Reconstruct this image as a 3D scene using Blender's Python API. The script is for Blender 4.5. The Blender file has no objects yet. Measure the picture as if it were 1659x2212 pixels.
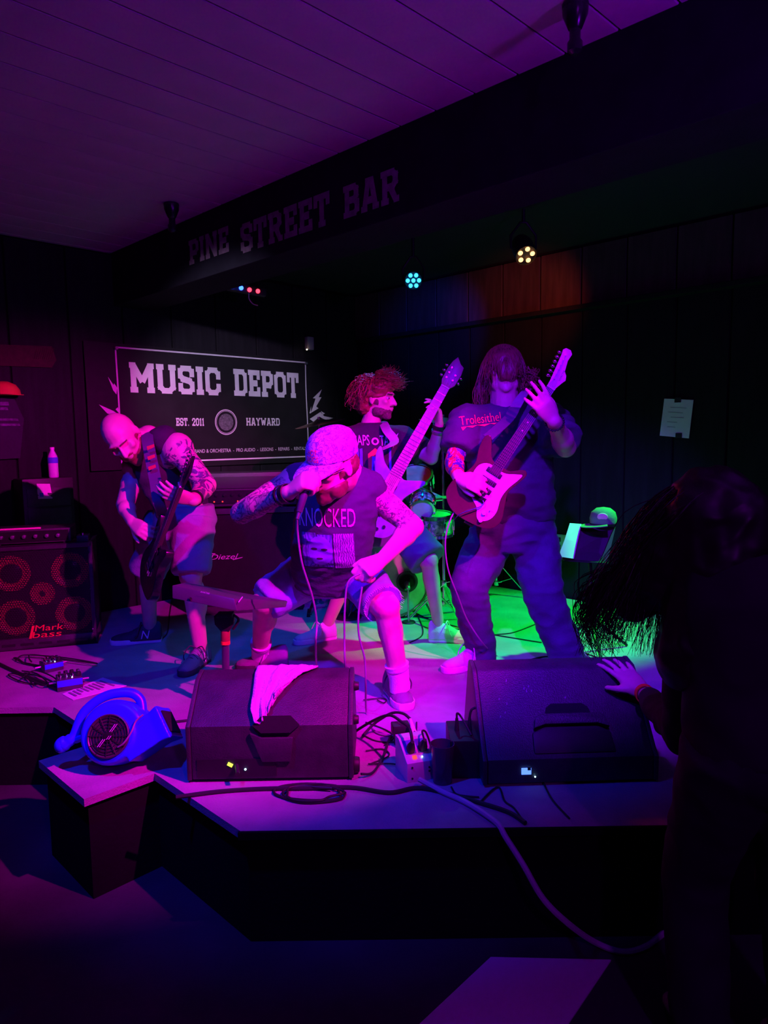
import bpy, bmesh, math, random
from mathutils import Vector, Matrix, noise
from mathutils.bvhtree import BVHTree
random.seed(7)
SC = bpy.context.scene
COL = SC.collection
V = Vector
PI = math.pi

# ------------------------------------------------------------------ camera
FPX, CU, CV = 1534.0, 829.5, 1106.0
CAMPOS = V((0, 0, 1.71))
CAMROT = Matrix.Rotation(PI/2 - math.radians(6.03), 3, 'X') @ Matrix.Rotation(math.radians(-0.8), 3, 'Z')
cd = bpy.data.cameras.new('camera')
cd.sensor_fit = 'VERTICAL'; cd.sensor_height = 36.0; cd.lens = FPX/2212.0*36.0
cd.clip_start = 0.05; cd.clip_end = 60
cam = bpy.data.objects.new('camera', cd)
cam.matrix_world = Matrix.Translation(CAMPOS) @ CAMROT.to_4x4()
COL.objects.link(cam)
SC.camera = cam
# ------------------------------------------------------------------ world and light
w = bpy.data.worlds.new('dark_room'); SC.world = w
w.use_nodes = True
w.node_tree.nodes['Background'].inputs[0].default_value = (0.02, 0.01, 0.05, 1)
w.node_tree.nodes['Background'].inputs[1].default_value = 0.012
SC.view_settings.view_transform = 'Standard'
SC.view_settings.look = 'None'
SC.view_settings.exposure = 0.18
SC.view_settings.gamma = 1.0
SC.view_settings.use_curve_mapping = False
SC.cycles.max_bounces = 4; SC.cycles.diffuse_bounces = 2; SC.cycles.glossy_bounces = 2; SC.cycles.transmission_bounces = 3
SC.cycles.caustics_reflective = False; SC.cycles.caustics_refractive = False
SC.cycles.use_adaptive_sampling = True; SC.cycles.adaptive_threshold = 0.045

def spot(name, loc, target, col, power, size, blend=0.3, rad=0.05):
    l = bpy.data.lights.new(name, 'SPOT'); l.color = col; l.energy = power
    l.spot_size = math.radians(size); l.spot_blend = blend; l.shadow_soft_size = rad
    o = bpy.data.objects.new(name, l); COL.objects.link(o)
    o.location = loc
    o.rotation_euler = (V(target) - V(loc)).to_track_quat('-Z', 'Y').to_euler()
    return o

# stage wash lamps hung along the beam (just outside the frame at the right) and at the back of the stage; unseen banner and ceiling fills added
spot('magenta_wash_lamp', (1.32, 1.30, 3.00), (-1.10, 3.86, 0.95), (1.0, 0.0, 0.66), 980, 54, 0.55, 0.025)
spot('violet_wash_lamp', (0.30, 1.25, 2.98), (0.66, 3.85, 1.00), (0.15, 0.0, 1.0), 620, 52, 0.6, 0.05)
spot('blue_wash_lamp', (-1.10, 1.60, 2.98), (-0.35, 3.75, 0.6), (0.0, 0.015, 1.0), 240, 70, 0.6, 0.05)
spot('green_wash_lamp', (2.15, 4.30, 2.95), (0.92, 4.80, 0.40), (0.0, 1.0, 0.07), 640, 46, 0.6, 0.04)
spot('lavender_banner_fill', (-0.55, 1.20, 2.92), (-1.28, 6.15, 1.95), (0.80, 0.62, 1.0), 620, 21, 0.7, 0.04)  # unseen spot added to brighten the banner lettering
spot('violet_ceiling_fill', (1.75, 0.95, 2.20), (1.15, 1.35, 3.1), (0.28, 0.0, 1.0), 56, 165, 0.6, 0.08)  # unseen upward spot added so that only the ceiling turns violet
spot('purple_room_lamp', (1.2, -1.6, 2.9), (-0.3, 2.0, 0.3), (0.40, 0.0, 1.0), 64, 110, 0.8, 0.1)

# ------------------------------------------------------------------ pixel helpers (photo 1659 x 2212)
def ray(u, v):
    return CAMROT @ V(((u - CU)/FPX, (CV - v)/FPX, -1.0))
def onz(u, v, z):
    d = ray(u, v); return CAMPOS + d*((z - CAMPOS.z)/d.z)
def onY(u, v, Y):
    d = ray(u, v); return CAMPOS + d*(Y/d.y)
def onpl(u, v, a, b, c):
    d = ray(u, v); return CAMPOS + d*(c/(a*d.x + b*d.y))
STG = 0.41
CEIL = 3.11
def st(u, v, dz=0.0): return onz(u, v, STG + dz)
def lw(u, v, off=0.0):   # point on the left wall: Y - X = 7.56
    return onpl(u, v, -1, 1, 7.56 - off*1.4142)
def rw(u, v, off=0.0):   # point on the right wall: X + Y = 7.08
    return onpl(u, v, 1, 1, 7.08 - off*1.4142)

# ------------------------------------------------------------------ materials
MATS = {}
def mat(name, col, rough=0.6, metal=0.0, var=0.12, scale=9.0, bump=0.0, bscale=60.0, emit=None, estr=0.0, trans=0.0, spec=0.5, coat=0.0, stretch=None):
    if name in MATS: return MATS[name]
    m = bpy.data.materials.new(name); m.use_nodes = True
    nt = m.node_tree; b = nt.nodes['Principled BSDF']
    b.inputs['Roughness'].default_value = rough; b.inputs['Metallic'].default_value = metal
    b.inputs['Specular IOR Level'].default_value = spec
    b.inputs['Coat Weight'].default_value = coat
    if trans: b.inputs['Transmission Weight'].default_value = trans
    tc = nt.nodes.new('ShaderNodeTexCoord')
    src = tc.outputs['Object']
    if stretch:
        mp = nt.nodes.new('ShaderNodeMapping'); mp.inputs['Scale'].default_value = stretch
        nt.links.new(src, mp.inputs['Vector']); src = mp.outputs['Vector']
    n = nt.nodes.new('ShaderNodeTexNoise'); n.inputs['Scale'].default_value = scale; n.inputs['Detail'].default_value = 4
    nt.links.new(src, n.inputs['Vector'])
    r = nt.nodes.new('ShaderNodeValToRGB')
    c = V(col)
    lo = [max(0, x*(1-var)) for x in c]; hi = [min(1, x*(1+var)) for x in c]
    r.color_ramp.elements[0].position = 0.3; r.color_ramp.elements[1].position = 0.7
    r.color_ramp.elements[0].color = (*lo, 1); r.color_ramp.elements[1].color = (*hi, 1)
    nt.links.new(n.outputs['Fac'], r.inputs['Fac']); nt.links.new(r.outputs['Color'], b.inputs['Base Color'])
    if bump:
        n2 = nt.nodes.new('ShaderNodeTexNoise'); n2.inputs['Scale'].default_value = bscale; n2.inputs['Detail'].default_value = 3
        nt.links.new(src, n2.inputs['Vector'])
        bp = nt.nodes.new('ShaderNodeBump'); bp.inputs['Strength'].default_value = bump; bp.inputs['Distance'].default_value = 0.01
        nt.links.new(n2.outputs['Fac'], bp.inputs['Height']); nt.links.new(bp.outputs['Normal'], b.inputs['Normal'])
    if emit:
        b.inputs['Emission Color'].default_value = (*emit, 1); b.inputs['Emission Strength'].default_value = estr
    MATS[name] = m
    return m

def mask_mat(name, base, ink, attr, scale=14.0, lo=0.46, hi=0.52, rough=0.5, kind='noise', bump=0.0, base_var=0.1, distort=1.5, ink2=None):
    """base colour with printed / inked pattern where the vertex attribute allows it"""
    if name in MATS: return MATS[name]
    m = bpy.data.materials.new(name); m.use_nodes = True
    nt = m.node_tree; b = nt.nodes['Principled BSDF']; b.inputs['Roughness'].default_value = rough
    tc = nt.nodes.new('ShaderNodeTexCoord')
    n = nt.nodes.new('ShaderNodeTexNoise'); n.inputs['Scale'].default_value = scale; n.inputs['Detail'].default_value = 3
    n.inputs['Distortion'].default_value = distort
    nt.links.new(tc.outputs['Object'], n.inputs['Vector'])
    r = nt.nodes.new('ShaderNodeValToRGB')
    e = r.color_ramp.elements
    e[0].position = lo; e[0].color = (0, 0, 0, 1); e[1].position = hi; e[1].color = (1, 1, 1, 1)
    if kind == 'lines':      # thin contour lines: dark only near the iso value
        e[0].position = lo - 0.03; e[0].color = (0, 0, 0, 1)
        e[1].position = hi + 0.03; e[1].color = (0, 0, 0, 1)
        a = e.new((lo + hi)/2); a.color = (1, 1, 1, 1)
    nt.links.new(n.outputs['Fac'], r.inputs['Fac'])
    at = nt.nodes.new('ShaderNodeAttribute'); at.attribute_name = attr
    mu = nt.nodes.new('ShaderNodeMath'); mu.operation = 'MULTIPLY'
    nt.links.new(r.outputs['Color'], mu.inputs[0]); nt.links.new(at.outputs['Fac'], mu.inputs[1])
    n3 = nt.nodes.new('ShaderNodeTexNoise'); n3.inputs['Scale'].default_value = 12
    nt.links.new(tc.outputs['Object'], n3.inputs['Vector'])
    r3 = nt.nodes.new('ShaderNodeValToRGB')
    r3.color_ramp.elements[0].position = .3; r3.color_ramp.elements[1].position = .7
    r3.color_ramp.elements[0].color = (*[x*(1-base_var) for x in base], 1); r3.color_ramp.elements[1].color = (*[min(1, x*(1+base_var)) for x in base], 1)
    nt.links.new(n3.outputs['Fac'], r3.inputs['Fac'])
    mx = nt.nodes.new('ShaderNodeMix'); mx.data_type = 'RGBA'
    nt.links.new(mu.outputs[0], mx.inputs['Factor']); nt.links.new(r3.outputs['Color'], mx.inputs['A']); mx.inputs['B'].default_value = (*ink, 1)
    if ink2:
        n5 = nt.nodes.new('ShaderNodeTexNoise'); n5.inputs['Scale'].default_value = scale*0.8; n5.inputs['Detail'].default_value = 2
        mp = nt.nodes.new('ShaderNodeMapping'); mp.inputs['Location'].default_value = (3, 7, 1); nt.links.new(tc.outputs['Object'], mp.inputs['Vector']); nt.links.new(mp.outputs['Vector'], n5.inputs['Vector'])
        r5 = nt.nodes.new('ShaderNodeValToRGB'); r5.color_ramp.elements[0].position = .47; r5.color_ramp.elements[1].position = .50
        r5.color_ramp.elements[0].color = (*ink, 1); r5.color_ramp.elements[1].color = (*ink2, 1)
        nt.links.new(n5.outputs['Fac'], r5.inputs['Fac']); nt.links.new(r5.outputs['Color'], mx.inputs['B'])
    nt.links.new(mx.outputs['Result'], b.inputs['Base Color'])
    if bump:
        bp = nt.nodes.new('ShaderNodeBump'); bp.inputs['Strength'].default_value = bump; bp.inputs['Distance'].default_value = 0.01
        n4 = nt.nodes.new('ShaderNodeTexNoise'); n4.inputs['Scale'].default_value = 90
        nt.links.new(tc.outputs['Object'], n4.inputs['Vector']); nt.links.new(n4.outputs['Fac'], bp.inputs['Height']); nt.links.new(bp.outputs['Normal'], b.inputs['Normal'])
    MATS[name] = m
    return m

# ------------------------------------------------------------------ geometry collector
def frame(d, hint=V((0, 0, 1))):
    d = V(d).normalized()
    a = hint.cross(d)
    if a.length < 1e-4: a = V((1, 0, 0)).cross(d)
    a.normalize(); b = d.cross(a).normalized()
    return a, b, d
def spline(pts, n=8, closed=False):
    P = [V(p) for p in pts]; out = []
    m = len(P)
    for i in range(m if closed else m-1):
        if closed: p0, p1, p2, p3 = P[(i-1) % m], P[i], P[(i+1) % m], P[(i+2) % m]
        else: p0, p1, p2, p3 = P[max(i-1, 0)], P[i], P[i+1], P[min(i+2, m-1)]
        for k in range(n):
            t = k/n
            out.append(0.5*((2*p1) + (p2-p0)*t + (2*p0-5*p1+4*p2-p3)*t*t + (3*p1-p0-3*p2+p3)*t**3))
    if not closed: out.append(P[-1])
    return out
class G:
    def __init__(s): s.v = []; s.f = []
    def add(s, vs, fs):
        o = len(s.v); s.v += [V(x) for x in vs]; s.f += [tuple(i+o for i in f) for f in fs]; return s
    def box(s, c, size, M=None):
        hx, hy, hz = [x/2 for x in size]; c = V(c)
        vs = [V((x, y, z)) for x in (-hx, hx) for y in (-hy, hy) for z in (-hz, hz)]
        if M is not None: vs = [M @ v for v in vs]
        return s.add([v + c for v in vs], [(0,1,3,2),(4,6,7,5),(0,4,5,1),(2,3,7,6),(0,2,6,4),(1,5,7,3)])
    def bar(s, a, b, wx, wy, hint=V((0, 0, 1))):
        a, b = V(a), V(b); x, y, d = frame(b-a, hint)
        q = [(-1,-1),(1,-1),(1,1),(-1,1)]
        vs = [p + x*(i*wx/2) + y*(j*wy/2) for p in (a, b) for i, j in q]
        return s.add(vs, [(3,2,1,0),(4,5,6,7),(0,1,5,4),(1,2,6,5),(2,3,7,6),(3,0,4,7)])
    def ring(s, c, x, y, rx, ry, n, pw=2.0):
        c = V(c); out = []
        for i in range(n):
            a = 2*PI*i/n; ca, sa = math.cos(a), math.sin(a)
            if pw != 2.0:
                ca = math.copysign(abs(ca)**(2/pw), ca); sa = math.copysign(abs(sa)**(2/pw), sa)
            out.append(c + x*(rx*ca) + y*(ry*sa))
        return out
    def loft(s, rings, caps=True, closed=False):
        n = len(rings[0]); o = len(s.v)
        for r in rings: s.v += [V(p) for p in r]
        m = len(rings)
        for i in range(m if closed else m-1):
            for k in range(n):
                a = o+i*n+k; b = o+i*n+(k+1) % n; j = (i+1) % m
                s.f.append((a, b, o+j*n+(k+1) % n, o+j*n+k))
        if caps and not closed:
            s.f.append(tuple(o+k for k in reversed(range(n)))); s.f.append(tuple(o+(m-1)*n+k for k in range(n)))
        return s
    def cyl(s, a, b, r0, r1=None, n=16, caps=True):
        r1 = r0 if r1 is None else r1; a, b = V(a), V(b); x, y, d = frame(b-a)
        return s.loft([s.ring(a, x, y, r0, r0, n), s.ring(b, x, y, r1, r1, n)], caps)
    def tube(s, pts, r, n=8, closed=False):
        P = [V(p) for p in pts]; rings = []; m = len(P)
        rr = r if isinstance(r, (list, tuple)) else [r]*m
        px = None
        for i in range(m):
            if closed: d = P[(i+1) % m] - P[i-1]
            else: d = P[min(i+1, m-1)] - P[max(i-1, 0)]
            if d.length < 1e-9: d = V((0, 0, 1))
            d.normalize()
            if px is None: px, _, _ = frame(d)
            px = (px - d*px.dot(d))
            if px.length < 1e-6: px, _, _ = frame(d)
            px.normalize(); y = d.cross(px)
            rings.append(s.ring(P[i], px, y, rr[i], rr[i], n))
        return s.loft(rings, True, closed)
    def ell(s, c, rx, ry, rz, M=None, nu=18, nv=10):
        c = V(c); vs = []; fs = []
        M = M or Matrix.Identity(3)
        for j in range(1, nv):
            t = PI*j/nv
            for i in range(nu):
                a = 2*PI*i/nu
                vs.append(c + M @ V((rx*math.sin(t)*math.cos(a), ry*math.sin(t)*math.sin(a), rz*math.cos(t))))
        vs += [c + M @ V((0, 0, rz)), c + M @ V((0, 0, -rz))]
        T, B = len(vs)-2, len(vs)-1
        for j in range(nv-2):
            for i in range(nu):
                a = j*nu+i; b = j*nu+(i+1) % nu
                fs.append((a, a+nu, b+nu, b))
        for i in range(nu):
            fs.append((T, i, (i+1) % nu)); k = (nv-2)*nu
            fs.append((B, k+(i+1) % nu, k+i))
        return s.add(vs, fs)
    def cap(s, a, b, r0, r1, n=14, k=4):
        """tapered capsule"""
        a, b = V(a), V(b); x, y, d = frame(b-a); R = []
        for i in range(k):
            t = -PI/2 + PI/2*(i+0.35)/k
            R.append(s.ring(a + d*(r0*math.sin(t)), x, y, r0*math.cos(t), r0*math.cos(t), n))
        R.append(s.ring(a, x, y, r0, r0, n)); R.append(s.ring(b, x, y, r1, r1, n))
        for i in range(1, k+1):
            t = PI/2*(i-0.35)/k
            R.append(s.ring(b + d*(r1*math.sin(t)), x, y, r1*math.cos(t), r1*math.cos(t), n))
        return s.loft(R)
    def prism(s, poly, M, depth):
        """2-D outline extruded along local z by depth"""
        n = len(poly)
        vs = [M @ V((p[0], p[1], 0)) for p in poly] + [M @ V((p[0], p[1], depth)) for p in poly]
        fs = [tuple(reversed(range(n))), tuple(range(n, 2*n))] + [(i, (i+1) % n, n+(i+1) % n, n+i) for i in range(n)]
        return s.add(vs, fs)
    def lathe(s, prof, M, n=24, closed=False):
        """(r, z) profile about local z"""
        rings = [[M @ V((r*math.cos(2*PI*i/n), r*math.sin(2*PI*i/n), z)) for i in range(n)] for r, z in prof]
        return s.loft(rings, not closed, closed)
    def mesh(s, name, org=V((0, 0, 0)), smooth=True, bevel=0.0, seg=2, ang=35):
        me = bpy.data.meshes.new(name)
        me.from_pydata([v - V(org) for v in s.v], [], s.f)
        bm = bmesh.new(); bm.from_mesh(me)
        bmesh.ops.remove_doubles(bm, verts=bm.verts, dist=1e-6)
        bmesh.ops.recalc_face_normals(bm, faces=bm.faces)
        if bevel:
            es = [e for e in bm.edges if len(e.link_faces) == 2 and e.calc_face_angle() > math.radians(30)]
            bmesh.ops.bevel(bm, geom=es, offset=bevel, segments=seg, affect='EDGES', profile=0.6, clamp_overlap=True)
        if smooth:
            for f in bm.faces: f.smooth = True
            for e in bm.edges:
                if len(e.link_faces) == 2 and e.calc_face_angle() > math.radians(ang): e.smooth = False
        bm.to_mesh(me); bm.free()
        return me
    def make(s, name, m, parent=None, smooth=True, bevel=0.0, seg=2, ang=35):
        org = base_of(parent)
        me = s.mesh(name, org, smooth, bevel, seg, ang)
        return link(name, me, m, parent)
def base_of(parent):
    o = V((0, 0, 0))
    while parent is not None: o += V(parent.location); parent = parent.parent
    return o
def link(name, me, m, parent=None):
    if m is not None and not me.materials: me.materials.append(m)
    ob = bpy.data.objects.new(name, me); COL.objects.link(ob)
    if parent is not None: ob.parent = parent
    return ob
def tag(o, label=None, cat=None, group=None, kind=None):
    if label: o['label'] = label
    if cat: o['category'] = cat
    if group: o['group'] = group
    if kind: o['kind'] = kind
    return o
def thing(name, label, cat, loc, group=None):
    o = bpy.data.objects.new(name, None); o.empty_display_size = 0.1; COL.objects.link(o); o.location = loc
    return tag(o, label, cat, group)
def MX(o, x, y, z=None):
    x = V(x).normalized(); y = V(y); z = x.cross(y).normalized() if z is None else V(z).normalized(); y = z.cross(x).normalized()
    return Matrix.Translation(V(o)) @ Matrix(((x.x, y.x, z.x), (x.y, y.y, z.y), (x.z, y.z, z.z))).to_4x4()
def R3(x, y, z): return Matrix(((x[0], y[0], z[0]), (x[1], y[1], z[1]), (x[2], y[2], z[2])))

# lettering: outline font -> mesh verts/faces in 2-D
def text_mesh(txt, size=1.0, width=None, shear=0.0, space=1.0):
    cu = bpy.data.curves.new('lettering', 'FONT'); cu.body = txt; cu.size = size; cu.align_x = 'CENTER'; cu.align_y = 'CENTER'
    cu.resolution_u = 3; cu.shear = shear; cu.space_character = space
    ob = bpy.data.objects.new('lettering', cu); COL.objects.link(ob)
    dg = bpy.context.evaluated_depsgraph_get(); dg.update()
    me = bpy.data.meshes.new_from_object(ob.evaluated_get(dg))
    bpy.data.objects.remove(ob); bpy.data.curves.remove(cu)
    vs = [v.co.copy() for v in me.vertices]; fs = [tuple(p.vertices) for p in me.polygons]
    bpy.data.meshes.remove(me)
    if width and vs:
        x0 = min(v.x for v in vs); x1 = max(v.x for v in vs); k = width/max(1e-6, x1-x0); xm = (x0+x1)/2
        for v in vs: v.x = (v.x-xm)*k
    return vs, fs
# varsity block letters as strokes in a 4 x 6 box (x right, y up)
VARS = {
 'M': (6, [[(0.9,0),(0.9,6)],[(0.9,5.6),(3,2.2)],[(3,2.2),(5.1,5.6)],[(5.1,0),(5.1,6)],[(0,.45),(1.9,.45)],[(4.1,.45),(6,.45)],[(0,5.55),(1.2,5.55)],[(4.8,5.55),(6,5.55)]]),
 'U': (5, [[(0.9,6),(0.9,1.3),(1.7,.5),(3.3,.5),(4.1,1.3),(4.1,6)],[(0,5.55),(1.9,5.55)],[(3.1,5.55),(5,5.55)]]),
 'S': (4.2, [[(3.7,4.2),(3.7,4.9),(3,5.5),(1.2,5.5),(.5,4.9),(.5,3.8),(1.2,3.2),(3,2.8),(3.7,2.2),(3.7,1.1),(3,.5),(1.2,.5),(.5,1.1),(.5,1.8)]]),
 'I': (2, [[(1,0),(1,6)],[(0,.45),(2,.45)],[(0,5.55),(2,5.55)]]),
 'C': (4.2, [[(3.7,4),(3.7,4.7),(2.9,5.5),(1.3,5.5),(.5,4.7),(.5,1.3),(1.3,.5),(2.9,.5),(3.7,1.3),(3.7,2)]]),
 'D': (4.4, [[(0,.5),(3.1,.5),(3.9,1.3),(3.9,4.7),(3.1,5.5),(0,5.5)],[(1,0),(1,6)]]),
 'E': (4, [[(0,5.5),(3.6,5.5),(3.6,4.4)],[(0,.5),(3.6,.5),(3.6,1.6)],[(1,0),(1,6)],[(1,3),(2.5,3)],[(2.5,2.3),(2.5,3.7)]]),
 'P': (4.2, [[(0,5.5),(3,5.5),(3.7,4.8),(3.7,3.4),(3,2.7),(1,2.7)],[(1,0),(1,6)],[(0,.45),(2.2,.45)]]),
 'O': (4.3, [[(1.3,.5),(3,.5),(3.8,1.3),(3.8,4.7),(3,5.5),(1.3,5.5),(.5,4.7),(.5,1.3),(1.3,.5)]]),
 'T': (4.4, [[(.35,4.2),(.35,5.5),(4.05,5.5),(4.05,4.2)],[(2.2,0),(2.2,6)],[(1.2,.45),(3.2,.45)]]),
 'H': (4.8, [[(.9,0),(.9,6)],[(3.9,0),(3.9,6)],[(.9,3),(3.9,3)],[(0,.45),(1.8,.45)],[(3,.45),(4.8,.45)],[(0,5.55),(1.8,5.55)],[(3,5.55),(4.8,5.55)]]),
 'A': (4.8, [[(.8,0),(2.1,6)],[(4,0),(2.7,6)],[(1.2,1.9),(3.6,1.9)],[(0,.45),(1.7,.45)],[(3.1,.45),(4.8,.45)],[(1.2,5.55),(3,5.55)]]),
 'Y': (4.6, [[(.8,6),(2.3,3)],[(3.8,6),(2.3,3)],[(2.3,3),(2.3,0)],[(0,5.55),(1.6,5.55)],[(3,5.55),(4.6,5.55)],[(1.3,.45),(3.3,.45)]]),
 'W': (6.2, [[(.9,6),(1.9,.3)],[(1.9,.3),(3.1,4.4)],[(3.1,4.4),(4.3,.3)],[(4.3,.3),(5.3,6)],[(0,5.55),(1.8,5.55)],[(4.4,5.55),(6.2,5.55)]]),
 'R': (4.6, [[(0,5.5),(3,5.5),(3.7,4.8),(3.7,3.6),(3,2.9),(1,2.9)],[(1,0),(1,6)],[(0,.45),(2,.45)],[(2.4,2.9),(3.9,0)],[(3.2,.45),(4.6,.45)]]),
 '2': (4, [[(.5,4.2),(.5,4.8),(1.2,5.5),(2.8,5.5),(3.5,4.8),(3.5,3.7),(.6,.6),(3.7,.5)]]),
 '0': (4, [[(1.3,.5),(2.7,.5),(3.5,1.3),(3.5,4.7),(2.7,5.5),(1.3,5.5),(.5,4.7),(.5,1.3),(1.3,.5)]]),
 '1': (2.6, [[(.3,4.9),(1.4,5.5),(1.4,0)],[(.4,.45),(2.4,.45)]]),
 '.': (1.4, [[(.3,.45),(1.1,.45)]]),
 'N': (5, [[(.9,0),(.9,6)],[(4.1,0),(4.1,6)],[(.9,5.8),(4.1,.2)],[(0,.45),(1.8,.45)],[(0,5.55),(1.4,5.55)],[(3.2,5.55),(5,5.55)]]),
 'B': (4.4, [[(0,5.5),(3,5.5),(3.6,4.9),(3.6,3.7),(3,3.1),(1,3.1)],[(3,3.1),(3.8,2.5),(3.8,1.1),(3.1,.5),(0,.5)],[(1,0),(1,6)]]),
 ' ': (2.6, []),
}
def varsity(txt, wd, ht, st_w=1.15, gap=0.55):
    """flat slab lettering centred on the origin, width x height; each stroke overlaps a hair deeper than the last"""
    tot = sum(VARS[c][0] for c in txt) + gap*(len(txt)-1)
    kx, ky = wd/tot, ht/6.0
    vs, fs = [], []; x = 0; kz = 0
    for c in txt:
        W, strokes = VARS[c]
        for sidx, sk in enumerate(strokes):
            for a, b in zip(sk[:-1], sk[1:]):
                a, b = V((a[0], a[1])), V((b[0], b[1])); d = (b-a).normalized(); n = V((-d.y, d.x))*(st_w/2)
                e = d*(st_w/2*0.8) if len(sk) > 2 else d*0
                q = [a-e-n, b+e-n, b+e+n, a-e+n]
                o = len(vs); kz = (kz + 1) % 23
                for p in q:
                    vs.append(V(((x+min(max(p.x, -0.05), W+0.05))*kx - wd/2, min(max(p.y, 0), 6)*ky - ht/2, kz*0.00004)))
                fs.append((o, o+1, o+2, o+3))
        x += W + gap
    return vs, fs
def flat_text(name, vf, M, m, parent, thick=0.0):
    vs, fs = vf
    g = G()
    g.add([M @ V((v.x, v.y, v.z)) for v in vs], fs)
    return g.make(name, m, parent, smooth=False)
def decal(name, vf, M, bvh, m, parent, off=0.003, maxe=0.012):
    """lettering or print laid onto a curved cloth along the plane's normal"""
    vs, fs = vf
    me = bpy.data.meshes.new('tmp'); me.from_pydata([(v.x, v.y, 0) for v in vs], [], fs)
    bm = bmesh.new(); bm.from_mesh(me); bpy.data.meshes.remove(me)
    bmesh.ops.remove_doubles(bm, verts=bm.verts, dist=1e-6)
    bmesh.ops.triangulate(bm, faces=bm.faces)
    for _ in range(5):
        es = [e for e in bm.edges if e.calc_length() > maxe]
        if not es or len(bm.faces) > 12000: break
        bmesh.ops.subdivide_edges(bm, edges=es, cuts=1)
        bmesh.ops.triangulate(bm, faces=bm.faces)
    nrm = (M.to_3x3() @ V((0, 0, 1))).normalized()
    org = base_of(parent); miss = []
    for v in bm.verts:
        p = M @ v.co
        h = bvh.ray_cast(p + nrm*0.35, -nrm, 1.2)
        if h[0] is None: miss.append(v)
        else: v.co = h[0] + nrm*off - org
    bmesh.ops.delete(bm, geom=miss, context='VERTS')
    me = bpy.data.meshes.new(name); bm.to_mesh(me); bm.free()
    return link(name, me, m, parent)

# organic surfaces: overlapping closed pieces fused into one skin
def fuse(g, voxel=0.008, smooth=6, fac=0.5):
    me = bpy.data.meshes.new('tmp'); me.from_pydata([tuple(v) for v in g.v], [], g.f)
    bm = bmesh.new(); bm.from_mesh(me); bmesh.ops.recalc_face_normals(bm, faces=bm.faces); bm.to_mesh(me); bm.free()
    ob = bpy.data.objects.new('tmp', me); COL.objects.link(ob)
    r = ob.modifiers.new('r', 'REMESH'); r.mode = 'VOXEL'; r.voxel_size = voxel
    if smooth:
        s = ob.modifiers.new('s', 'SMOOTH'); s.iterations = smooth; s.factor = fac
    dg = bpy.context.evaluated_depsgraph_get(); dg.update()
    out = bpy.data.meshes.new_from_object(ob.evaluated_get(dg))
    bpy.data.objects.remove(ob); bpy.data.meshes.remove(me)
    return out
def shift(me, org):
    me.transform(Matrix.Translation(-V(org)))
def skinpart(name, me, m, parent, org=None):
    shift(me, base_of(parent))
    me.materials.clear(); me.materials.append(m)
    for p in me.polygons: p.use_smooth = True
    return link(name, me, m, parent)
def bvh_of(me): return BVHTree.FromPolygons([v.co.copy() for v in me.vertices], [tuple(p.vertices) for p in me.polygons])
def wrinkle(me, amp, sc, stretch=V((1, 1, 1)), seed=0.0):
    ns = [v.normal.copy() for v in me.vertices]
    for v, n in zip(me.vertices, ns):
        p = V((v.co.x*stretch.x, v.co.y*stretch.y, v.co.z*stretch.z))*sc + V((seed, seed*1.7, -seed))
        a = noise.noise(p); b = noise.noise(p*2.3 + V((5, 1, 3)))
        v.co += n*(amp*((1-abs(a)*2.2) + 0.45*b))
def setattr_f(me, name, fn):
    a = me.attributes.new(name, 'FLOAT', 'POINT')
    for i, v in enumerate(me.vertices): a.data[i].value = fn(v.co)
def segd(p, a, b):
    ab = b-a; t = max(0, min(1, (p-a).dot(ab)/ab.length_squared)); return (p-(a+ab*t)).length, t
def copy_tree(o, loc, label=None):
    c = o.copy(); COL.objects.link(c); c.location = loc
    if label: c['label'] = label
    for ch in o.children:
        d = ch.copy(); COL.objects.link(d); d.parent = c
        for g2 in ch.children:
            e = g2.copy(); COL.objects.link(e); e.parent = d
    return c
def col_from(rows, m): pass
# ================================================================== materials in use
mat('vinyl', (0.05, 0.045, 0.05), 0.55, var=0.25, scale=3, bump=0.15, bscale=40)
mat('lit_floor_pale', (0.75, 0.72, 0.74), 0.5, var=0.05, scale=3)
mat('deck', (0.34, 0.325, 0.33), 0.75, var=0.16, scale=5, bump=0.35, bscale=150)
mat('skirt', (0.006, 0.006, 0.007), 0.9, bump=0.2, spec=0.1)
mat('wallblack', (0.009, 0.008, 0.011), 0.75, spec=0.2, var=0.3, scale=4, bump=0.15, stretch=(6, 6, 0.8))
mat('wood_dark', (0.06, 0.04, 0.035), 0.6, var=0.35, scale=5, stretch=(7, 7, 0.7))
mat('plank', (0.55, 0.50, 0.52), 0.6, var=0.08, scale=4, bump=0.08)
mat('ceil_dark', (0.012, 0.012, 0.016), 0.8)
mat('beam_black', (0.012, 0.012, 0.018), 0.8, var=0.2, spec=0.15)
mat('faded_paint', (0.24, 0.17, 0.22), 0.7, var=0.3, scale=25)
mat('banner_black', (0.009, 0.009, 0.010), 0.65, var=0.2, bump=0.05, spec=0.25)
mat('print_grey', (0.62, 0.60, 0.64), 0.6, var=0.08)
mat('black', (0.012, 0.012, 0.013), 0.5)
mat('blackgloss', (0.015, 0.015, 0.016), 0.25)
mat('blackcase', (0.036, 0.033, 0.04), 0.45, var=0.25, scale=14, bump=0.25, bscale=220)
mat('blackrubber', (0.016, 0.016, 0.017), 0.55)
mat('chrome', (0.75, 0.75, 0.77), 0.18, 1.0, var=0.05)
mat('steel', (0.45, 0.45, 0.47), 0.35, 0.9, var=0.1)
mat('white', (0.8, 0.8, 0.78), 0.5, var=0.04)
mat('paper', (0.82, 0.81, 0.78), 0.8, var=0.03)
mat('ink', (0.03, 0.03, 0.035), 0.8)

S2 = math.sqrt(0.5)
AW = V((S2, S2, 0))      # room axis, right and away (along the left wall)
BW = V((S2, -S2, 0))     # room axis, right and near (along the right wall and the beam)
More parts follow.
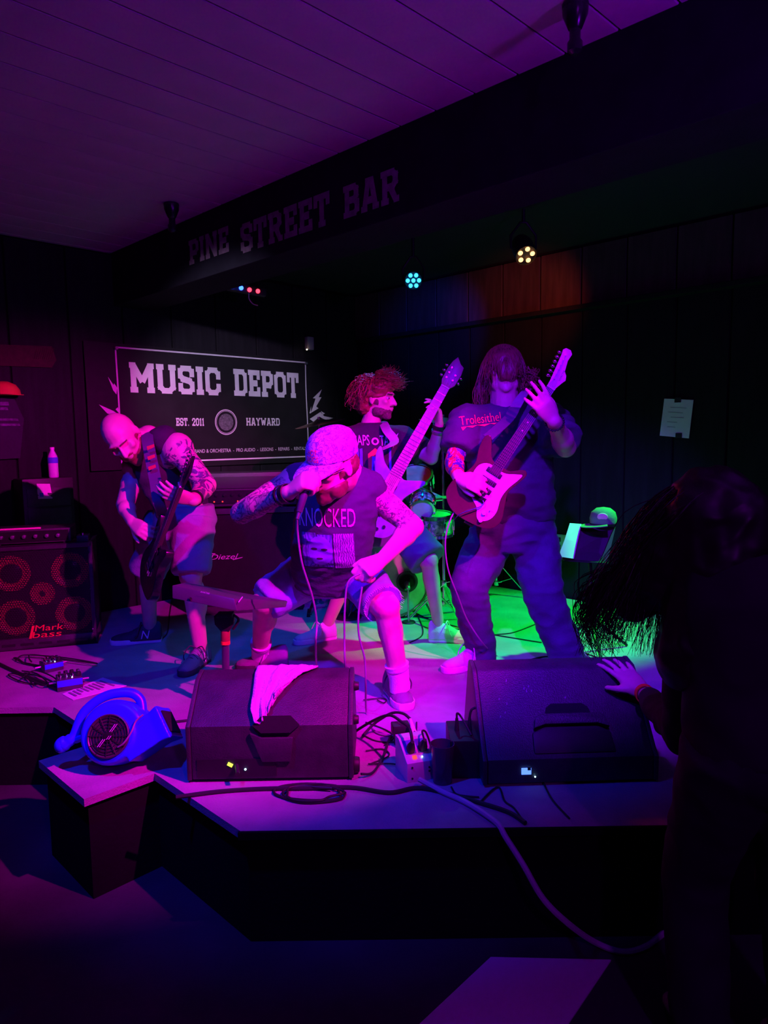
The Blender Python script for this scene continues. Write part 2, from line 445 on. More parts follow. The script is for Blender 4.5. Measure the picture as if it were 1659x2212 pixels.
# ------------------------------------------------------------------ floor
tag(G().box((0, 2, -0.05), (12, 13, 0.1)).make('floor', MATS['vinyl'], smooth=False), kind='structure')
FLOOR = bpy.data.objects['floor']
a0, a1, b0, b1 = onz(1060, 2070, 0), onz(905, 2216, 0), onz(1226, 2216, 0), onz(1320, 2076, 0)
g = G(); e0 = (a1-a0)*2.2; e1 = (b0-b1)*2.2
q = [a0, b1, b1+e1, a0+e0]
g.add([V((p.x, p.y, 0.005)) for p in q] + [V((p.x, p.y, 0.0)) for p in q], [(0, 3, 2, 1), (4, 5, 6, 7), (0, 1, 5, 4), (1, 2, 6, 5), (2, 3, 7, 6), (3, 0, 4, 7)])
g.make('lit_floor_patch', MATS['lit_floor_pale'], FLOOR, smooth=False)  # lit gap on the floor, put into a paler colour
# ------------------------------------------------------------------ stage
poly = [(-0.49, 2.24), (3.5, 2.24), (3.5, 3.50), (-0.24, 7.24), (-4.1, 3.38), (-1.64, 3.38), (-1.235, 2.985), (-1.43, 2.79), (-1.11, 2.47), (-0.915, 2.665)]
g = G().prism(poly, Matrix.Translation((0, 0, STG-0.03)), 0.03)
stage = g.make('stage', MATS['deck'], smooth=False); tag(stage, kind='structure')
inner = [(-0.475, 2.262), (3.47, 2.262), (3.47, 3.49), (-0.24, 7.20), (-4.05, 3.40), (-1.63, 3.40), (-1.205, 2.985), (-1.40, 2.79), (-1.11, 2.50), (-0.915, 2.70)]
G().prism(inner, Matrix.Translation((0, 0, 0)), STG-0.03).make('riser_skirt', MATS['skirt'], stage, smooth=False)
G().bar((-0.50, 2.236, STG-0.012), (3.5, 2.236, STG-0.012), 0.012, 0.026).make('edge_strip', MATS['skirt'], stage, smooth=False)
# ------------------------------------------------------------------ walls with upright boards
def boarded(name, p0, p1, nrm, pitch, m, z0=0.0, z1=CEIL):
    p0, p1 = V(p0), V(p1); d = (p1-p0).normalized(); L = (p1-p0).length; nrm = V(nrm)
    ctr = (p0+p1)/2 - nrm*0.05; ctr.z = (z0+z1)/2
    wl = G().box(ctr, (L, 0.1, z1-z0), R3(d, V((0,0,1)).cross(d), V((0, 0, 1)))).make(name, MATS['skirt'], smooth=False)
    tag(wl, kind='structure')
    n = int(L/pitch)
    proto = None
    for i in range(n):
        c = p0 + d*((i+0.5)*pitch) + nrm*0.008
        if proto is None:
            gg = G().box((0, 0, 0), (pitch-0.012, 0.016, z1-z0-0.02), R3(d, V((0,0,1)).cross(d), V((0, 0, 1))))
            proto = gg.mesh('board', smooth=False, bevel=0.004, seg=1)
        o = link('board', proto, m, wl); o.location = (c.x, c.y, (z0+z1)/2)
    return wl
wall_left = boarded('wall_left', (-4.6, 2.96, 0), (-0.24, 7.32, 0), -V((-S2, S2, 0)), 0.41, MATS['wallblack'])
wall_right = boarded('wall_right', (-0.24, 7.32, 0), (3.6, 3.48, 0), -AW, 0.36, MATS['wallblack'])
# timber-clad upper band on the right wall with a ledge under it
p0 = rw(850, 742); p1 = rw(1659, 600); LEDGE = 2.66
band = tag(G().bar(V((-0.20, 7.20, LEDGE)), V((3.6, 3.40, LEDGE)), 0.10, 0.035).make('trim_1', MATS['wallblack'], smooth=False, bevel=0.004), kind='structure')
d = BW; n = 15; pit = 0.36
gg = G().box((0, 0, 0), (pit-0.012, 0.02, CEIL-LEDGE-0.03), R3(BW, AW, V((0, 0, 1)))); pm = gg.mesh('upper_board', smooth=False, bevel=0.004, seg=1)
for i in range(n):
    c = V((-0.24, 7.32, 0)) + BW*((i+0.5)*pit) - AW*0.032
    o = link('upper_board', pm, MATS['wood_dark'], band); o.location = (c.x, c.y, (CEIL+LEDGE)/2+0.012)
# ------------------------------------------------------------------ ceiling planks (room side) and dark slab
ceil = tag(G().box((0, 2.6, CEIL+0.07), (12, 12, 0.1)).make('ceiling', MATS['ceil_dark'], smooth=False), kind='structure')
PP = 0.2115
pm = G().box((0, 0, 0), (PP-0.007, 6.5, 0.02), R3(BW, AW, V((0, 0, 1)))).mesh('plank', smooth=False, bevel=0.003, seg=1)
t_ref = (onz(1110, 158, CEIL) - V((-2.035, 5.525, CEIL))).dot(BW)
k0 = t_ref % PP - PP
bmid = V((-2.035, 5.525, 0))
for i in range(30):
    c = bmid + BW*(k0 + (i+0.5)*PP) - AW*(3.25 - 0.02)
    o = link('plank', pm, MATS['plank'], ceil); o.location = (c.x, c.y, CEIL+0.012)
# ------------------------------------------------------------------ beam with painted lettering
BZ0 = onpl(1659, 228, 1, 1, 3.49).z*0.5 + onpl(870, 455, 1, 1, 3.49).z*0.5
b_a = V((-2.035, 5.525, 0)); b_b = b_a + BW*7.0
c = (b_a+b_b)/2 + AW*0.16; c.z = (BZ0+CEIL+0.02)/2
beam = tag(G().box(c, (7.0, 0.32, CEIL+0.02-BZ0), R3(BW, AW, V((0, 0, 1)))).make('trim_2', MATS['beam_black'], smooth=False, bevel=0.006), kind='structure')
def bp(u, v): return onpl(u, v, 1, 1, 3.49 - 0.006)
for txt, (ul, vt0, vb0), (ur, vt1, vb1) in (('PINE', (408, 514, 562), (494, 494, 556)), ('STREET', (520, 482, 546), (712, 415, 488)), ('BAR', (742, 400, 471), (862, 362, 437))):
    l0, l1, r0, r1 = bp(ul, vt0), bp(ul, vb0), bp(ur, vt1), bp(ur, vb1)
    o = (l0+l1+r0+r1)/4; h = ((l0.z-l1.z)+(r0.z-r1.z))/2
    wd = ((r0+r1)/2 - (l0+l1)/2).dot(BW)
    flat_text('painted_lettering', varsity(txt, wd, h, 1.3), MX(V((o.x, o.y, o.z)), BW, V((0, 0, 1))), MATS['faded_paint'], beam)
# ------------------------------------------------------------------ banner on the left wall
NW = V((S2, -S2, 0))        # outward normal of the left wall
def lwp(u, v, off=0.05): return lw(u, v, -0) + NW*0 if False else onpl(u, v, -1, 1, 7.56 - off*1.4142)
TL, TR, BL, BR = lwp(250, 750), lwp(660, 783), lwp(262, 1003), lwp(668, 984)
banner = thing('banner', 'large black vinyl banner with grey slab lettering hung on the left wall', 'banner', TL)
W = (TR-TL).dot(AW); zt = (TL.z+TR.z)/2; zb = (BL.z+BR.z)/2
o0 = V((TL.x, TL.y, 0))
def bnp(s, z, off=0.0):     # s metres along wall from the top left corner
    wob = 0.006*math.sin(s*3.1+z*2) + 0.004*math.sin(z*7+s)
    return o0 + AW*s + NW*(off + wob) + V((0, 0, z))
g = G(); NX, NZ = 40, 16; M0, M1 = -0.24, W+0.36
vs = [bnp(M0 + (M1-M0)*i/NX, zb-0.05 + (zt+0.03-zb+0.05)*j/NZ) for j in range(NZ+1) for i in range(NX+1)]
fs = [(j*(NX+1)+i, j*(NX+1)+i+1, (j+1)*(NX+1)+i+1, (j+1)*(NX+1)+i) for j in range(NZ) for i in range(NX)]
g.add(vs, fs); k = len(vs)
g.add([v - NW*0.004 for v in vs], [tuple(reversed(f)) for f in fs])
g.make('banner_cloth', MATS['banner_black'], banner)
g = G()
for (s0, z0, s1, z1) in ((0, zt, W, zt), (W, zt, W, zb), (W, zb, 0, zb), (0, zb, 0, zt)):
    N = 24; pts = []
    for i in range(N): 
        sa, sb = i/N, (i+1)/N
        A = bnp(s0+(s1-s0)*sa, z0+(z1-z0)*sa, 0.004); B = bnp(s0+(s1-s0)*sb, z0+(z1-z0)*sb, 0.004)
        q = V((0, 0, 0.006)) if z0 == z1 else AW*0.006
        g.add([A-q, B-q, B+q, A+q], [(0, 1, 2, 3)])
g.make('border_line', MATS['print_grey'], banner, smooth=False)
def btext(name, vf_fn, ul, vt0, vb0, ur, vt1, vb1, m='print_grey'):
    l0, l1, r0, r1 = lwp(ul, vt0), lwp(ul, vb0), lwp(ur, vt1), lwp(ur, vb1)
    s0 = ((l0+l1)/2-o0).dot(AW); s1 = ((r0+r1)/2-o0).dot(AW)
    zc = (l0.z+l1.z+r0.z+r1.z)/4; h = ((l0.z-l1.z)+(r0.z-r1.z))/2
    vs, fs = vf_fn(s1-s0, h)
    g = G(); g.add([bnp((s0+s1)/2+v.x, zc+v.y, 0.005+v.z) for v in vs], fs)
    return g.make(name, MATS[m], banner, smooth=False)
btext('lettering', lambda w, h: varsity('MUSIC', w, h, 1.35), 280, 781, 846, 475, 796, 856)
btext('lettering', lambda w, h: varsity('DEPOT', w, h, 1.35), 504, 799, 857, 645, 804, 858)
tag(btext('small_lettering', lambda w, h: varsity('EST. 2011', w, h, 1.2), 380, 903, 920, 440, 903, 920), kind='stuff')
btext('lettering', lambda w, h: varsity('HAYWARD', w, h, 1.2), 530, 903, 920, 602, 903, 919)
def tmfit(t):
    def fn(w, h):
        vs, fs = text_mesh(t, 1.0, w); y0 = min(v.y for v in vs); y1 = max(v.y for v in vs)
        for v in vs: v.y = (v.y-(y0+y1)/2)*h/(y1-y0)
        return vs, fs
    return fn
tag(btext('small_lettering', tmfit('KEYBOARDS  -  BAND & ORCHESTRA  -  PRO AUDIO  -  LESSONS  -  REPAIRS  -  RENTALS'), 360, 971, 979, 660, 966, 973), kind='stuff')
g = G()
c0 = lwp(487, 912); sc0 = (c0-o0).dot(AW); rr = (lwp(487, 885).z - lwp(487, 940).z)/2
def ringflat(g, r0, r1, off):
    n = 40; vs = []
    for i in range(n):
        a = 2*PI*i/n
        for r in (r0, r1): vs.append(bnp(sc0 + r*math.cos(a), c0.z + r*math.sin(a), off))
    g.add(vs, [(2*i, 2*i+1, (2*i+3) % (2*n), (2*i+2) % (2*n)) for i in range(n)])
ringflat(g, rr*0.93, rr, 0.005); ringflat(g, rr*0.85, rr*0.88, 0.005)
g.make('round_emblem', MATS['print_grey'], banner, smooth=False)
g = G(); ringflat(g, 0.0005, rr*0.66, 0.005)
g.make('emblem_disc', mat('print_dim', (0.10, 0.10, 0.11), 0.7, var=0.5, scale=60), banner, smooth=False)
for pl in ([(696, 841), (676, 860), (682, 861), (671, 892), (688, 882), (683, 878), (695, 858), (689, 858)],
           [(668, 905), (692, 890), (700, 899), (720, 903), (703, 908), (690, 900), (676, 911)],
           [(672, 877), (668, 893), (671, 893)], [(693, 888), (702, 893), (697, 896)],
           [(233, 814), (245, 832), (246, 828), (253, 838), (251, 852), (244, 843)],
           [(213, 874), (245, 888), (252, 893), (244, 897), (231, 893)], [(249, 884), (254, 880), (257, 893)]):
    q = [lwp(u, v) for u, v in pl]
    g = G(); g.add([bnp((p-o0).dot(AW), p.z, 0.005) for p in q], [tuple(range(len(q)))])
    g.make('lightning_bolt', MATS['print_grey'], banner, smooth=False)
for u, v in ((250, 752), (660, 785)):
    p = lwp(u, v, 0.06); g = G(); g.cyl(p, p+NW*0.02, 0.012, 0.012, 12); g.make('grommet', MATS['steel'], banner)
# ------------------------------------------------------------------ notice taped to the right wall
def rwp(u, v, off=0.03): return onpl(u, v, 1, 1, 7.08 - off*1.4142)
q = [rwp(*a) for a in ((1435, 861), (1498, 864), (1488, 947), (1425, 941))]
ctr = sum(q, V((0, 0, 0)))/4
nt_ = thing('paper_notice', 'sheet of white paper taped to the dark right wall', 'paper', ctr - V((0, 0, 0.13)))
g = G(); g.add(q + [p + AW*0.002 for p in q], [(0, 1, 2, 3), (7, 6, 5, 4), (0, 4, 5, 1), (1, 5, 6, 2), (2, 6, 7, 3), (3, 7, 4, 0)])
g.make('sheet', MATS['paper'], nt_, smooth=False)
g = G()
for i, (s, e) in enumerate(((.25, .8), (.2, .7), (.3, .75), (.2, .55), (.22, .5))):
    t = 0.22 + i*0.13
    for tt, ww in ((t, 0.0025),):
        A = q[0].lerp(q[3], tt); B = q[1].lerp(q[2], tt)
        a, b = A.lerp(B, s) - AW*0.001, A.lerp(B, e) - AW*0.001
        g.add([a-V((0,0,ww)), b-V((0,0,ww)), b+V((0,0,ww)), a+V((0,0,ww))], [(0, 1, 2, 3)])
g.make('printed_lines', mat('print_faint', (0.45, 0.44, 0.43), 0.8), nt_, smooth=False)
for (u, v) in ((1464, 864), (1466, 941)):
    p = rwp(u, v, 0.034); g = G().box(p, (0.045, 0.0015, 0.035), R3(BW, AW, V((0, 0, 1)))); g.make('tape', MATS['black'], nt_, smooth=False)
# ------------------------------------------------------------------ small sensor box on the wall right of the banner
p = lwp(668, 742, 0.05)
sb = thing('wall_sensor', 'small pale wall sensor box with a bright dot above the banner', 'sensor', p - V((0, 0, 0.06)))
G().box(p, (0.075, 0.05, 0.12), R3(AW, NW, V((0, 0, 1)))).make('housing', mat('beige', (0.45, 0.4, 0.38), 0.5), sb, bevel=0.008)
q = lwp(663, 755, 0.09); G().ell(q, 0.007, 0.007, 0.007).make('indicator', mat('warm_led', (1, .8, .5), .4, emit=(1, .75, .45), estr=6), sb)
# ------------------------------------------------------------------ little spot heads under the plank ceiling
def track_head(u, v, label, L):
    p = onz(u, v, CEIL)
    t = thing('ceiling_spot', label, 'ceiling lamp', p, 'small unlit ceiling spots')
    G().cyl(p, p - V((0, 0, 0.015)), 0.045*L, 0.045*L, 20).make('mount', MATS['black'], t, bevel=0.003)
    M = Matrix.Translation(p - V((0, 0, 0.015)))
    G().lathe([(0.0445*L, 0), (0.043*L, -0.02*L), (0.024*L, -0.065*L), (0.019*L, -0.07*L), (0.019*L, -0.10*L), (0.026*L, -0.11*L), (0.026*L, -0.14*L), (0.012*L, -0.15*L)], M).make('lamp_body', MATS['blackgloss'], t)
    return t
track_head(1243, 8, 'black ceiling spot head nearest the camera, at upper right', 0.95)
track_head(370, 440, 'small black ceiling spot head beside the far left end of the beam', 1.0)
# ------------------------------------------------------------------ stage lamps at the back
mat('led_blue', (.1, .5, 1), .3, emit=(0.02, 0.40, 1.0), estr=5)
mat('led_orange', (1, .5, .2), .3, emit=(1.0, 0.40, 0.14), estr=3.2)
mat('led_deepblue', (.1, .2, 1), .3, emit=(0.02, 0.08, 1.0), estr=7)
mat('led_red', (1, .1, .1), .3, emit=(1.0, 0.02, 0.04), estr=6)
def par_can(loc, aim, ledm, leds, label, R=0.085, ex=(0, 0, 1)):
    loc = V(loc); z = V(aim).normalized(); x, y, _ = frame(z)
    t = thing('par_lamp', label, 'stage lamp', loc)
    M = MX(loc, x, y, z)
    G().lathe([(0.02, -0.16), (R*0.8, -0.15), (R, -0.10), (R, 0.0), (R*0.96, 0.008), (R*0.94, -0.012), (0.005, -0.014)], M).make('can', MATS['black'], t)
    up = V((0, 0, 1))
    s = frame(z)[0]
    G().tube([loc - z*0.07 + s*(R+0.012), loc - z*0.07 + s*(R+0.014) + up*0.08, loc - z*0.07 + up*0.16 + s*0.02, loc - z*0.07 + up*0.16 - s*0.02, loc - z*0.07 - s*(R+0.014) + up*0.08, loc - z*0.07 - s*(R+0.012)], 0.008).make('yoke', MATS['black'], t)
    top = loc - z*0.07 + up*0.16
    G().cyl(top, V((top.x, top.y, CEIL)), 0.012).make('hanger', MATS['black'], t)
    for a, r in leds:
        p = M @ V((R*r*math.cos(a), R*r*math.sin(a), 0.002))
        G().ell(p, 0.019*R/0.085, 0.019*R/0.085, 0.008, M.to_3x3()).make('lens', ledm, t)
    return t
six = [(0, 0.0)] + [(k*PI/3, 0.64) for k in range(6)]
pb = onY(893, 606, 5.15)
par_can(pb, (V((-0.05, 0.6, 1.3)) - pb) * 1.0 + V((0, -1.5, 0)), MATS['led_blue'], six, 'round stage lamp with lit blue lenses hanging under the stage ceiling', 0.062)
po = onY(1136, 551, 4.55)
par_can(po, V((0.1, -0.75, -0.75)), MATS['led_orange'], [(k*2*PI/5+0.3, 0.6) for k in range(5)], 'round stage lamp with glowing orange lenses, right of the blue one', 0.068)
spot('blue_par_lamp', tuple(pb + V((0, -0.06, -0.03))), (-0.1, 4.2, 0.4), (0.0, 0.16, 1.0), 60, 70, 0.6, 0.05)
spot('orange_par_lamp', tuple(po + V((0.0, 0.02, -0.10))), (1.18, 5.86, 2.72), (1.0, 0.10, 0.015), 26, 52, 0.8, 0.05)
spot('blue_par_spill', tuple(pb + V((0.0, 0.02, -0.10))), (0.52, 6.5, 2.62), (0.0, 0.04, 1.0), 40, 50, 0.8, 0.05)
spot('red_bar_lamp', tuple(onY(548, 632, 5.45)), (0.0, 4.5, 1.9), (1.0, 0.02, 0.05), 30, 60, 0.6, 0.05)
# four-lens bar lamp
l0, l1 = onY(497, 617, 5.5), onY(563, 629, 5.6)
ax = (l1-l0).normalized()
bar = thing('bar_lamp', 'slim lamp bar with two blue and two red lit lenses at left', 'stage lamp', l0)
G().bar(l0 - ax*0.03 + V((0, 0.05, 0.0)), l1 + ax*0.03 + V((0, 0.05, 0.0)), 0.07, 0.055).make('housing', MATS['black'], bar, bevel=0.006)
for i, (u, v) in enumerate(((502, 618), (521, 622), (539, 626), (557, 629))):
    p = onY(u, v, 5.5 + 0.033*i); G().ell(p, 0.017, 0.010, 0.017).make('lens', MATS['led_deepblue'] if i < 2 else MATS['led_red'], bar)
m_ = (l0+l1)/2 + V((0, 0.05, 0)); G().cyl(m_, V((m_.x, m_.y, CEIL)), 0.012).make('hanger', MATS['black'], bar)
G().tube(spline([onY(538, 632, 5.5), onY(538, 645, 5.5), onY(546, 656, 5.5), onY(557, 660, 5.5)]), 0.004).make('lead', MATS['white'], bar)
# ================================================================== amplifiers
UP = V((0, 0, 1))
def cabinet(name, label, A, B, h, dep, case, org_dz=0.0):
    """box standing on A-B (front bottom edge), front faces the camera side"""
    A, B = V(A), V(B); x = (B-A).normalized(); nrm = x.cross(UP)      # front normal
    if nrm.y > 0: nrm = -nrm
    t = thing(name, label, 'amplifier', (A+B)/2)
    return t, x, nrm, (B-A).length
A, B = st(-14, 1409), st(210, 1389)
t, cx, cn, cw = cabinet('bass_cabinet', 'black bass speaker cabinet with four red-ringed cones at the left edge', A, B, 0.64, 0.42, 'blackcase')
t['category'] = 'speaker cabinet'
mid = (A+B)/2; H = 0.66
R_ = R3(cx, cn, UP)
def P(sx, sz, off=0.0): return mid + cx*sx + UP*sz + cn*off
g = G()
for (sx, sz, w_, h_) in ((0, H-0.015, cw, 0.03), (0, 0.0375, cw, 0.075), (-cw/2+0.012, H/2, 0.024, H), (cw/2-0.012, H/2, 0.024, H)):
    g.box(P(sx, sz, -0.16), (w_, 0.34, h_), R_)
g.make('case', MATS['blackcase'], t, bevel=0.006)
G().box(P(0, H/2+0.03, -0.03), (cw-0.04, 0.012, H-0.1), R_).make('baffle', MATS['black'], t, smooth=False)
g = G()
for k in (-0.5, -0.17, 0.16, 0.49):
    pass
for k in range(5):
    G().box(P(-cw/2+0.09+k*(cw-0.16)/4.2, 0.035, 0.011), (0.075, 0.004, 0.014), R_).make('vent_slot', MATS['black'], t, smooth=False)
mat('cone_red', (1.0, 0.10, 0.09), 0.45, var=0.1, emit=None)
spk = [(-0.175, 0.485), (0.165, 0.485), (-0.165, 0.205), (0.175, 0.205)]
for sx, sz in spk:
    M = MX(P(sx, sz, -0.018), cx, UP, cn)
    o = G().lathe([(0.112, 0.0), (0.112, 0.010), (0.100, 0.012), (0.068, -0.004), (0.066, -0.004)], M, 40).make('speaker_cone', MATS['cone_red'], t)
    G().lathe([(0.066, -0.004), (0.060, 0.006), (0.035, 0.014), (0.004, 0.016)], M, 32).make('dust_cap', MATS['blackgloss'], o)
M = MX(P(-0.005, 0.345, -0.018), cx, UP, cn)
o = G().lathe([(0.074, 0.0), (0.07, 0.008), (0.025, -0.005), (0.02, -0.005)], M, 32).make('horn', MATS['cone_red'], t)
G().ell(P(-0.005, 0.345, -0.016), 0.018, 0.01, 0.018).make('horn_throat', MATS['black'], o)
# woven steel grille: two families of flat bars
g = G(); pt = 0.0145; wb = 0.0040
x0, x1, z0, z1 = -cw/2+0.026, cw/2-0.026, 0.078, H-0.032
n = int((z1-z0)/(pt*0.8660))
for i in range(n+1):
    z = z0 + i*pt*0.866
    g.box(P((x0+x1)/2, z, 0.002), (x1-x0, 0.002, wb*0.8), R_)
for s in (-1, 1):
    slope = s*0.57735
    k = x0 - 0.5
    while k < x1 + 0.5:
        # line x = k + slope*(z - z0)
        za, zb_ = z0, z1
        pa, pb_ = k, k + slope*(z1-z0)
        lo, hi = 0.0, 1.0
        if abs(pb_-pa) > 1e-6:
            ta, tb = (x0-pa)/(pb_-pa), (x1-pa)/(pb_-pa)
            lo, hi = max(0, min(ta, tb)), min(1, max(ta, tb))
        if hi - lo > 0.02:
            g.bar(P(pa+(pb_-pa)*lo, z0+(z1-z0)*lo, 0.004), P(pa+(pb_-pa)*hi, z0+(z1-z0)*hi, 0.004), 0.002 if False else wb*0.7, 0.0016, cn)
        k += pt
tag(g.make('grille', MATS['black'], t, smooth=False), kind='stuff')
mat('logo_red', (0.9, 0.03, 0.05), 0.35)
M = MX(P(0.005, 0.108, 0.010), cx, UP, cn)
lt = G(); vs, fs = text_mesh('Mark', 0.055, 0.165, 0.12); lt.add([M @ V((v.x+0.02, v.y+0.022, 0)) for v in vs], fs); lt.make('logo_lettering', MATS['logo_red'], t, smooth=False)
lt = G(); vs, fs = text_mesh('bass', 0.055, 0.170, 0.12); lt.add([M @ V((v.x+0.005, v.y-0.020, 0)) for v in vs], fs); lt.make('logo_lettering', MATS['logo_red'], t, smooth=False)
lt = G(); lt.prism([(-0.105, -0.048), (0.085, -0.048), (0.108, 0.045), (-0.083, 0.045)], M @ Matrix.Translation((0, 0, -0.006)), 0.004); lt.make('logo_plate', MATS['blackgloss'], t)
lt = G()
for q in (((-0.100, -0.044), (-0.085, -0.044), (-0.062, 0.042), (-0.077, 0.042)), ((-0.102, -0.046), (0.078, -0.046), (0.079, -0.041), (-0.101, -0.041))):
    lt.add([M @ V((a, b, 0)) for a, b in q], [(0, 1, 2, 3)])
lt.make('logo_bar', MATS['logo_red'], t, smooth=False)
for sx in (-cw/2+0.02, cw/2-0.02):
    for sz in (0.10, 0.36, H-0.06):
        G().cyl(P(sx, sz, 0.008), P(sx, sz, 0.014), 0.006, 0.005, 10).make('screw', MATS['chrome'], t)
for sx in (-cw/2+0.03, cw/2-0.03):
    for sz in (0.0, H):
        pass
BASSCAB_TOP = mid + UP*H; BC = (cx, cn, cw, mid, H)
# amp head on the bass cabinet
hd = thing('bass_amp_head', 'low dark amplifier head lying on top of the bass cabinet', 'amplifier', BASSCAB_TOP - cn*0.16)
G().box(BASSCAB_TOP + cx*(-0.05) + UP*0.052 - cn*0.16, (0.46, 0.26, 0.088), R_).make('case', MATS['blackcase'], hd, bevel=0.006)
G().box(BASSCAB_TOP + cx*(-0.05) + UP*0.052 - cn*0.028, (0.43, 0.006, 0.066), R_).make('front_panel', MATS['blackgloss'], hd, smooth=False)
for k in range(6):
    p = BASSCAB_TOP + cx*(-0.22+k*0.065) + UP*0.052 - cn*0.025
    G().cyl(p, p + cn*0.018, 0.014, 0.011, 14).make('knob', MATS['steel'], hd, bevel=0.002)
for sx in (-0.24, 0.14):
    for sy in (-0.05, -0.26):
        p = BASSCAB_TOP + cx*sx + cn*sy; G().cyl(p, p+UP*0.009, 0.014, 0.014, 12).make('foot', MATS['blackrubber'], hd)
b0 = BASSCAB_TOP + UP*0.098 - cn*0.05
G().bar(b0 - cx*0.26, b0 + cx*0.005, 0.014, 0.010, cn).make('edge_strip', mat('lit_edge_pink', (0.9, 0.35, 0.5), 0.4), hd, bevel=0.002)  # pink bar paints the lit top edge of the amp head
# small pedal on the right end of the bass cabinet
pdl = thing('tuner_box', 'small dark box pedal on the right end of the bass cabinet', 'effects pedal', BASSCAB_TOP + cx*0.25 - cn*0.1)
q0 = BASSCAB_TOP + cx*0.245 - cn*0.09
G().box(q0 + UP*0.02, (0.07, 0.11, 0.04), R_).make('case', MATS['blackcase'], pdl, bevel=0.004)
G().cyl(q0 + UP*0.04 + cn*0.03, q0 + UP*0.055 + cn*0.03, 0.012, 0.010, 12).make('footswitch', MATS['chrome'], pdl)
# ------------------------------------------------------------------ rack tower by the wall with a bottle on top
c = lw(95, 1060, 0.135); c.z = STG
TZ = lw(95, 1031, 0.06).z - STG
RW = R3(AW, NW, UP)
rk = thing('equipment_rack', 'tall black equipment rack behind the bass cabinet against the left wall', 'rack', c)
G().box(c + UP*TZ/2, (0.34, 0.18, TZ), RW).make('case', MATS['black'], rk, bevel=0.008)
for k in range(5):
    G().box(c + UP*(TZ-0.13-k*0.14) + NW*0.091, (0.29, 0.008, 0.125), RW).make('front_panel', MATS['blackcase'], rk, bevel=0.002)
fp = c + NW*0.097
q = [onpl(u, v, -1, 1, (c+NW*0.097).y-(c+NW*0.097).x) for u, v in ((79, 1045), (109, 1045), (113, 1077), (81, 1078))]
pn = thing('paper_note', 'small torn white paper note stuck on the black rack', 'paper', sum(q, V((0, 0, 0)))/4)
out = [(0, 0), (.96, 0), (1, .62), (.72, .60), (.70, .70), (1.02, .92), (1.0, 1.0), (.05, 1.0), (.04, .8), (.12, .76), (.03, .70), (.02, .35), (.08, .31), (.02, .28)]
def qi(s, t_): return q[0].lerp(q[1], s).lerp(q[3].lerp(q[2], s), t_)
g = G(); vs = [qi(s, t_) + NW*0.001 for s, t_ in out]; m_ = len(vs)
g.add(vs + [v - NW*0.0012 for v in vs], [tuple(range(m_)), tuple(reversed(range(m_, 2*m_)))] + [(i, (i+1) % m_, m_+(i+1) % m_, m_+i) for i in range(m_)])
g.make('sheet', MATS['paper'], pn, smooth=False)
g = G(); g.add([qi(s, t_) + NW*0.003 for s, t_ in ((.15, .6), (.42, .6), (.42, .86), (.15, .86))], [(0, 1, 2, 3)]); g.make('blue_mark', mat('blue_print', (0.10, 0.10, 0.75), 0.6), pn, smooth=False)
# bottle
bt = c + NW*0.02; bt = onpl(116, 1028, -1, 1, bt.y-bt.x); bt.z = STG + TZ
bo = thing('water_bottle', 'clear plastic water bottle with a blue label standing on the rack', 'bottle', bt)
mat('clear_plastic', (0.75, 0.78, 0.85), 0.25, var=0.02, spec=0.6)
M = Matrix.Translation(bt)
hB = max(0.16, min(0.24, lw(112, 958, 0.2).z - lw(116, 1024, 0.2).z))
k = hB/0.21
G().lathe([(0.002, 0.0), (0.030*k, 0.0), (0.033*k, 0.006), (0.033*k, 0.125*k), (0.030*k, 0.15*k), (0.014*k, 0.185*k), (0.013*k, 0.195*k)], M).make('bottle_body', MATS['clear_plastic'], bo)
G().lathe([(0.0335*k, 0.10*k), (0.0345*k, 0.102*k), (0.0345*k, 0.138*k), (0.0325*k, 0.140*k)], M).make('label_band', mat('blue_label', (0.10, 0.12, 0.85), 0.5), bo)
G().lathe([(0.002, 0.194*k), (0.015*k, 0.194*k), (0.015*k, 0.21*k), (0.002, 0.21*k)], M).make('bottle_cap', MATS['white'], bo, bevel=0.001)
# ------------------------------------------------------------------ guitar stack behind the singer
A, B = st(415, 1330), st(655, 1316)
t, dx_, dn, dw = cabinet('guitar_cabinet', 'tall black guitar speaker cabinet with a silver script logo behind the singer', A, B, 0.77, 0.36, 'blackcase'); t['category'] = 'speaker cabinet'
mid = (A+B)/2; H = 0.79; R_ = R3(dx_, dn, UP)
def P(sx, sz, off=0.0): return mid + dx_*sx + UP*sz + dn*off
g = G()
for (sx, sz, w_, h_) in ((0, H-0.02, dw, 0.04), (0, 0.03, dw, 0.06), (-dw/2+0.02, H/2, 0.04, H), (dw/2-0.02, H/2, 0.04, H)):
    g.box(P(sx, sz, -0.18), (w_, 0.38, h_), R_)
g.make('case', MATS['blackcase'], t, bevel=0.006)
G().box(P(0, H/2, -0.02), (dw-0.07, 0.02, H-0.09), R_).make('grille_cloth', mat('grille_cloth', (0.016, 0.014, 0.018), 0.85, spec=0.2, bump=0.5, bscale=400), t, smooth=False)
for sx in (-1, 1):
    for sz in (0.03, H-0.03): G().ell(P(sx*(dw/2-0.02), sz, 0.0), 0.032, 0.03, 0.032, R_).make('corner_guard', MATS['blackgloss'], t)
def plane_hit(u, v, p, n):
    d = ray(u, v); return CAMPOS + d*((p-CAMPOS).dot(n)/d.dot(n))
l = plane_hit(452, 1203, P(0, 0, 0.0), dn); r = plane_hit(523, 1203, P(0, 0, 0.0), dn); lc = (l+r)/2; lwid = (r-l).length
M = MX(lc, dx_, UP, dn)
g = G(); vs, fs = text_mesh('Diezel', 0.07, lwid*0.86, 0.35); g.add([M @ V((v.x-0.01, v.y*0.8, 0.001)) for v in vs], fs)
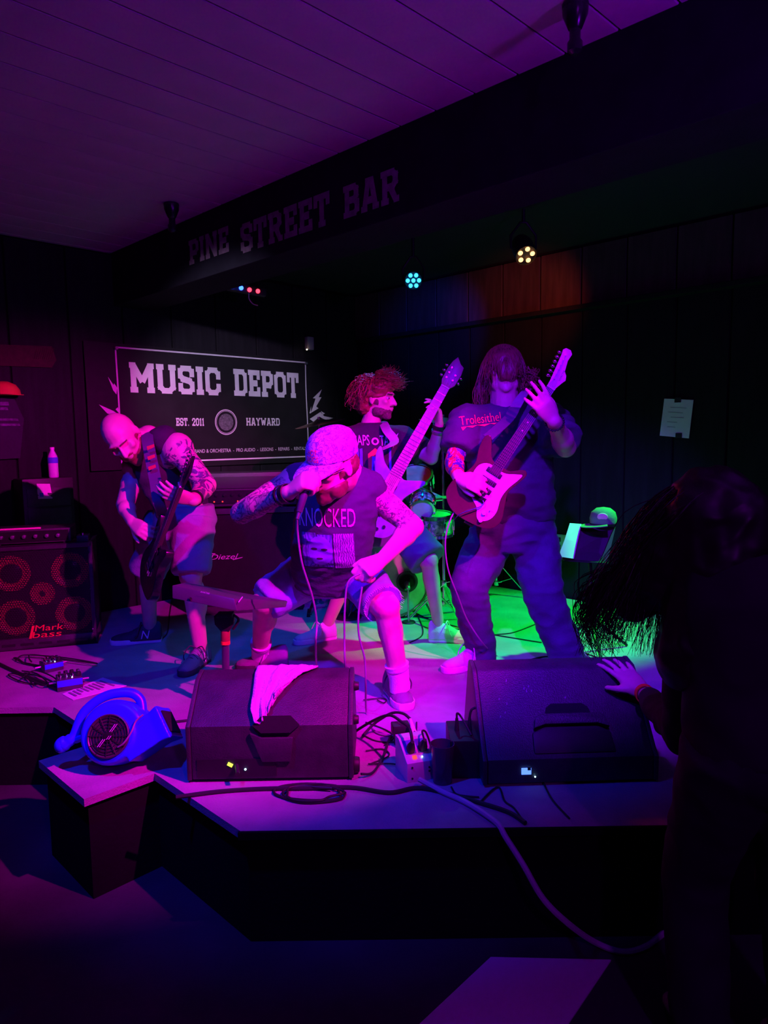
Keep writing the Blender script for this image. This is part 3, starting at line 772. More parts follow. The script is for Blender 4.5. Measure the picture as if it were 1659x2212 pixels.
zz = [(-0.5, 0.035), (-0.36, 0.02), (-0.30, -0.04), (-0.46, -0.045), (-0.40, -0.02), (-0.36, 0.0)]
g.add([M @ V((a*lwid, b, 0.0012)) for a, b in ((-0.52, 0.036), (-0.30, 0.030), (-0.33, 0.024), (-0.46, 0.026))], [(0, 1, 2, 3)])
g.add([M @ V((a*lwid, b, 0.0012)) for a, b in ((0.2, -0.020), (0.52, -0.006), (0.50, -0.012), (0.22, -0.026))], [(0, 1, 2, 3)])
tag(g.make('script_logo', mat('silver_logo', (0.8, 0.78, 0.8), 0.35, 0.3), t, smooth=False), kind='stuff')
ht = mid + UP*H
hd = thing('guitar_amp_head', 'wide black guitar amplifier head with red pilot lights on the guitar cabinet', 'amplifier', ht - dn*0.15)
G().box(ht + UP*0.137 - dn*0.16, (dw*0.94, 0.27, 0.25), R_).make('case', MATS['blackcase'], hd, bevel=0.012)
G().box(ht + UP*0.085 - dn*0.018, (dw*0.88, 0.012, 0.095), R_).make('control_panel', MATS['blackgloss'], hd, smooth=False)
G().box(ht + UP*0.19 - dn*0.018, (dw*0.88, 0.012, 0.085), R_).make('vent_panel', MATS['black'], hd, smooth=False)
for k in range(12):
    p = ht + UP*(0.10) + dx_*(-0.32+k*0.058) - dn*0.012; G().cyl(p, p+dn*0.016, 0.012, 0.010, 10).make('knob', MATS['blackgloss'], hd)
for k, s in enumerate((-0.22, -0.16, -0.05, 0.02)):
    p = ht + UP*0.052 + dx_*s - dn*0.008; G().ell(p, 0.006, 0.006, 0.006).make('pilot_light', mat('pilot', (1, .1, .05), .4, emit=(1, .06, .02), estr=0.8), hd)
for sx in (-0.3, 0.3):
    for so in (-0.06, -0.26):
        p = ht + dx_*sx + dn*so; G().cyl(p, p+UP*0.013, 0.018, 0.016, 12).make('foot', MATS['blackrubber'], hd)
# ================================================================== monitor wedges
def wedge(label, A, B, prof, cat='stage monitor'):
    A, B = V(A), V(B); x = (B-A).normalized(); y = UP.cross(x); L = (B-A).length
    t = thing('stage_monitor', label, 'monitor speaker', (A+B)/2, None)
    M = Matrix.Translation(A) @ R3(y, UP, x).to_4x4()          # local x -> depth, local y -> up, local z -> along
    g = G().prism(prof, M @ Matrix.Translation((0, 0, 0.018)), L-0.036)
    g.make('cabinet', MATS['blackcase'], t, bevel=0.008)
    for s in (0.0, L-0.018):
        n = len(prof); cxm = sum(p[0] for p in prof)/n; cym = sum(p[1] for p in prof)/n
        pr = [(cxm+(a-cxm)*1.012, max(0.0, cym+(b-cym)*1.012)) for a, b in prof]
        G().prism(pr, M @ Matrix.Translation((0, 0, s)), 0.018).make('end_panel', MATS['blackcase'], t, bevel=0.005)
    return t, M, x, y, L
A, B = st(405, 1692), st(764, 1686)
prof = [(0, 0.012), (0, 0.222), (0.035, 0.245), (0.16, 0.342), (0.175, 0.350), (0.25, 0.362), (0.27, 0.35), (0.40, 0.09), (0.40, 0.012)]
t, M, x, y, L = wedge('black stage monitor wedge at left with a towel over its top', A, B, prof)
LM = (t, M, x, y, L)
def onprof(M, L, s, prof_pts, k, off=0.0):
    pass
# rear handle: dark hollow with a grip panel under it
mat('recess', (0.004, 0.004, 0.005), 0.9)
hx = L*0.535
G().prism([(-0.085, 0), (-0.05, 0.035), (0.06, 0.035), (0.095, 0), (0.06, -0.028), (-0.05, -0.028)], M @ Matrix.Translation((-0.003, 0.225, hx)) @ R3((0, 0, 1), (0.3, 0.95, 0), (-0.95, 0.3, 0)).to_4x4(), 0.006).make('handle_hollow', MATS['recess'], t)
gp = G(); gp.prism([(-0.095, 0.085), (-0.05, 0.065), (0.07, 0.065), (0.06, -0.03), (-0.05, -0.03)], M @ Matrix.Translation((0.0, 0.115, hx)) @ R3((0, 0, 1), (0, 1, 0), (-1, 0, 0)).to_4x4(), 0.016)
gp.make('handle_grip', MATS['blackcase'], t, bevel=0.006)
G().box(M @ V((-0.002, 0.06, L*0.30)), (0.30, 0.004, 0.07), R3(x, y, UP)).make('connector_plate', MATS['black'], t, smooth=False)
dl = plane_hit(497, 1652, A - y*0.006, y)
G().box(dl, (0.020, 0.004, 0.012), R3(x, y, UP) @ Matrix.Rotation(0.5, 3, 'Y')).make('display', mat('lime_display', (.6, 1, .1), .4, emit=(0.55, 1.0, 0.02), estr=2.2), t, smooth=False)
dl2 = plane_hit(530, 1662, A - y*0.006, y)
G().ell(dl2, 0.004, 0.004, 0.004).make('power_light', mat('white_blue_led', (.6, .8, 1), .4, emit=(0.35, 0.7, 1.0), estr=5), t)
G().cyl(plane_hit(513, 1672, A - y*0.05, y), A.lerp(B, 0.30) + UP*0.07, 0.008, 0.008, 12).make('plug', MATS['blackrubber'], t)
for k, (a, b) in enumerate(((0.20, 0.30), (0.10, 0.20))):
    p = M @ V((a, b, L)); G().cyl(p, p + x*0.02, 0.02, 0.016, 16).make('side_knob', MATS['blackrubber'], t, bevel=0.003)
p = M @ V((0.06, 0.035, L)); G().cyl(p, p + x*0.022, 0.032, 0.028, 16).make('rubber_foot', MATS['blackrubber'], t, bevel=0.004)
# right monitor
A, B = st(1043, 1702), st(1422, 1690)
prof = [(0, 0.012), (0, 0.105), (0.03, 0.13), (0.24, 0.360), (0.255, 0.370), (0.33, 0.382), (0.35, 0.37), (0.46, 0.09), (0.46, 0.012)]
t, M, x, y, L = wedge('black stage monitor wedge at right under the reaching hand', A, B, prof)
RM = (t, M, x, y, L)
hx = L*0.53
sl = V((0.21, 0.23, 0)).normalized(); nr = V((-0.23, 0.21, 0)).normalized()
c = V((0.128, 0.236, hx))
Mh = M @ Matrix.Translation(c + nr*0.002) @ R3((0, 0, 1), sl, nr).to_4x4()
G().prism([(-0.095, -0.035), (-0.082, 0.012), (-0.06, 0.028), (0.06, 0.028), (0.082, 0.012), (0.095, -0.035)], Mh, 0.003).make('handle_hollow', MATS['recess'], t)
gp = G(); gp.prism([(-0.135, -0.035), (-0.115, -0.018), (0.115, -0.018), (0.135, -0.035), (0.145, -0.075), (0.10, -0.06), (-0.10, -0.06), (-0.145, -0.075)], M @ Matrix.Translation(c) @ R3((0, 0, 1), sl, nr).to_4x4(), 0.03); gp.make('handle_grip', MATS['blackcase'], t, bevel=0.006)
gp = G(); gp.prism([(-0.15, -0.085), (-0.10, -0.060), (0.10, -0.060), (0.15, -0.085), (0.155, -0.165), (-0.155, -0.165)], M @ Matrix.Translation(c - nr*0.02) @ R3((0, 0, 1), sl, nr).to_4x4(), 0.030); gp.make('lower_plate', MATS['black'], t, bevel=0.008)
dl = plane_hit(1137, 1666, A - y*0.006, y)
G().box(dl, (0.036, 0.004, 0.024), R3(x, y, UP)).make('display', mat('blue_display', (.3, .5, 1), .4, emit=(0.10, 0.24, 1.0), estr=1.6), t, smooth=False)
G().box(dl + UP*0.010 + x*0.010 - y*0.002, (0.012, 0.004, 0.010), R3(x, y, UP)).make('display_notch', MATS['recess'], t, smooth=False)
G().ell(plane_hit(1156, 1678, A - y*0.006, y), 0.003, 0.003, 0.003).make('power_light', MATS['white_blue_led'], t)
# faint scuffs on the right wedge
for k in range(14):
    a = random.uniform(0.03, 0.2); b = random.uniform(0.1, 0.62)
    p = M @ (V((0.03, 0.13, 0)).lerp(V((0.24, 0.36, 0)), min(1, 0.25+a*3.6)) + nr*0.0006 + V((0, 0, b*L)))
    G().prism([(0, 0), (0.004, 0.001), (0.005, 0.008+0.01*random.random()), (0.001, 0.007)], MX(p, x, UP.cross(x)*0.6+UP*0.7, V((0, -0.74, 0.67))), 0.0004).make('scuff', mat('scuff', (0.22, 0.2, 0.24), 0.7), t, smooth=False)
# towel over the left wedge: cloth follows top then slope
t, M, x, y, L = LM
path = [(0.29, 0.315), (0.27, 0.358), (0.25, 0.368), (0.175, 0.357), (0.158, 0.348), (0.035, 0.251), (0.0, 0.228)]
cum = [0]
for a, b in zip(path[:-1], path[1:]): cum.append(cum[-1] + math.hypot(b[0]-a[0], b[1]-a[1]))
def along(sv):
    sv = max(0, min(cum[-1], sv))
    for i in range(len(cum)-1):
        if sv <= cum[i+1]:
            k = (sv-cum[i])/(cum[i+1]-cum[i]); a, b = path[i], path[i+1]
            d = V((b[0]-a[0], b[1]-a[1], 0)).normalized()
            return V((a[0]+(b[0]-a[0])*k, a[1]+(b[1]-a[1])*k, 0)), V((-d.y, d.x, 0))*-1
tw = thing('towel', 'pale terry towel draped over the top of the left stage monitor', 'towel', M @ V((0.2, 0.36, L*0.5)))
g = G(); NS, NT = 40, 34
def edge_uv(ss, tt):
    # cloth corner coordinates: ss across, tt down; returns (length along the profile, position along the wedge)
    zl = 0.372 + 0.012*tt + 0.055*max(0, tt-0.72)/0.28
    zr = 0.770 - 0.245*tt
    low = 0.40 - 0.17*max(0, ss-0.10)**0.9 - 0.05*max(0, 0.10-ss)
    hi = 0.060 + 0.035*abs(ss-0.42)
    return hi + tt*(low-hi), L*(zl + (zr-zl)*ss)
rows = []
for j in range(NT+1):
    tt = j/NT; row = []
    for i in range(NS+1):
        ss = i/NS; sv, zz = edge_uv(ss, tt)
        p, nn = along(sv)
        if nn.y < 0: nn = -nn
        fold = 0.009*max(0, math.sin(ss*20 + tt*3.0 - 1)) + 0.005*max(0, math.sin(ss*37 - tt*3))
        lift = 0.008 + fold*(0.35+tt) + 0.003*noise.noise(V((ss*9, tt*9, 0))) + 0.03*max(0, ss-0.8)*tt
        row.append(M @ (p + nn*lift + V((0, 0, zz))))
    rows.append(row)
vs = [p for r_ in rows for p in r_]; W1 = NS+1
fs = [(j*W1+i, j*W1+i+1, (j+1)*W1+i+1, (j+1)*W1+i) for j in range(NT) for i in range(NS)]
g.add(vs, fs)
o = g.make('cloth', mat('terry', (0.80, 0.76, 0.80), 0.95, var=0.12, scale=160, bump=0.9, bscale=320), tw)
sm = o.modifiers.new('thick', 'SOLIDIFY'); sm.thickness = 0.006; sm.offset = 1
# ================================================================== drum kit at the back
mat('kick_shell', (0.30, 0.12, 0.08), 0.35, var=0.4, scale=6, coat=0.3)
mat('drum_head', (0.45, 0.40, 0.34), 0.5, var=0.35, scale=7)
mat('drum_white', (0.75, 0.74, 0.72), 0.5)
mat('brass', (0.55, 0.42, 0.18), 0.3, 0.9)
spk_m = bpy.data.materials.new('sparkle_shell'); spk_m.use_nodes = True; MATS['sparkle_shell'] = spk_m
nt = spk_m.node_tree; b = nt.nodes['Principled BSDF']; b.inputs['Roughness'].default_value = 0.25; b.inputs['Metallic'].default_value = 0.4
tc = nt.nodes.new('ShaderNodeTexCoord'); vo = nt.nodes.new('ShaderNodeTexVoronoi'); vo.inputs['Scale'].default_value = 55
nt.links.new(tc.outputs['Object'], vo.inputs['Vector']); rp = nt.nodes.new('ShaderNodeValToRGB')
rp.color_ramp.elements[0].color = (0.15, 0.3, 0.25, 1); rp.color_ramp.elements[1].color = (0.9, 0.95, 0.9, 1); rp.color_ramp.elements[0].position = .3; rp.color_ramp.elements[1].position = .75
nt.links.new(vo.outputs['Color'], rp.inputs['Fac']); nt.links.new(rp.outputs['Color'], b.inputs['Base Color'])
def drum(name, label, c, axis, R, dep, shellm, headm, nlug=8, batter='drum_white', legs=None):
    """c = centre of the near head; axis = outward normal of that head"""
    c = V(c); z = V(axis).normalized(); x, y, _ = frame(z); M = MX(c, x, y, z)
    t = thing(name, label, 'drum', c - z*dep/2 - UP*R*0)
    G().lathe([(R, -dep), (R, 0.0), (R-0.006, 0.0), (R-0.006, -dep)], M, 40, closed=True).make('shell', MATS[shellm], t)
    G().lathe([(R-0.004, 0.002), (R*0.6, 0.003), (0.003, 0.003)], M, 40).make('drum_head', MATS[headm], t)
    G().lathe([(R-0.004, -dep-0.002), (R*0.6, -dep-0.003), (0.003, -dep-0.003)], M, 40).make('drum_head', MATS[batter], t)
    for zz in (0.0, -dep):
        G().lathe([(R+0.004, zz-0.012), (R+0.012, zz-0.012), (R+0.012, zz+0.010), (R-0.002, zz+0.012), (R-0.002, zz+0.006), (R+0.004, zz+0.004)], M, 40, closed=True).make('hoop', MATS['chrome'] if R < 0.25 else MATS[shellm], t)
    for k in range(nlug):
        a = 2*PI*(k+0.5)/nlug; p = M @ V(((R+0.012)*math.cos(a), (R+0.012)*math.sin(a), -dep*0.5))
        u_ = (M.to_3x3() @ V((math.cos(a), math.sin(a), 0)))
        lg = G().box(p, (0.022, 0.018, min(0.09, dep*0.5)), R3(u_, z.cross(u_), z)).make('lug', MATS['chrome'], t, bevel=0.003)
        for zz in (-dep, 0.0):
            q = M @ V(((R+0.016)*math.cos(a), (R+0.016)*math.sin(a), zz)); G().cyl(q, p + (q-p)*0.4, 0.0045, 0.0045, 8).make('tension_rod', MATS['chrome'], lg)
    return t, M
kc = onY(842, 1240, 5.0); KR = kc.z - STG - 0.02
KR = min(0.29, max(0.25, KR)); kc.z = STG + KR + 0.016
kt, M = drum('bass_drum', 'big bass drum with a round ported front head behind the bassist', kc, (0.1, -1, 0.02), KR, 0.42, 'kick_shell', 'drum_head', 8)
pp = onY(879, 1256, 4.99)
z = V((0.1, -1, 0.02)).normalized()
Mp = MX(pp, V((1, 0.1, 0)), UP, z)
G().lathe([(0.075, 0.002), (0.078, 0.010), (0.062, 0.012), (0.052, 0.004), (0.052, 0.0)], Mp, 32).make('port_ring', MATS['black'], kt)
G().lathe([(0.052, 0.006), (0.003, 0.006)], Mp, 32).make('port_hole', MATS['recess'], kt)
for s in (-1, 1):
    p = kc + V((s*KR*0.8, 0.1, -KR*0.55)); G().cyl(p, V((p.x+s*0.08, p.y-0.12, STG)), 0.008, 0.006).make('spur', MATS['chrome'], kt)
# microphone in the port
mi = thing('drum_microphone', 'small microphone on a short stand in front of the bass drum port', 'microphone', V((pp.x, 4.86, STG)))
a_ = pp + V((0.0, -0.03, -0.01))
G().cap(a_, a_ + V((0.005, -0.07, -0.015)), 0.020, 0.016).make('mic_head', MATS['steel'], mi)
G().cyl(a_ + V((0.005, -0.07, -0.02)), V((a_.x+0.005, a_.y-0.08, STG+0.01)), 0.006).make('stem', MATS['steel'], mi)
G().cyl(V((a_.x+0.005, a_.y-0.08, STG)), V((a_.x+0.005, a_.y-0.08, STG+0.012)), 0.05, 0.045, 20).make('base', MATS['black'], mi, bevel=0.003)
# rack tom, floor tom head, snare
t1 = onY(903, 1046, 4.95)
tt, M = drum('rack_tom', 'dark rack tom with chrome rims above the snare drum', t1 + V((-0.02, 0.05, 0.06)), (-0.10, -0.55, 0.82), 0.12, 0.17, 'black', 'drum_head', 6)
G().cyl(t1 + V((-0.06, 0.10, -0.05)), V((kc.x+0.02, kc.y+0.2, kc.z+KR)), 0.014).make('tom_post', MATS['chrome'], tt)
t2 = onY(913, 1101, 4.75)
tt, M = drum('small_tom', 'small drum with a pale bottom head tilted under the rack tom', t2, (-0.1, -0.86, -0.5), 0.075, 0.10, 'sparkle_shell', 'drum_white', 6)
G().cyl(t2 + V((0.0, 0.06, 0.05)), t2 + V((0.14, 0.10, 0.06)), 0.010).make('mount_arm', MATS['chrome'], tt)
sc_ = onY(941, 1112, 4.85)
sn, M = drum('snare_drum', 'sparkle snare drum lit green on a chrome stand', sc_ , (0.0, -0.12, 1), 0.115, 0.13, 'sparkle_shell', 'drum_white', 8)
b_ = sc_ - UP*0.135
G().tube([b_ + V((0.11, 0, 0.02)), b_ + V((0.02, 0, -0.03)), b_ + V((-0.11, 0, 0.02))], 0.007).make('basket', MATS['chrome'], sn)
G().cyl(b_ - UP*0.02, V((b_.x, b_.y, STG+0.2)), 0.012).make('stand_pole', MATS['chrome'], sn)
for k in range(3):
    a = k*2*PI/3 + 0.5; G().cyl(V((b_.x, b_.y, STG+0.22)), V((b_.x+0.22*math.cos(a), b_.y+0.22*math.sin(a), STG+0.006)), 0.008).make('leg', MATS['chrome'], sn)
def stand(name, label, base, top, legs=3, spread=0.28, lh=0.25, r=0.011, rot=0.3, cat='stand'):
    t = thing(name, label, cat, V((base.x, base.y, STG)))
    G().cyl(V((base.x, base.y, STG+0.10)), V((base.x, base.y, top)), r).make('pole', MATS['chrome'], t)
    for k in range(3):
        a = rot + k*2*PI/3; e = V((base.x + spread*math.cos(a), base.y + spread*math.sin(a), STG+0.012))
        lg = G().bar(V((base.x, base.y, STG+lh)), e, 0.022, 0.006).make('leg', MATS['chrome'], t)
        G().cyl(e - UP*0.012, e + UP*0.012, 0.014, 0.012, 10).make('rubber_foot', MATS['blackrubber'], lg)
        G().bar(V((base.x, base.y, STG+0.11)), V((base.x, base.y, STG+lh)).lerp(e, 0.5), 0.012, 0.004).make('brace', MATS['chrome'], t)
    for zz in (STG+0.11, STG+lh+0.01, STG+0.62):
        if zz < top: G().cyl(V((base.x, base.y, zz-0.02)), V((base.x, base.y, zz+0.02)), r+0.009, r+0.009, 14).make('clamp', MATS['chrome'], t, bevel=0.002)
        if zz < top: G().bar(V((base.x, base.y, zz)), V((base.x+0.045, base.y-0.01, zz+0.012)), 0.014, 0.006).make('wing_screw', MATS['chrome'], t, bevel=0.001)
    return t
cs = st(960, 1302); cs = V((0.43, 4.98, STG))
cs.x = onY(958, 1100, 4.98).x
s1 = stand('cymbal_stand', 'chrome cymbal stand right of the snare drum', cs, onY(958, 900, 4.98).z, rot=0.9, cat='cymbal stand')
ar = onY(925, 1074, 4.85); G().bar(ar, onY(966, 1074, 4.93), 0.022, 0.018).make('clamp_arm', MATS['drum_white'], s1, bevel=0.003)
G().cyl(onY(880, 1042, 4.8), onY(952, 1074, 4.9), 0.010, 0.010).make('boom_arm', MATS['drum_white'], s1)
def cymbal(c, nrm, R, label):
    x, y, z = frame(nrm); M = MX(c, x, y, z)
    t = thing('cymbal', label, 'cymbal', c)
    G().lathe([(0.006, 0.012), (0.03, 0.010), (0.045, 0.0), (R, -0.022), (R, -0.024), (0.045, -0.003), (0.03, 0.007), (0.006, 0.009)], M, 48, closed=True).make('disc', MATS['brass'], t)
    G().cyl(V(c) + z*0.008, V(c) + z*0.03, 0.010, 0.009, 12).make('wing_nut', MATS['chrome'], t)
    return t
cymbal(onY(958, 905, 4.98) , V((0.12, -0.1, 1)), 0.17, 'thin cymbal on the chrome stand beside the red-sleeved forearm')
c2 = onY(690, 909, 5.35)
cymbal(c2, V((-0.18, -0.08, 1)), 0.19, 'dark cymbal tilted at the right end of the banner')
stand('cymbal_stand', 'thin stand carrying the cymbal beside the banner', V((c2.x, c2.y, STG)), c2.z - 0.012, rot=0.2, cat='cymbal stand')
tb = st(1072, 1288)
s3 = stand('drum_stand', 'low chrome tripod stand on the green-lit floor behind the right guitarist', tb, STG+0.34, spread=0.26, lh=0.30, rot=-0.35)
G().cyl(V((tb.x, tb.y, STG+0.34)), V((tb.x, tb.y, STG+0.37)), 0.05, 0.05, 20).make('stool_plate', MATS['chrome'], s3)
G().lathe([(0.01, 0), (0.15, 0.0), (0.165, 0.02), (0.165, 0.05), (0.15, 0.065), (0.01, 0.07)], Matrix.Translation(V((tb.x, tb.y, STG+0.37))), 32).make('seat', MATS['black'], s3)
# pedal pieces and bits under the kit
pdx = st(668, 1326)
ps = thing('round_base_stand', 'round black stand base with a thin upright behind the singer', 'stand', st(750, 1335))
c = st(752, 1334); G().lathe([(0.01, 0), (0.10, 0), (0.10, 0.012), (0.085, 0.022), (0.01, 0.026)], Matrix.Translation(c), 32).make('base', MATS['black'], ps)
G().cyl(c + UP*0.02, c + UP*0.55, 0.012).make('pole', MATS['black'], ps)
for k, (ua, va, ub, vb) in enumerate(((690, 1278, 668, 1328), (740, 1295, 727, 1328))):
    b0 = st(ub, vb); t = thing('tripod_stand', ('thin bright stand leg with a black rubber foot left of the bassist shin' if k == 0 else 'short bright stand leg with a rubber foot right of the bassist shin'), 'stand', b0)
    top = onY(ua, va, b0.y+0.15)
    G().cyl(b0 + UP*0.03, top, 0.008, 0.008).make('rod', MATS['chrome'], t)
    G().cyl(b0, b0 + UP*0.045, 0.018, 0.011, 12).make('rubber_foot', MATS['blackrubber'], t)
    G().cyl(top, V((top.x+0.02, top.y+0.1, top.z+0.25)), 0.008).make('upper_rod', MATS['chrome'], t)
# ================================================================== tablet-like pad on a stand
pz = thing('pad_stand', 'black pole stand with a clamp head and an orange collar', 'stand', V((-0.83, 3.3, STG)))
PY = 3.28
base = st(484, 1520); base = V((onY(485, 1440, PY).x, PY, STG))
pz.location = base
topp = onY(487, 1352, PY)
G().lathe([(0.01, 0), (0.13, 0), (0.13, 0.012), (0.11, 0.025), (0.02, 0.035)], Matrix.Translation(base), 32).make('base', MATS['black'], pz)
G().cyl(base + UP*0.03, topp, 0.018, 0.018).make('pole', mat('pole_metal', (0.16, 0.14, 0.16), 0.35, 0.6), pz)
G().cyl(onY(487, 1391, PY), onY(487, 1362, PY), 0.022, 0.022, 18).make('collar', mat('brown_plastic', (0.30, 0.10, 0.03), 0.5), pz, bevel=0.002)
G().cyl(onY(487, 1391, PY) - V((0, 0.001, 0)), onY(487, 1384, PY) - V((0, 0.001, 0)), 0.0225, 0.0225, 18).make('orange_band', mat('orange_plastic', (1.0, 0.24, 0.03), 0.5), pz)
hp = onY(487, 1342, PY)
G().prism([(-0.05, 0.03), (-0.047, -0.01), (-0.02, -0.045), (0.02, -0.045), (0.04, -0.01), (0.045, 0.03)], MX(hp + V((0, 0.02, 0)), (1, 0, 0), (0, 0, 1), (0, -1, 0)), 0.04).make('clamp_head', MATS['blackrubber'], pz, bevel=0.004)
G().tube(spline([hp + V((0.04, 0, 0.03)), hp + V((0.062, 0, 0.005)), hp + V((0.035, 0, -0.04))]), 0.006).make('clamp_lever', MATS['blackrubber'], pz)
G().cyl(hp + UP*0.03, onY(487, 1325, PY), 0.012).make('neck', MATS['black'], pz)
G().box(onY(487, 1326, PY) - UP*0.004, (0.075, 0.06, 0.02)).make('mount_plate', MATS['black'], pz, bevel=0.003)
# the pad itself: slab tilted, deeper at its left end
pd = thing('sampling_pad', 'flat dark electronic pad tilted on the pole stand', 'drum pad', onY(487, 1318, PY))
a0 = onY(372, 1264, 3.22); a1 = onY(372, 1288, 3.20); b0_ = onY(505, 1293, 3.14); b1_ = onY(512, 1320, 3.12)
e0 = onY(622, 1298, 3.42); e1 = onY(618, 1312, 3.44); bk0 = onY(400, 1258, 3.55); bk1 = onY(400, 1275, 3.55)
g = G(); top4 = [a0, b0_, e0, bk0]; bot4 = [a1 - UP*0.01, b1_, e1, bk1]
g.add(top4 + bot4, [(0, 1, 2, 3), (7, 6, 5, 4), (0, 4, 5, 1), (1, 5, 6, 2), (2, 6, 7, 3), (3, 7, 4, 0)])
g.make('body', mat('pad_plastic', (0.07, 0.055, 0.075), 0.4), pd, bevel=0.006)
nrm_f = (b0_-a0).cross(UP).normalized(); nrm_f = nrm_f if nrm_f.y < 0 else -nrm_f
xx = (b0_-a0).normalized(); lp = onY(446, 1279, 3.165) + nrm_f*0.012
g = G(); vs, fs = text_mesh('AVATAR', 0.012, 0.046, 0.2); M = MX(lp, xx, UP, nrm_f); g.add([M @ V((v.x, v.y, 0.002)) for v in vs], fs); tag(g.make('badge_lettering', MATS['white'], pd, smooth=False), kind='stuff')
G().bar(onY(515, 1301, 3.125), onY(524, 1289, 3.14), 0.003, 0.003).make('edge_mark', mat('pale_edge', (0.8, 0.6, 0.8), 0.4), pd, smooth=False)
G().cyl(onY(408, 1292, 3.19), onY(412, 1293, 3.17), 0.006).make('jack', MATS['chrome'], pd)
# ================================================================== air mover
fc = onY(237, 1606, 2.66)
mat('blue_plastic', (0.02, 0.03, 0.9), 0.35, var=0.05)
zf = V((-0.05, -0.90, 0.42)).normalized(); xf = V((1, 0, 0)); xf = (xf - zf*xf.dot(zf)).normalized(); yf = zf.cross(xf)
MF = MX(fc, xf, yf, zf)
fan = thing('air_mover', 'bright blue plastic air mover fan lying at the left stage edge', 'fan', V((fc.x, fc.y, STG)))
def scroll(a):   # snail radius, grows towards the outlet at upper right
    return 0.108 + 0.030*(a/(2*PI))
N = 44; a0_ = math.radians(20)
rim = [((scroll(2*PI*i/N))*math.cos(a0_ - 2*PI*i/N), (scroll(2*PI*i/N))*math.sin(a0_ - 2*PI*i/N)) for i in range(N+1)]
out = [(0.205, 0.105), (0.232, 0.045), (0.238, 0.02)]
body_poly = rim
g = G()
def inset(poly, k): return [(x_*k, y_*k) for x_, y_ in poly]
rings = []
for zz, k in ((-0.16, 0.90), (-0.15, 0.97), (-0.12, 1.0), (-0.03, 1.0), (-0.008, 0.95), (0.0, 0.86), (0.0, 0.70)):
    rings.append([MF @ V((x_*k, y_*k, zz)) for x_, y_ in rim[:-1]])
g.loft(rings)
# outlet horn
def hr(cxp, cyp, wx, wz, ang):
    c_, s_ = math.cos(ang), math.sin(ang)
    q = [(-wx, -wz), (wx, -wz), (wx, wz), (-wx, wz)]
    return [MF @ V((cxp - s_*a, cyp + c_*a, -0.08 + b_)) for a, b_ in q]
an = math.radians(30)
def nlerp(a, b, k): return a + (b-a)*k
R_h = []
for k in range(5):
    tt_ = k/4; R_h.append(hr(nlerp(0.05, 0.21, tt_), nlerp(-0.045, 0.045, tt_), nlerp(0.070, 0.058, tt_) + (0.012 if k == 4 else 0), 0.072 + (0.012 if k == 4 else 0), an))
g2 = G().loft(R_h)
me = G(); me.v = g.v + g2.v; me.f = g.f + [tuple(i+len(g.v) for i in f) for f in g2.f]
fm = fuse(me, 0.006, 4)
skinpart('housing', fm, MATS['blue_plastic'], fan)
G().loft([hr(0.195, 0.0365, 0.046, 0.056, an), hr(0.2155, 0.048, 0.046, 0.056, an)]).make('outlet_mouth', MATS['recess'], fan)
g = G()
o_ = G().lathe([(0.083, 0.0), (0.083, 0.010), (0.079, 0.012), (0.070, 0.004), (0.004, 0.003)], MF @ Matrix.Translation((0, -0.008, 0.0)), 40).make('intake_disc', mat('fan_dark', (0.06, 0.03, 0.05), 0.4), fan)
for r_ in (0.022, 0.034, 0.046, 0.058, 0.070):
    G().tube([MF @ V((r_*math.cos(k*2*PI/32), -0.008 + r_*math.sin(k*2*PI/32), 0.010)) for k in range(32)], 0.0016, 6, True).make('guard_ring', MATS['black'], o_)
for k in range(12):
    a = k*2*PI/12; G().cyl(MF @ V((0.016*math.cos(a), -0.008+0.016*math.sin(a), 0.010)), MF @ V((0.078*math.cos(a), -0.008+0.078*math.sin(a), 0.011)), 0.0018, 0.0018, 6).make('guard_spoke', MATS['black'], o_)
G().lathe([(0.017, 0.006), (0.017, 0.013), (0.004, 0.015)], MF @ Matrix.Translation((0, -0.008, 0)), 20).make('hub', MATS['blackgloss'], o_)
for (x_, y_, l_) in ((0.020, 0.022, 0.034), (-0.022, -0.034, 0.034), (0.006, -0.014, 0.016)):
    for s in (-0.004, 0.004):
        G().bar(MF @ V((x_-l_*0.28+s, y_-l_*0.42, 0.014)), MF @ V((x_+l_*0.28+s, y_+l_*0.42, 0.014)), 0.0022, 0.002).make('label_stripe', mat('stripe_pale', (0.8, 0.5, 0.75), 0.5), o_, smooth=False)
# carrying handle: arc at upper left with a flared foot
hpts = spline([MF @ V((-0.205, -0.035, -0.05)), MF @ V((-0.165, -0.005, -0.05)), MF @ V((-0.135, 0.085, -0.05)), MF @ V((-0.06, 0.148, -0.06)), MF @ V((0.03, 0.162, -0.075)), MF @ V((0.075, 0.135, -0.09)), MF @ V((0.09, 0.08, -0.09))], 6)
rr_ = [0.030 if i < 3 else (0.024 if i < 6 else 0.019) for i in range(len(hpts))]
G().tube(hpts, rr_, 14).make('handle', MATS['blue_plastic'], fan)
G().ell(MF @ V((-0.209, -0.038, -0.05)), 0.027, 0.031, 0.031, R3(xf, yf, zf)).make('handle_knob', MATS['blue_plastic'], fan)
G().tube(spline([MF @ V((-0.155, -0.02, -0.05)), MF @ V((-0.12, -0.01, -0.04)), MF @ V((-0.10, -0.01, -0.03))]), 0.014).make('handle_foot', MATS['blue_plastic'], fan)
G().tube(spline([MF @ V((0.045, -0.05, 0.012)), MF @ V((0.07, -0.035, 0.02)), MF @ V((0.095, 0.005, 0.02)), MF @ V((0.105, 0.045, 0.01)), MF @ V((0.13, 0.07, 0.006))]), 0.0035).make('power_lead', mat('grey_cable', (0.25, 0.2, 0.25), 0.5), fan)
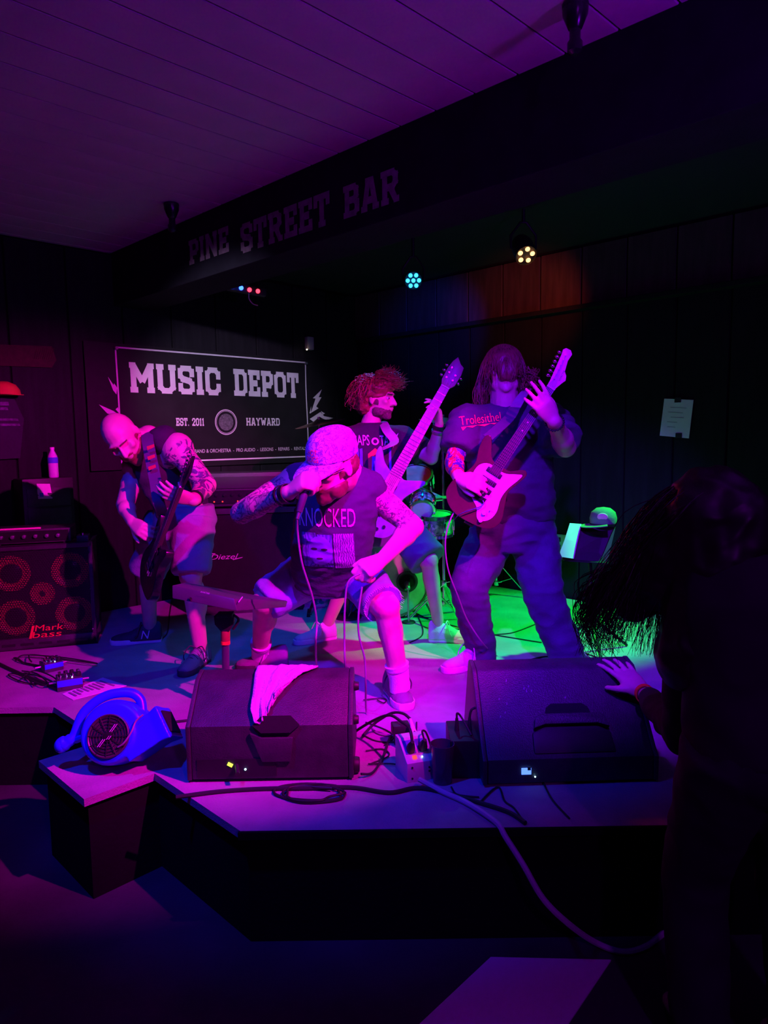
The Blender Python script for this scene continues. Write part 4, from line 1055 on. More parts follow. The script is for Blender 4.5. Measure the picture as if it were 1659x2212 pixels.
g = G(); vs, fs = text_mesh('ZOOM', 0.014, 0.05); Mz = MF @ Matrix.Translation((-0.045, 0.088, -0.001)) @ Matrix.Rotation(0.75, 4, 'Z') @ Matrix.Rotation(-0.35, 4, 'X')
G().bar(MF @ V((-0.075, 0.068, -0.004)), MF @ V((-0.045, 0.092, -0.004)), 0.005, 0.002).make('badge', MATS['stripe_pale'], fan, smooth=False)
# feet wedge so that it rests on the deck
low = min((v.co.z for v in fm.vertices)) + fan.location.z
fan.location.z -= (low - STG)
# ================================================================== pedals and set list at left
def pedal(label, u0, v0, u1, v1, h, dep, colm, face):
    A, B = st(u0, v0), st(u1, v1); x = (B-A).normalized(); y = UP.cross(x); mid = (A+B)/2; wd = (B-A).length; R_ = R3(x, y, UP)
    t = thing('effects_pedal', label, 'effects pedal', mid + y*dep/2)
    G().box(mid + y*dep/2 + UP*h*0.5, (wd, dep, h), R_).make('case', MATS[colm], t, bevel=0.005)
    G().box(mid + UP*h*0.68 - y*0.001, (wd*0.98, 0.004, h*0.55), R_).make('front_plate', MATS[face], t, bevel=0.001)
    for i in range(4):
        for j in range(2):
            p = mid + x*(wd*(-0.36+0.24*i)) + y*(dep*(0.3+0.42*j)) + UP*h
            if (i+j) % 3 == 1: G().cyl(p, p+UP*0.02, 0.009, 0.008, 12).make('footswitch', MATS['chrome'], t)
            else: G().cyl(p, p+UP*0.022, 0.012, 0.010, 12).make('knob', MATS['black' if (i+j) % 2 else 'chrome'], t, bevel=0.001)
    G().ell(mid + x*wd*0.1 + y*dep*0.15 + UP*(h+0.002), 0.003, 0.003, 0.003).make('led', MATS['white_blue_led'], t)
    for s in (-1, 1):
        p = mid + x*(s*(wd/2)) + y*dep*0.6 + UP*h*0.5; G().cyl(p, p + x*s*0.035, 0.007, 0.006, 10).make('jack_plug', MATS['steel'], t)
    return t
mat('pedal_blue', (0.04, 0.06, 0.85), 0.4); mat('pedal_dark', (0.06, 0.05, 0.07), 0.45)
pedal('front effects pedal with a blue face plate beside the set list', 124, 1496, 180, 1487, 0.062, 0.12, 'pedal_dark', 'pedal_blue')
pedal('rear blue effects pedal behind the front one', 97, 1455, 138, 1446, 0.050, 0.10, 'pedal_dark', 'pedal_blue')
q = [st(134, 1499, 0.003), st(222, 1464, 0.003), st(274, 1481, 0.003), st(158, 1512, 0.003)]
sl_ = thing('set_list', 'white paper set list lying on the stage by the pedals', 'paper', sum(q, V((0, 0, 0)))/4)
g = G(); g.add([p + UP*(0.002*math.sin(i)) for i, p in enumerate(q)] + [p - UP*0.002 for p in q], [(0, 3, 2, 1), (4, 5, 6, 7), (0, 1, 5, 4), (1, 2, 6, 5), (2, 3, 7, 6), (3, 0, 4, 7)])
g.make('sheet', MATS['paper'], sl_, smooth=False)
for i in range(9):
    s = 0.12 + i*0.09; L_ = random.uniform(0.35, 0.75)
    A = q[0].lerp(q[1], s).lerp(q[3].lerp(q[2], s), 0.15) + UP*0.0035; B = q[0].lerp(q[1], s).lerp(q[3].lerp(q[2], s), 0.15+L_*0.9) + UP*0.0035
    A.z = B.z = STG + 0.0072
    d = (q[1]-q[0]).normalized()*0.006
    G().add([A-d, B-d, B+d, A+d], [(0, 1, 2, 3)]).make('song_line', mat('song_ink', (0.30, 0.27, 0.30), 0.8), sl_, smooth=False)
# ================================================================== power box with plugs
A, B = st(880, 1692), st(938, 1682)
x = (B-A).normalized(); y = UP.cross(x); wd = (B-A).length
bx_ = thing('power_box', 'pale metal outlet box on the stage between the two monitors', 'power outlet', (A+B)/2)
top_h = 0.085
mat('grey_metal', (0.62, 0.60, 0.66), 0.45, 0.2)
Mb = Matrix.Translation(A) @ R3(y, UP, x).to_4x4()
G().prism([(0, 0), (0, 0.075), (0.10, 0.135), (0.14, 0.135), (0.14, 0)], Mb, wd).make('box', MATS['grey_metal'], bx_, bevel=0.003)
slp = V((0.10, 0.06, 0)).normalized(); nrp = V((-0.06, 0.10, 0)).normalized()
Mt = Mb @ Matrix.Translation(V((0.0, 0.075, wd/2)) + nrp*0.001) @ R3((0, 0, 1), slp, nrp).to_4x4()
for s in (-1, 1):
    G().prism([(-0.02, -0.03), (0.02, -0.03), (0.02, 0.03), (-0.02, 0.03)], Mt @ Matrix.Translation((s*0.025, 0.07, 0)), 0.003).make('outlet_face', mat('blue_face', (0.10, 0.10, 0.5), 0.5), bx_, bevel=0.001)
G().prism([(-0.008, -0.007), (0.008, -0.007), (0.008, 0.007), (-0.008, 0.007)], Mt @ Matrix.Translation((-0.018, 0.022, 0)), 0.005).make('switch', mat('red_switch', (.9, .1, .05), .4, emit=(1, .08, .02), estr=1.2), bx_, bevel=0.001)
G().ell(Mt @ V((0.012, 0.020, 0.003)), 0.003, 0.003, 0.003).make('indicator', MATS['white_blue_led'], bx_)
for (a, b) in ((0.02, 0.058), (0.02, 0.015), (wd-0.02, 0.05), (wd-0.02, 0.035)):
    p = Mb @ V((0, b, a)); G().cyl(p, p - y*0.003, 0.004, 0.004, 8).make('screw', MATS['black'], bx_)
def plugtop(label, M, x_, y_, h, cable_pts, r=0.004, m='blackrubber'):
    p = M @ V((x_, y_, 0.004)); nn = (M.to_3x3() @ V((0, 0, 1))).normalized()
    t = thing('power_plug', label, 'plug', p)
    xx_ = (M.to_3x3() @ V((1, 0, 0))).normalized(); yy_ = nn.cross(xx_)
    G().loft([G().ring(p, xx_, yy_, 0.015, 0.017, 14, 3.5), G().ring(p+nn*0.02, xx_, yy_, 0.014, 0.016, 14, 3.5), G().ring(p+nn*h, xx_, yy_, 0.007, 0.007, 14)]).make('plug_body', MATS[m], t)
    G().tube(spline([p + nn*(h*0.9)] + [V(c_) for c_ in cable_pts]), r).make('cord', MATS['blackrubber'], t)
    return t
plugtop('black plug in the left socket of the power box', Mt, -0.025, 0.055, 0.05, [onY(885, 1575, 2.62), onY(868, 1560, 2.7), onY(840, 1545, 2.8), onY(800, 1560, 2.9), st(760, 1585, 0.01)], 0.006)
plugtop('black plug in the right socket of the power box', Mt, 0.025, 0.055, 0.05, [onY(912, 1580, 2.66), onY(920, 1582, 2.68), onY(930, 1610, 2.68), onY(934, 1640, 2.62), st(950, 1655, 0.01)])
# wall-wart adapter cluster
ad = thing('power_adapter', 'chunky black power adapter behind the power box', 'adapter', st(866, 1612))
c = st(866, 1610) + UP*0.075
G().box(c, (0.075, 0.06, 0.045), Matrix.Rotation(0.2, 3, 'Z')).make('adapter_body', MATS['blackrubber'], ad, bevel=0.006)
G().box(c - UP*0.05, (0.05, 0.05, 0.056), Matrix.Rotation(0.2, 3, 'Z')).make('adapter_block', MATS['blackrubber'], ad, bevel=0.004)
ws = thing('white_plug', 'pale tapered cable connector hanging above the power box', 'plug', st(894, 1600))
a_, b_ = onY(886, 1553, 2.86), onY(897, 1592, 2.80)
G().cyl(a_, b_, 0.006, 0.014, 14).make('connector', MATS['drum_white'], ws)
G().cyl(b_, V((b_.x+0.01, b_.y, STG+0.09)), 0.016, 0.018, 14).make('connector_tail', MATS['blackrubber'], ws, bevel=0.002)
G().cyl(V((b_.x+0.01, b_.y, STG)), V((b_.x+0.01, b_.y, STG+0.09)), 0.02, 0.02, 14).make('splitter', MATS['blackrubber'], ws, bevel=0.002)
G().tube(spline([st(783, 1590, 0.02), onY(810, 1562, 2.98), onY(845, 1541, 2.95), onY(870, 1541, 2.90), a_]), 0.006).make('cord', MATS['blackrubber'], ws)
# clear-ish bin with loose items and a dark case behind it
cu_ = thing('plastic_cup', 'dark translucent plastic cup standing right of the power box', 'cup', st(958, 1690))
G().lathe([(0.003, 0.004), (0.030, 0.004), (0.034, 0.0), (0.036, 0.0), (0.046, 0.15), (0.043, 0.15), (0.033, 0.008), (0.003, 0.008)], Matrix.Translation(st(956, 1688)), 28).make('cup_wall', mat('smoky_plastic', (0.08, 0.06, 0.12), 0.2, trans=0.4), cu_)
cs_ = thing('dark_case', 'low black case left of the right stage monitor with two upright plugs', 'case', st(1000, 1690))
A = st(975, 1690); B = st(1036, 1686); c = (A+B)/2 + V((0.01, 0.12, 0))
G().box(c + UP*0.075, (0.13, 0.20, 0.15)).make('case_body', MATS['black'], cs_, bevel=0.006)
for (u, v0, v1) in ((966, 1583, 1556), (983, 1590, 1566)):
    p0_ = onY(u, v0, 2.75); p1_ = onY(u, v1, 2.75); p0_.z = min(p0_.z, STG+0.155)
    G().cyl(V((c.x+(-0.03 if u < 970 else 0.02), c.y, STG+0.15)), V((c.x+(-0.03 if u < 970 else 0.02), c.y, STG+0.20)), 0.010, 0.006, 10).make('jack_plug', MATS['blackrubber'], cs_)
G().tube(spline([V((c.x+0.02, c.y, STG+0.20)), V((c.x+0.03, c.y, STG+0.235)), V((c.x+0.065, c.y, STG+0.235)), V((c.x+0.085, c.y-0.01, STG+0.17)), V((c.x+0.075, c.y-0.02, STG+0.10))]), 0.005).make('cord', MATS['blackrubber'], cs_)
G().tube(spline([V((c.x-0.03, c.y, STG+0.20)), V((c.x-0.028, c.y, STG+0.22)), V((c.x-0.01, c.y, STG+0.20)), V((c.x+0.02, c.y-0.06, STG+0.155))]), 0.004).make('cord', MATS['blackrubber'], cs_)
# ================================================================== music stand with paper and cap, outlet plate
ms = thing('music_stand', 'black music stand with sheets at the right rear of the stage', 'music stand', V((1.15, 4.1, STG)))
MY = 4.15
b_ = V((onY(1285, 1300, MY).x, MY, STG)); ms.location = b_
d0, d1, d2, d3 = onY(1240, 1135, MY), onY(1330, 1138, MY-0.02), onY(1312, 1215, MY-0.10), onY(1214, 1208, MY-0.10)
g = G(); q = [d0, d1, d2, d3]; nn = (d1-d0).cross(d3-d0).normalized()
g.add(q + [p - nn*0.006*(1 if nn.y < 0 else -1) for p in q], [(0, 1, 2, 3), (7, 6, 5, 4), (0, 4, 5, 1), (1, 5, 6, 2), (2, 6, 7, 3), (3, 7, 4, 0)]); g.make('desk', MATS['black'], ms, smooth=False)
G().bar(d3 - V((0.0, 0.02, 0.0)), d2 - V((0, 0.02, 0)), 0.05, 0.005).make('ledge', MATS['black'], ms)
G().cyl(b_ + UP*0.2, (d0+d1+d2+d3)/4 + V((0, 0.03, 0)), 0.011).make('pole', MATS['black'], ms)
for k in range(3):
    a = k*2*PI/3 + 0.4; G().cyl(b_ + UP*0.2, b_ + V((0.25*math.cos(a), 0.25*math.sin(a), 0.008)), 0.008).make('leg', MATS['black'], ms)
pp_ = thing('sheet_of_paper', 'green-lit white sheet leaning at the left of the music stand', 'paper', onY(1226, 1200, MY-0.13))
e = [onY(1231, 1130, MY-0.10), onY(1256, 1132, MY-0.03), onY(1248, 1170, MY-0.09), onY(1240, 1207, MY-0.14), onY(1206, 1202, MY-0.24), onY(1220, 1165, MY-0.17)]
g = G(); nn = V((-0.1, -0.95, 0.3)); g.add(e + [p + V((0, 0.0015, 0)) for p in e], [(0, 1, 2, 5), (5, 2, 3, 4), (11, 8, 7, 6), (10, 9, 8, 11), (0, 6, 7, 1), (1, 7, 8, 2), (2, 8, 9, 3), (3, 9, 10, 4), (4, 10, 11, 5), (5, 11, 6, 0)])
g.make('sheet', MATS['paper'], pp_, smooth=False)
cp = thing('cap', 'green baseball cap with a round patch resting on top of the music stand', 'cap', onY(1300, 1136, MY))
cc = onY(1303, 1126, MY-0.02); mat('cap_green', (0.10, 0.22, 0.10), 0.85, bump=0.2)
g = G(); g.lathe([(0.075, -0.01), (0.078, 0.02), (0.068, 0.055), (0.04, 0.078), (0.004, 0.084)], Matrix.Translation(cc), 28); g.make('crown', MATS['cap_green'], cp)
g = G(); g.add([], []); br = []
for i in range(13):
    a = math.radians(150 + i*10); br.append((math.cos(a)*0.077, math.sin(a)*0.077))
for i in range(12, -1, -1):
    a = math.radians(150 + i*10); br.append((math.cos(a)*0.125 - 0.018, math.sin(a)*0.125 - 0.018))
g.prism(br, Matrix.Translation(cc + V((0, 0, -0.012))) @ Matrix.Rotation(-0.12, 4, 'Y'), 0.004); g.make('brim', MATS['cap_green'], cp)
G().ell(cc + V((-0.025, -0.068, 0.034)), 0.030, 0.006, 0.022, Matrix.Rotation(-0.35, 3, 'Z')).make('patch', mat('tan_patch', (0.75, 0.60, 0.35), 0.8), cp)
wp = rwp(1218, 1182, 0.02)
wo = thing('wall_outlet_plate', 'pale metal outlet plate low on the right wall behind the sheet', 'outlet', wp - UP*0.06)
G().box(wp, (0.16, 0.02, 0.20), R3(BW, AW, UP)).make('plate', MATS['grey_metal'], wo, bevel=0.004)
for sx in (-0.04, 0.04):
    for sz in (-0.06, 0.0, 0.06): G().box(wp + BW*sx + UP*sz - AW*0.011, (0.035, 0.006, 0.035), R3(BW, AW, UP)).make('socket', MATS['black'], wo, bevel=0.002)
# ================================================================== cap and shirt hanging on the left wall, faded pennant above
yc = lwp(8, 842, 0.06)
hc = thing('yellow_cap', 'yellow cap hanging on the left wall at the frame edge', 'cap', yc)
g = G(); g.lathe([(0.105, 0.0), (0.10, 0.035), (0.075, 0.07), (0.03, 0.09), (0.004, 0.092)], Matrix.Translation(yc - UP*0.035), 28); g.make('crown', mat('cap_yellow', (0.55, 0.42, 0.03), 0.8), hc)
G().prism([(-0.11, 0), (-0.08, -0.05), (0, -0.075), (0.10, -0.05), (0.135, 0.0)], Matrix.Translation(yc - UP*0.038), 0.004).make('brim', MATS['cap_yellow'], hc)
sh = thing('hanging_shirt', 'dark shirt with a pale chest print hanging under the yellow cap', 'shirt', lwp(8, 920, 0.04))
q = [lwp(u, v, 0.05) for u, v in ((-45, 862), (30, 858), (52, 905), (44, 990), (-50, 995))]
g = G(); n_ = len(q); g.add(q + [p - NW*0.02 for p in q], [tuple(range(n_)), tuple(reversed(range(n_, 2*n_)))] + [(i, (i+1) % n_, n_+(i+1) % n_, n_+i) for i in range(n_)])
g.make('cloth', mat('shirt_dark', (0.02, 0.02, 0.03), 0.9), sh, bevel=0.004)
for (va, vb, ub) in ((868, 876, 18), (880, 886, 16), (904, 909, 38), (915, 920, 42)):
    q = [lwp(u, v, 0.057) for u, v in ((-40, va), (ub, va), (ub+2, vb), (-40, vb))]
    G().add(q, [(0, 1, 2, 3)]).make('print_band', mat('print_dusk', (0.10, 0.09, 0.14), 0.8, var=0.6, scale=40), sh, smooth=False)
q = [lwp(u, v, 0.03) for u, v in ((-60, 742), (112, 748), (122, 778), (112, 794), (-60, 788))]
pe = thing('cloth_pennant', 'faded dark red ribbed cloth pennant high on the left wall', 'pennant', q[3])
g = G(); n_ = 5; g.add(q + [p - NW*0.006 for p in q], [tuple(range(n_)), tuple(reversed(range(n_, 2*n_)))] + [(i, (i+1) % n_, n_+(i+1) % n_, n_+i) for i in range(n_)])
g.make('cloth', mat('maroon', (0.035, 0.006, 0.010), 0.9, var=0.3, scale=30), pe, smooth=False)
for k in range(9):
    a = lwp(80+k*4.5, 752, 0.032); b_ = lwp(74+k*4.5, 776, 0.032)
    G().bar(a, b_, 0.006, 0.004).make('rib', MATS['maroon'], pe, smooth=False)
# ================================================================== loose cables
def cable(label, pts, r=0.005, m='blackrubber', n=8, name='cable'):
    o = G().tube(spline(pts, n), r, 8).make(name, MATS[m])
    return tag(o, label, 'cable')
mat('grey_cord', (0.52, 0.44, 0.52), 0.45)
cable('thick grey power cord running from the power box over the stage edge to the floor', [st(905, 1683, 0.03), st(925, 1694, 0.02), st(960, 1712, 0.012), st(1010, 1735, 0.012), st(1070, 1775, 0.012), V((onY(1092, 1800, 2.225).x, 2.215, STG-0.02)), onY(1130, 1868, 2.17), onY(1172, 1940, 2.13), onY(1225, 1993, 2.12), onz(1285, 2035, 0.03), onz(1345, 2056, 0.012), onz(1395, 2045, 0.012), onz(1435, 2015, 0.012), onz(1475, 1990, 0.012)], 0.010, 'grey_cord')
cable('long black cable bundle lying in front of the left stage monitor', [st(380, 1722, 0.008), st(470, 1710, 0.008), st(560, 1704, 0.008), st(660, 1702, 0.010), st(760, 1701, 0.008), st(840, 1712, 0.008), st(900, 1702, 0.008), st(960, 1712, 0.008), st(1040, 1735, 0.008), st(1100, 1755, 0.008), st(1135, 1778, 0.008)], 0.008)
def coil(label, cu0, cv0, ru, rv, turns, r=0.0035, seed=1):
    rnd = random.Random(seed); pts = []
    for i in range(turns*10):
        a = i*2*PI/10; k = 1 + 0.12*rnd.uniform(-1, 1) - 0.35*(i/(turns*10))
        pts.append(st(cu0 + ru*k*math.cos(a) + rnd.uniform(-4, 4), cv0 + rv*k*math.sin(a), 0.006 + 0.0035*(i/10.0)))
    return cable(label, pts, r)
coil('loose coil of black cable in front of the left stage monitor', 672, 1712, 78, 22, 3, 0.0045)
cable('thin cable lying from the left monitor towards the dark case', [st(780, 1672, 0.02), st(806, 1668, 0.008), st(830, 1630, 0.008), st(845, 1590, 0.008), st(880, 1580, 0.008), st(905, 1590, 0.008)], 0.005)
for i, pts in enumerate(([(785, 1588), (815, 1601), (860, 1602), (895, 1588), (900, 1560)], [(790, 1560), (830, 1575), (850, 1590), (830, 1610)], [(790, 1622), (826, 1618), (840, 1632), (800, 1650)], [(795, 1650), (850, 1650), (880, 1660)], [(785, 1512), (822, 1508), (835, 1512), (828, 1518), (815, 1512)])):
    cable(['thin cable curling behind the front foot of the singer', 'thin cable loop right of the left monitor', 'thin cable knot beside the left monitor side knob', 'thin cable lying left of the power box', 'thin looped cable end beside the left monitor top'][i], [st(u, v, 0.004+0.001*i) for u, v in pts], 0.003)
for i, pts in enumerate(([(1035, 1780-45), (1075, 1700), (1090, 1730), (1110, 1745), (1128, 1770)], [(1172, 1682), (1178, 1700), (1195, 1730), (1230, 1768)], [(975, 1700), (985, 1715), (1010, 1720), (1035, 1722)])):
    cable(['thin cable with a bent end in front of the right monitor', 'thin cable trailing from the right monitor to the stage edge', 'short cable loop in front of the dark case'][i], [st(u, v, 0.005) for u, v in pts], 0.0035)
for i, pts in enumerate(([(1000, 1394), (1060, 1373), (1110, 1366), (1165, 1345)], [(960, 1360), (1010, 1360), (1060, 1370), (1170, 1388)], [(1068, 1434), (1100, 1440), (1140, 1432), (1180, 1418), (1240, 1430)], [(1145, 1425), (1180, 1418), (1225, 1424), (1190, 1432), (1150, 1430)], [(1240, 1404), (1290, 1420), (1320, 1436)], [(880, 1290), (905, 1335), (913, 1370), (885, 1388)], [(866, 1275), (880, 1310), (910, 1330), (925, 1336)], [(372, 1292), (366, 1330), (362, 1365), (350, 1380)], [(1200, 1264), (1215, 1266), (1250, 1268)], [(1200, 1278), (1225, 1280), (1260, 1274)])):
    cable(['black cable across the green-lit floor behind the right guitarist', 'dark cable from the bassist shoe to the right guitarist', 'cable under the left shoe of the right guitarist', 'looped cable left of the right monitor top edge', 'cable near the hair of the woman at right', 'pale blue cable curving down beside the bassist leg', 'thin cable from the bass drum microphone', 'thin cable hanging from the pad to the floor', 'pinkish cable low by the right wall', 'second pinkish cable low by the right wall'][i], [st(u, v, 0.004) for u, v in pts], 0.004)
rnd = random.Random(3)
for i, (cu0, cv0, ru, rv) in enumerate(((70, 1430, 60, 12), (60, 1465, 45, 16), (95, 1470, 50, 20), (120, 1425, 90, 10))):
    pts = [st(cu0 + ru*math.cos(a*0.9+i)*rnd.uniform(.6, 1.1), cv0 + rv*math.sin(a*1.3+i)*rnd.uniform(.6, 1.1), 0.004+0.004*i+0.002*a) for a in range(9)]
    cable(['tangled thin cable behind the pedals at left', 'cable knot left of the pedals at the frame edge', 'looped cable plugged beside the front pedal', 'long loose cable below the bass cabinet'][i], pts, 0.004)
cable('thick black cable crossing the stage left of the pedals', [st(-20, 1425, 0.008), st(20, 1445, 0.008), st(60, 1462, 0.008), st(100, 1478, 0.008), st(125, 1490, 0.008)], 0.010)
cable('black cable lying between the air mover and the left monitor', [st(330, 1575, 0.006), st(370, 1561, 0.006), st(405, 1556, 0.006), st(430, 1550, 0.006)], 0.006)
# ================================================================== people
SKIN = (0.62, 0.39, 0.32)
mat('skin', SKIN, 0.5, var=0.08, scale=14, bump=0.06, bscale=180)
mat('hair_dark', (0.035, 0.022, 0.02), 0.55, var=0.3, scale=30)
mat('hair_brown', (0.16, 0.07, 0.035), 0.5, var=0.3, scale=30)
mat('hair_red', (0.20, 0.055, 0.035), 0.5, var=0.3, scale=30)
mat('tee_black', (0.025, 0.022, 0.03), 0.85, var=0.15, bump=0.25, bscale=90)
mat('tee_navy', (0.055, 0.048, 0.085), 0.85, var=0.15, bump=0.25, bscale=90)
mat('denim', (0.075, 0.07, 0.14), 0.85, var=0.2, bump=0.3, bscale=120)
mat('denim_short', (0.26, 0.24, 0.50), 0.85, var=0.2, bump=0.3, bscale=120)
mat('grey_short', (0.27, 0.24, 0.30), 0.85, var=0.15, bump=0.25, bscale=120)
mat('teal_short', (0.10, 0.18, 0.20), 0.85, var=0.15, bump=0.25, bscale=120)
mat('sock', (0.82, 0.78, 0.80), 0.9, bump=0.3, bscale=200)
mat('shoe_dark', (0.05, 0.045, 0.055), 0.7, bump=0.2, bscale=200)
mat('shoe_grey', (0.42, 0.40, 0.42), 0.7, bump=0.2, bscale=200)
mat('shoe_light', (0.62, 0.60, 0.62), 0.7, bump=0.2, bscale=200)
mat('shoe_mid', (0.20, 0.18, 0.21), 0.7, bump=0.2, bscale=200)
mat('sole_white', (0.85, 0.83, 0.83), 0.6)
mat('lace', (0.75, 0.73, 0.74), 0.8)
mat('lace_dark', (0.05, 0.045, 0.05), 0.8)
mat('leather', (0.06, 0.045, 0.045), 0.6)
mat('eye_white', (0.55, 0.50, 0.48), 0.3)

def vlerp(a, b, t): return V(a).lerp(V(b), t)
def limb(g, a, b, r0, r1, bulge=None):
    g.cap(a, b, r0, r1)
    for (t, side, amt, r) in (bulge or []):
        c = vlerp(a, b, t) + V(side)*amt; x, y, d = frame(V(b)-V(a))
        L = (V(b)-V(a)).length
        g.ell(c, r, r, L*0.30, R3(x, y, d))
def hand(g, wrist, d, n, s, curls=((.5, .7, .5),)*4, sc=1.0, thumb=(0.7, 0.6, 0.35), spread=0.12, thumb_curl=0.35):
    """d: wrist -> knuckles, n: where the palm faces, s: +1/-1 picks the thumb side (thumb on s * d x n)"""
    wrist = V(wrist); d = V(d).normalized(); n = V(n); n = (n - d*n.dot(d)).normalized(); lat = d.cross(n)*s
    R = []
    for t, w_, h_ in ((-0.15, .026, .021), (0.0, .027, .020), (0.25, .034, .020), (0.6, .041, .018), (0.92, .042, .0155), (1.03, .036, .011)):
        R.append(g.ring(wrist + d*(0.092*sc*t), lat, n, w_*sc, h_*sc, 16, 2.6))
    g.loft(R)
    g.ell(wrist + d*0.03*sc + lat*0.020*sc + n*0.010*sc, 0.017*sc, 0.017*sc, 0.032*sc, R3(lat, n, d))
    tips = []
    for i, (o, L) in enumerate(((0.031, 0.95), (0.0105, 1.06), (-0.0105, 1.0), (-0.0305, 0.80))):
        c = curls[min(i, len(curls)-1)]
        sp = spread*(1.5-i)/1.5
        p = wrist + d*(0.088*sc*(1 - 0.05*abs(i-1))) + lat*(o*sc)
        dd = (d + lat*sp).normalized(); a = 0
        for k, (l_, r0, r1) in enumerate(((0.045, .0102, .0096), (0.028, .0096, .0088), (0.022, .0088, .0074))):
            a += c[k]
            dirv = dd*math.cos(a) + n*math.sin(a)
            q = p + dirv*(l_*L*sc); g.cap(p, q, r0*sc, r1*sc, 10, 3); p = q
        tips.append(p)
    p = wrist + d*0.025*sc + lat*0.026*sc + n*0.006*sc
    t1 = (lat*thumb[0] + d*thumb[1] + n*thumb[2]).normalized()
    q = p + t1*0.044*sc; g.cap(p, q, .0145*sc, .012*sc, 10, 3)
    t2 = (t1*math.cos(thumb_curl) + (d*0.5 - lat*0.6 + n*0.4).normalized()*math.sin(thumb_curl)).normalized()
    q2 = q + t2*0.034*sc; g.cap(q, q2, .0115*sc, .009*sc, 10, 3)
    return tips
def head(g, c, f, u, s=1.0):
    c = V(c); f = V(f).normalized(); u = V(u); u = (u - f*u.dot(f)).normalized(); r = f.cross(u)
    Mr = R3(r, f, u)
    def E(x, y, z, a, b, e): g.ell(c + (r*x + f*y + u*z)*s, a*s, b*s, e*s, Mr)
    E(0, -.012, .022, .077, .099, .096)
    E(0, .030, -.030, .062, .066, .080)
    E(0, .050, -.085, .036, .036, .030)
    E(0, .068, -.100, .020, .020, .016)
    for k in (-1, 1):
        E(k*.045, .020, -.070, .020, .045, .028)
        E(k*.042, .066, -.014, .021, .022, .020)
        E(k*.079, -.008, -.006, .008, .019, .031)
        E(k*.014, .096, -.027, .009, .010, .008)
    E(0, .080, .031, .052, .017, .013)
    g.cap(c + (f*.092 + u*.014)*s, c + (f*.113 - u*.026)*s, .008*s, .0125*s)
    E(0, .088, -.052, .023, .012, .007)
    E(0, .086, -.064, .019, .011, .008)
    return r, f, u
def sockets(me, c, r, f, u, s=1.0):
    for k in (-1, 1):
        e = c + (r*(k*.032) + f*.088 + u*.009)*s
        for v in me.vertices:
            d2 = (v.co - e).length_squared
            if d2 < (0.05*s)**2: v.co -= f*(0.011*s*math.exp(-d2/(2*(0.013*s)**2)))
def beard_from(parent, me, m, c, r, f, u, S, grow=0.005, chin=0.012, full=True):
    """thick stubble lifted off the jaw of the finished head"""
    bm = bmesh.new(); bm.from_mesh(me); bm.verts.ensure_lookup_table(); bm.normal_update()
    def loc(p): d = p - c; return d.dot(r)/S, d.dot(f)/S, d.dot(u)/S
    def inside(p):
        x, y, z = loc(p); ax = abs(x)
        if z < -0.150 or y < -0.012 or ax > 0.074 or y > 0.13: return False
        lim = -0.052 if ax < 0.024 else (-0.066 + (ax-0.024)*0.45)
        if ax > 0.060 and -0.002 < y < 0.030: lim = 0.0
        if ax < 0.030 and -0.047 < z < -0.036 and y > 0.06: return True           # moustache
        if ((x/0.020)**2 + ((z+0.057)/0.0085)**2) < 1 and y > 0.06: return False   # lips
        if y < 0.020 and z < -0.105: return False
        return z < lim
    kill = [fc for fc in bm.faces if not inside(fc.calc_center_median())]
    bmesh.ops.delete(bm, geom=kill, context='FACES')
    for _ in range(8):
        new = {}
        for v in bm.verts:
            if v.is_boundary:
                nb = [e.other_vert(v).co for e in v.link_edges if e.is_boundary]
                if len(nb) == 2: new[v] = v.co*0.4 + (nb[0]+nb[1])*0.3
        for v, c_ in new.items(): v.co = c_
    bm.normal_update(); ns = {v: v.normal.copy() for v in bm.verts}
    for v in bm.verts:
        x, y, z = loc(v.co); k = 0.3 if v.is_boundary else 1.0
        v.co += ns[v]*(k*(grow + 0.003*noise.noise(v.co*70)) ) + (f*0.4 - u*0.8)*(k*chin*max(0, min(1, (-z-0.06)/0.05)))
    b = bpy.data.meshes.new('beard'); bm.to_mesh(b); bm.free()
    return skinpart('beard', b, MATS[m], parent)
def leg(g, hip, knee, ankle, toe, k=1.0, back=V((0, 1, 0))):
    limb(g, hip, knee, .085*k, .058*k)
    g.ell(V(knee), .055*k, .055*k, .06*k)
    limb(g, knee, ankle, .052*k, .036*k, [(0.30, back, 0.020*k, .052*k)])
    a = V(ankle); t = V(toe)
    t = V((t.x, t.y, STG+0.035)); m_ = V((a.x, a.y, STG+0.045))
    g.cap(a, m_, .034*k, .026); g.cap(m_, t.lerp(m_, 0.35), .024, .017)
def arm(g, sh, el, wr, k=1.0, up=V((0, 0, 1))):
    limb(g, sh, el, .056*k, .043*k, [(0.45, V((0, -1, 0)), .006, .052*k)])
    limb(g, el, wr, .043*k, .0275*k, [(0.28, V((0, 0, 1)), .003, .045*k)])
def tube_cloth(g, rings, n=28): g.loft(rings)
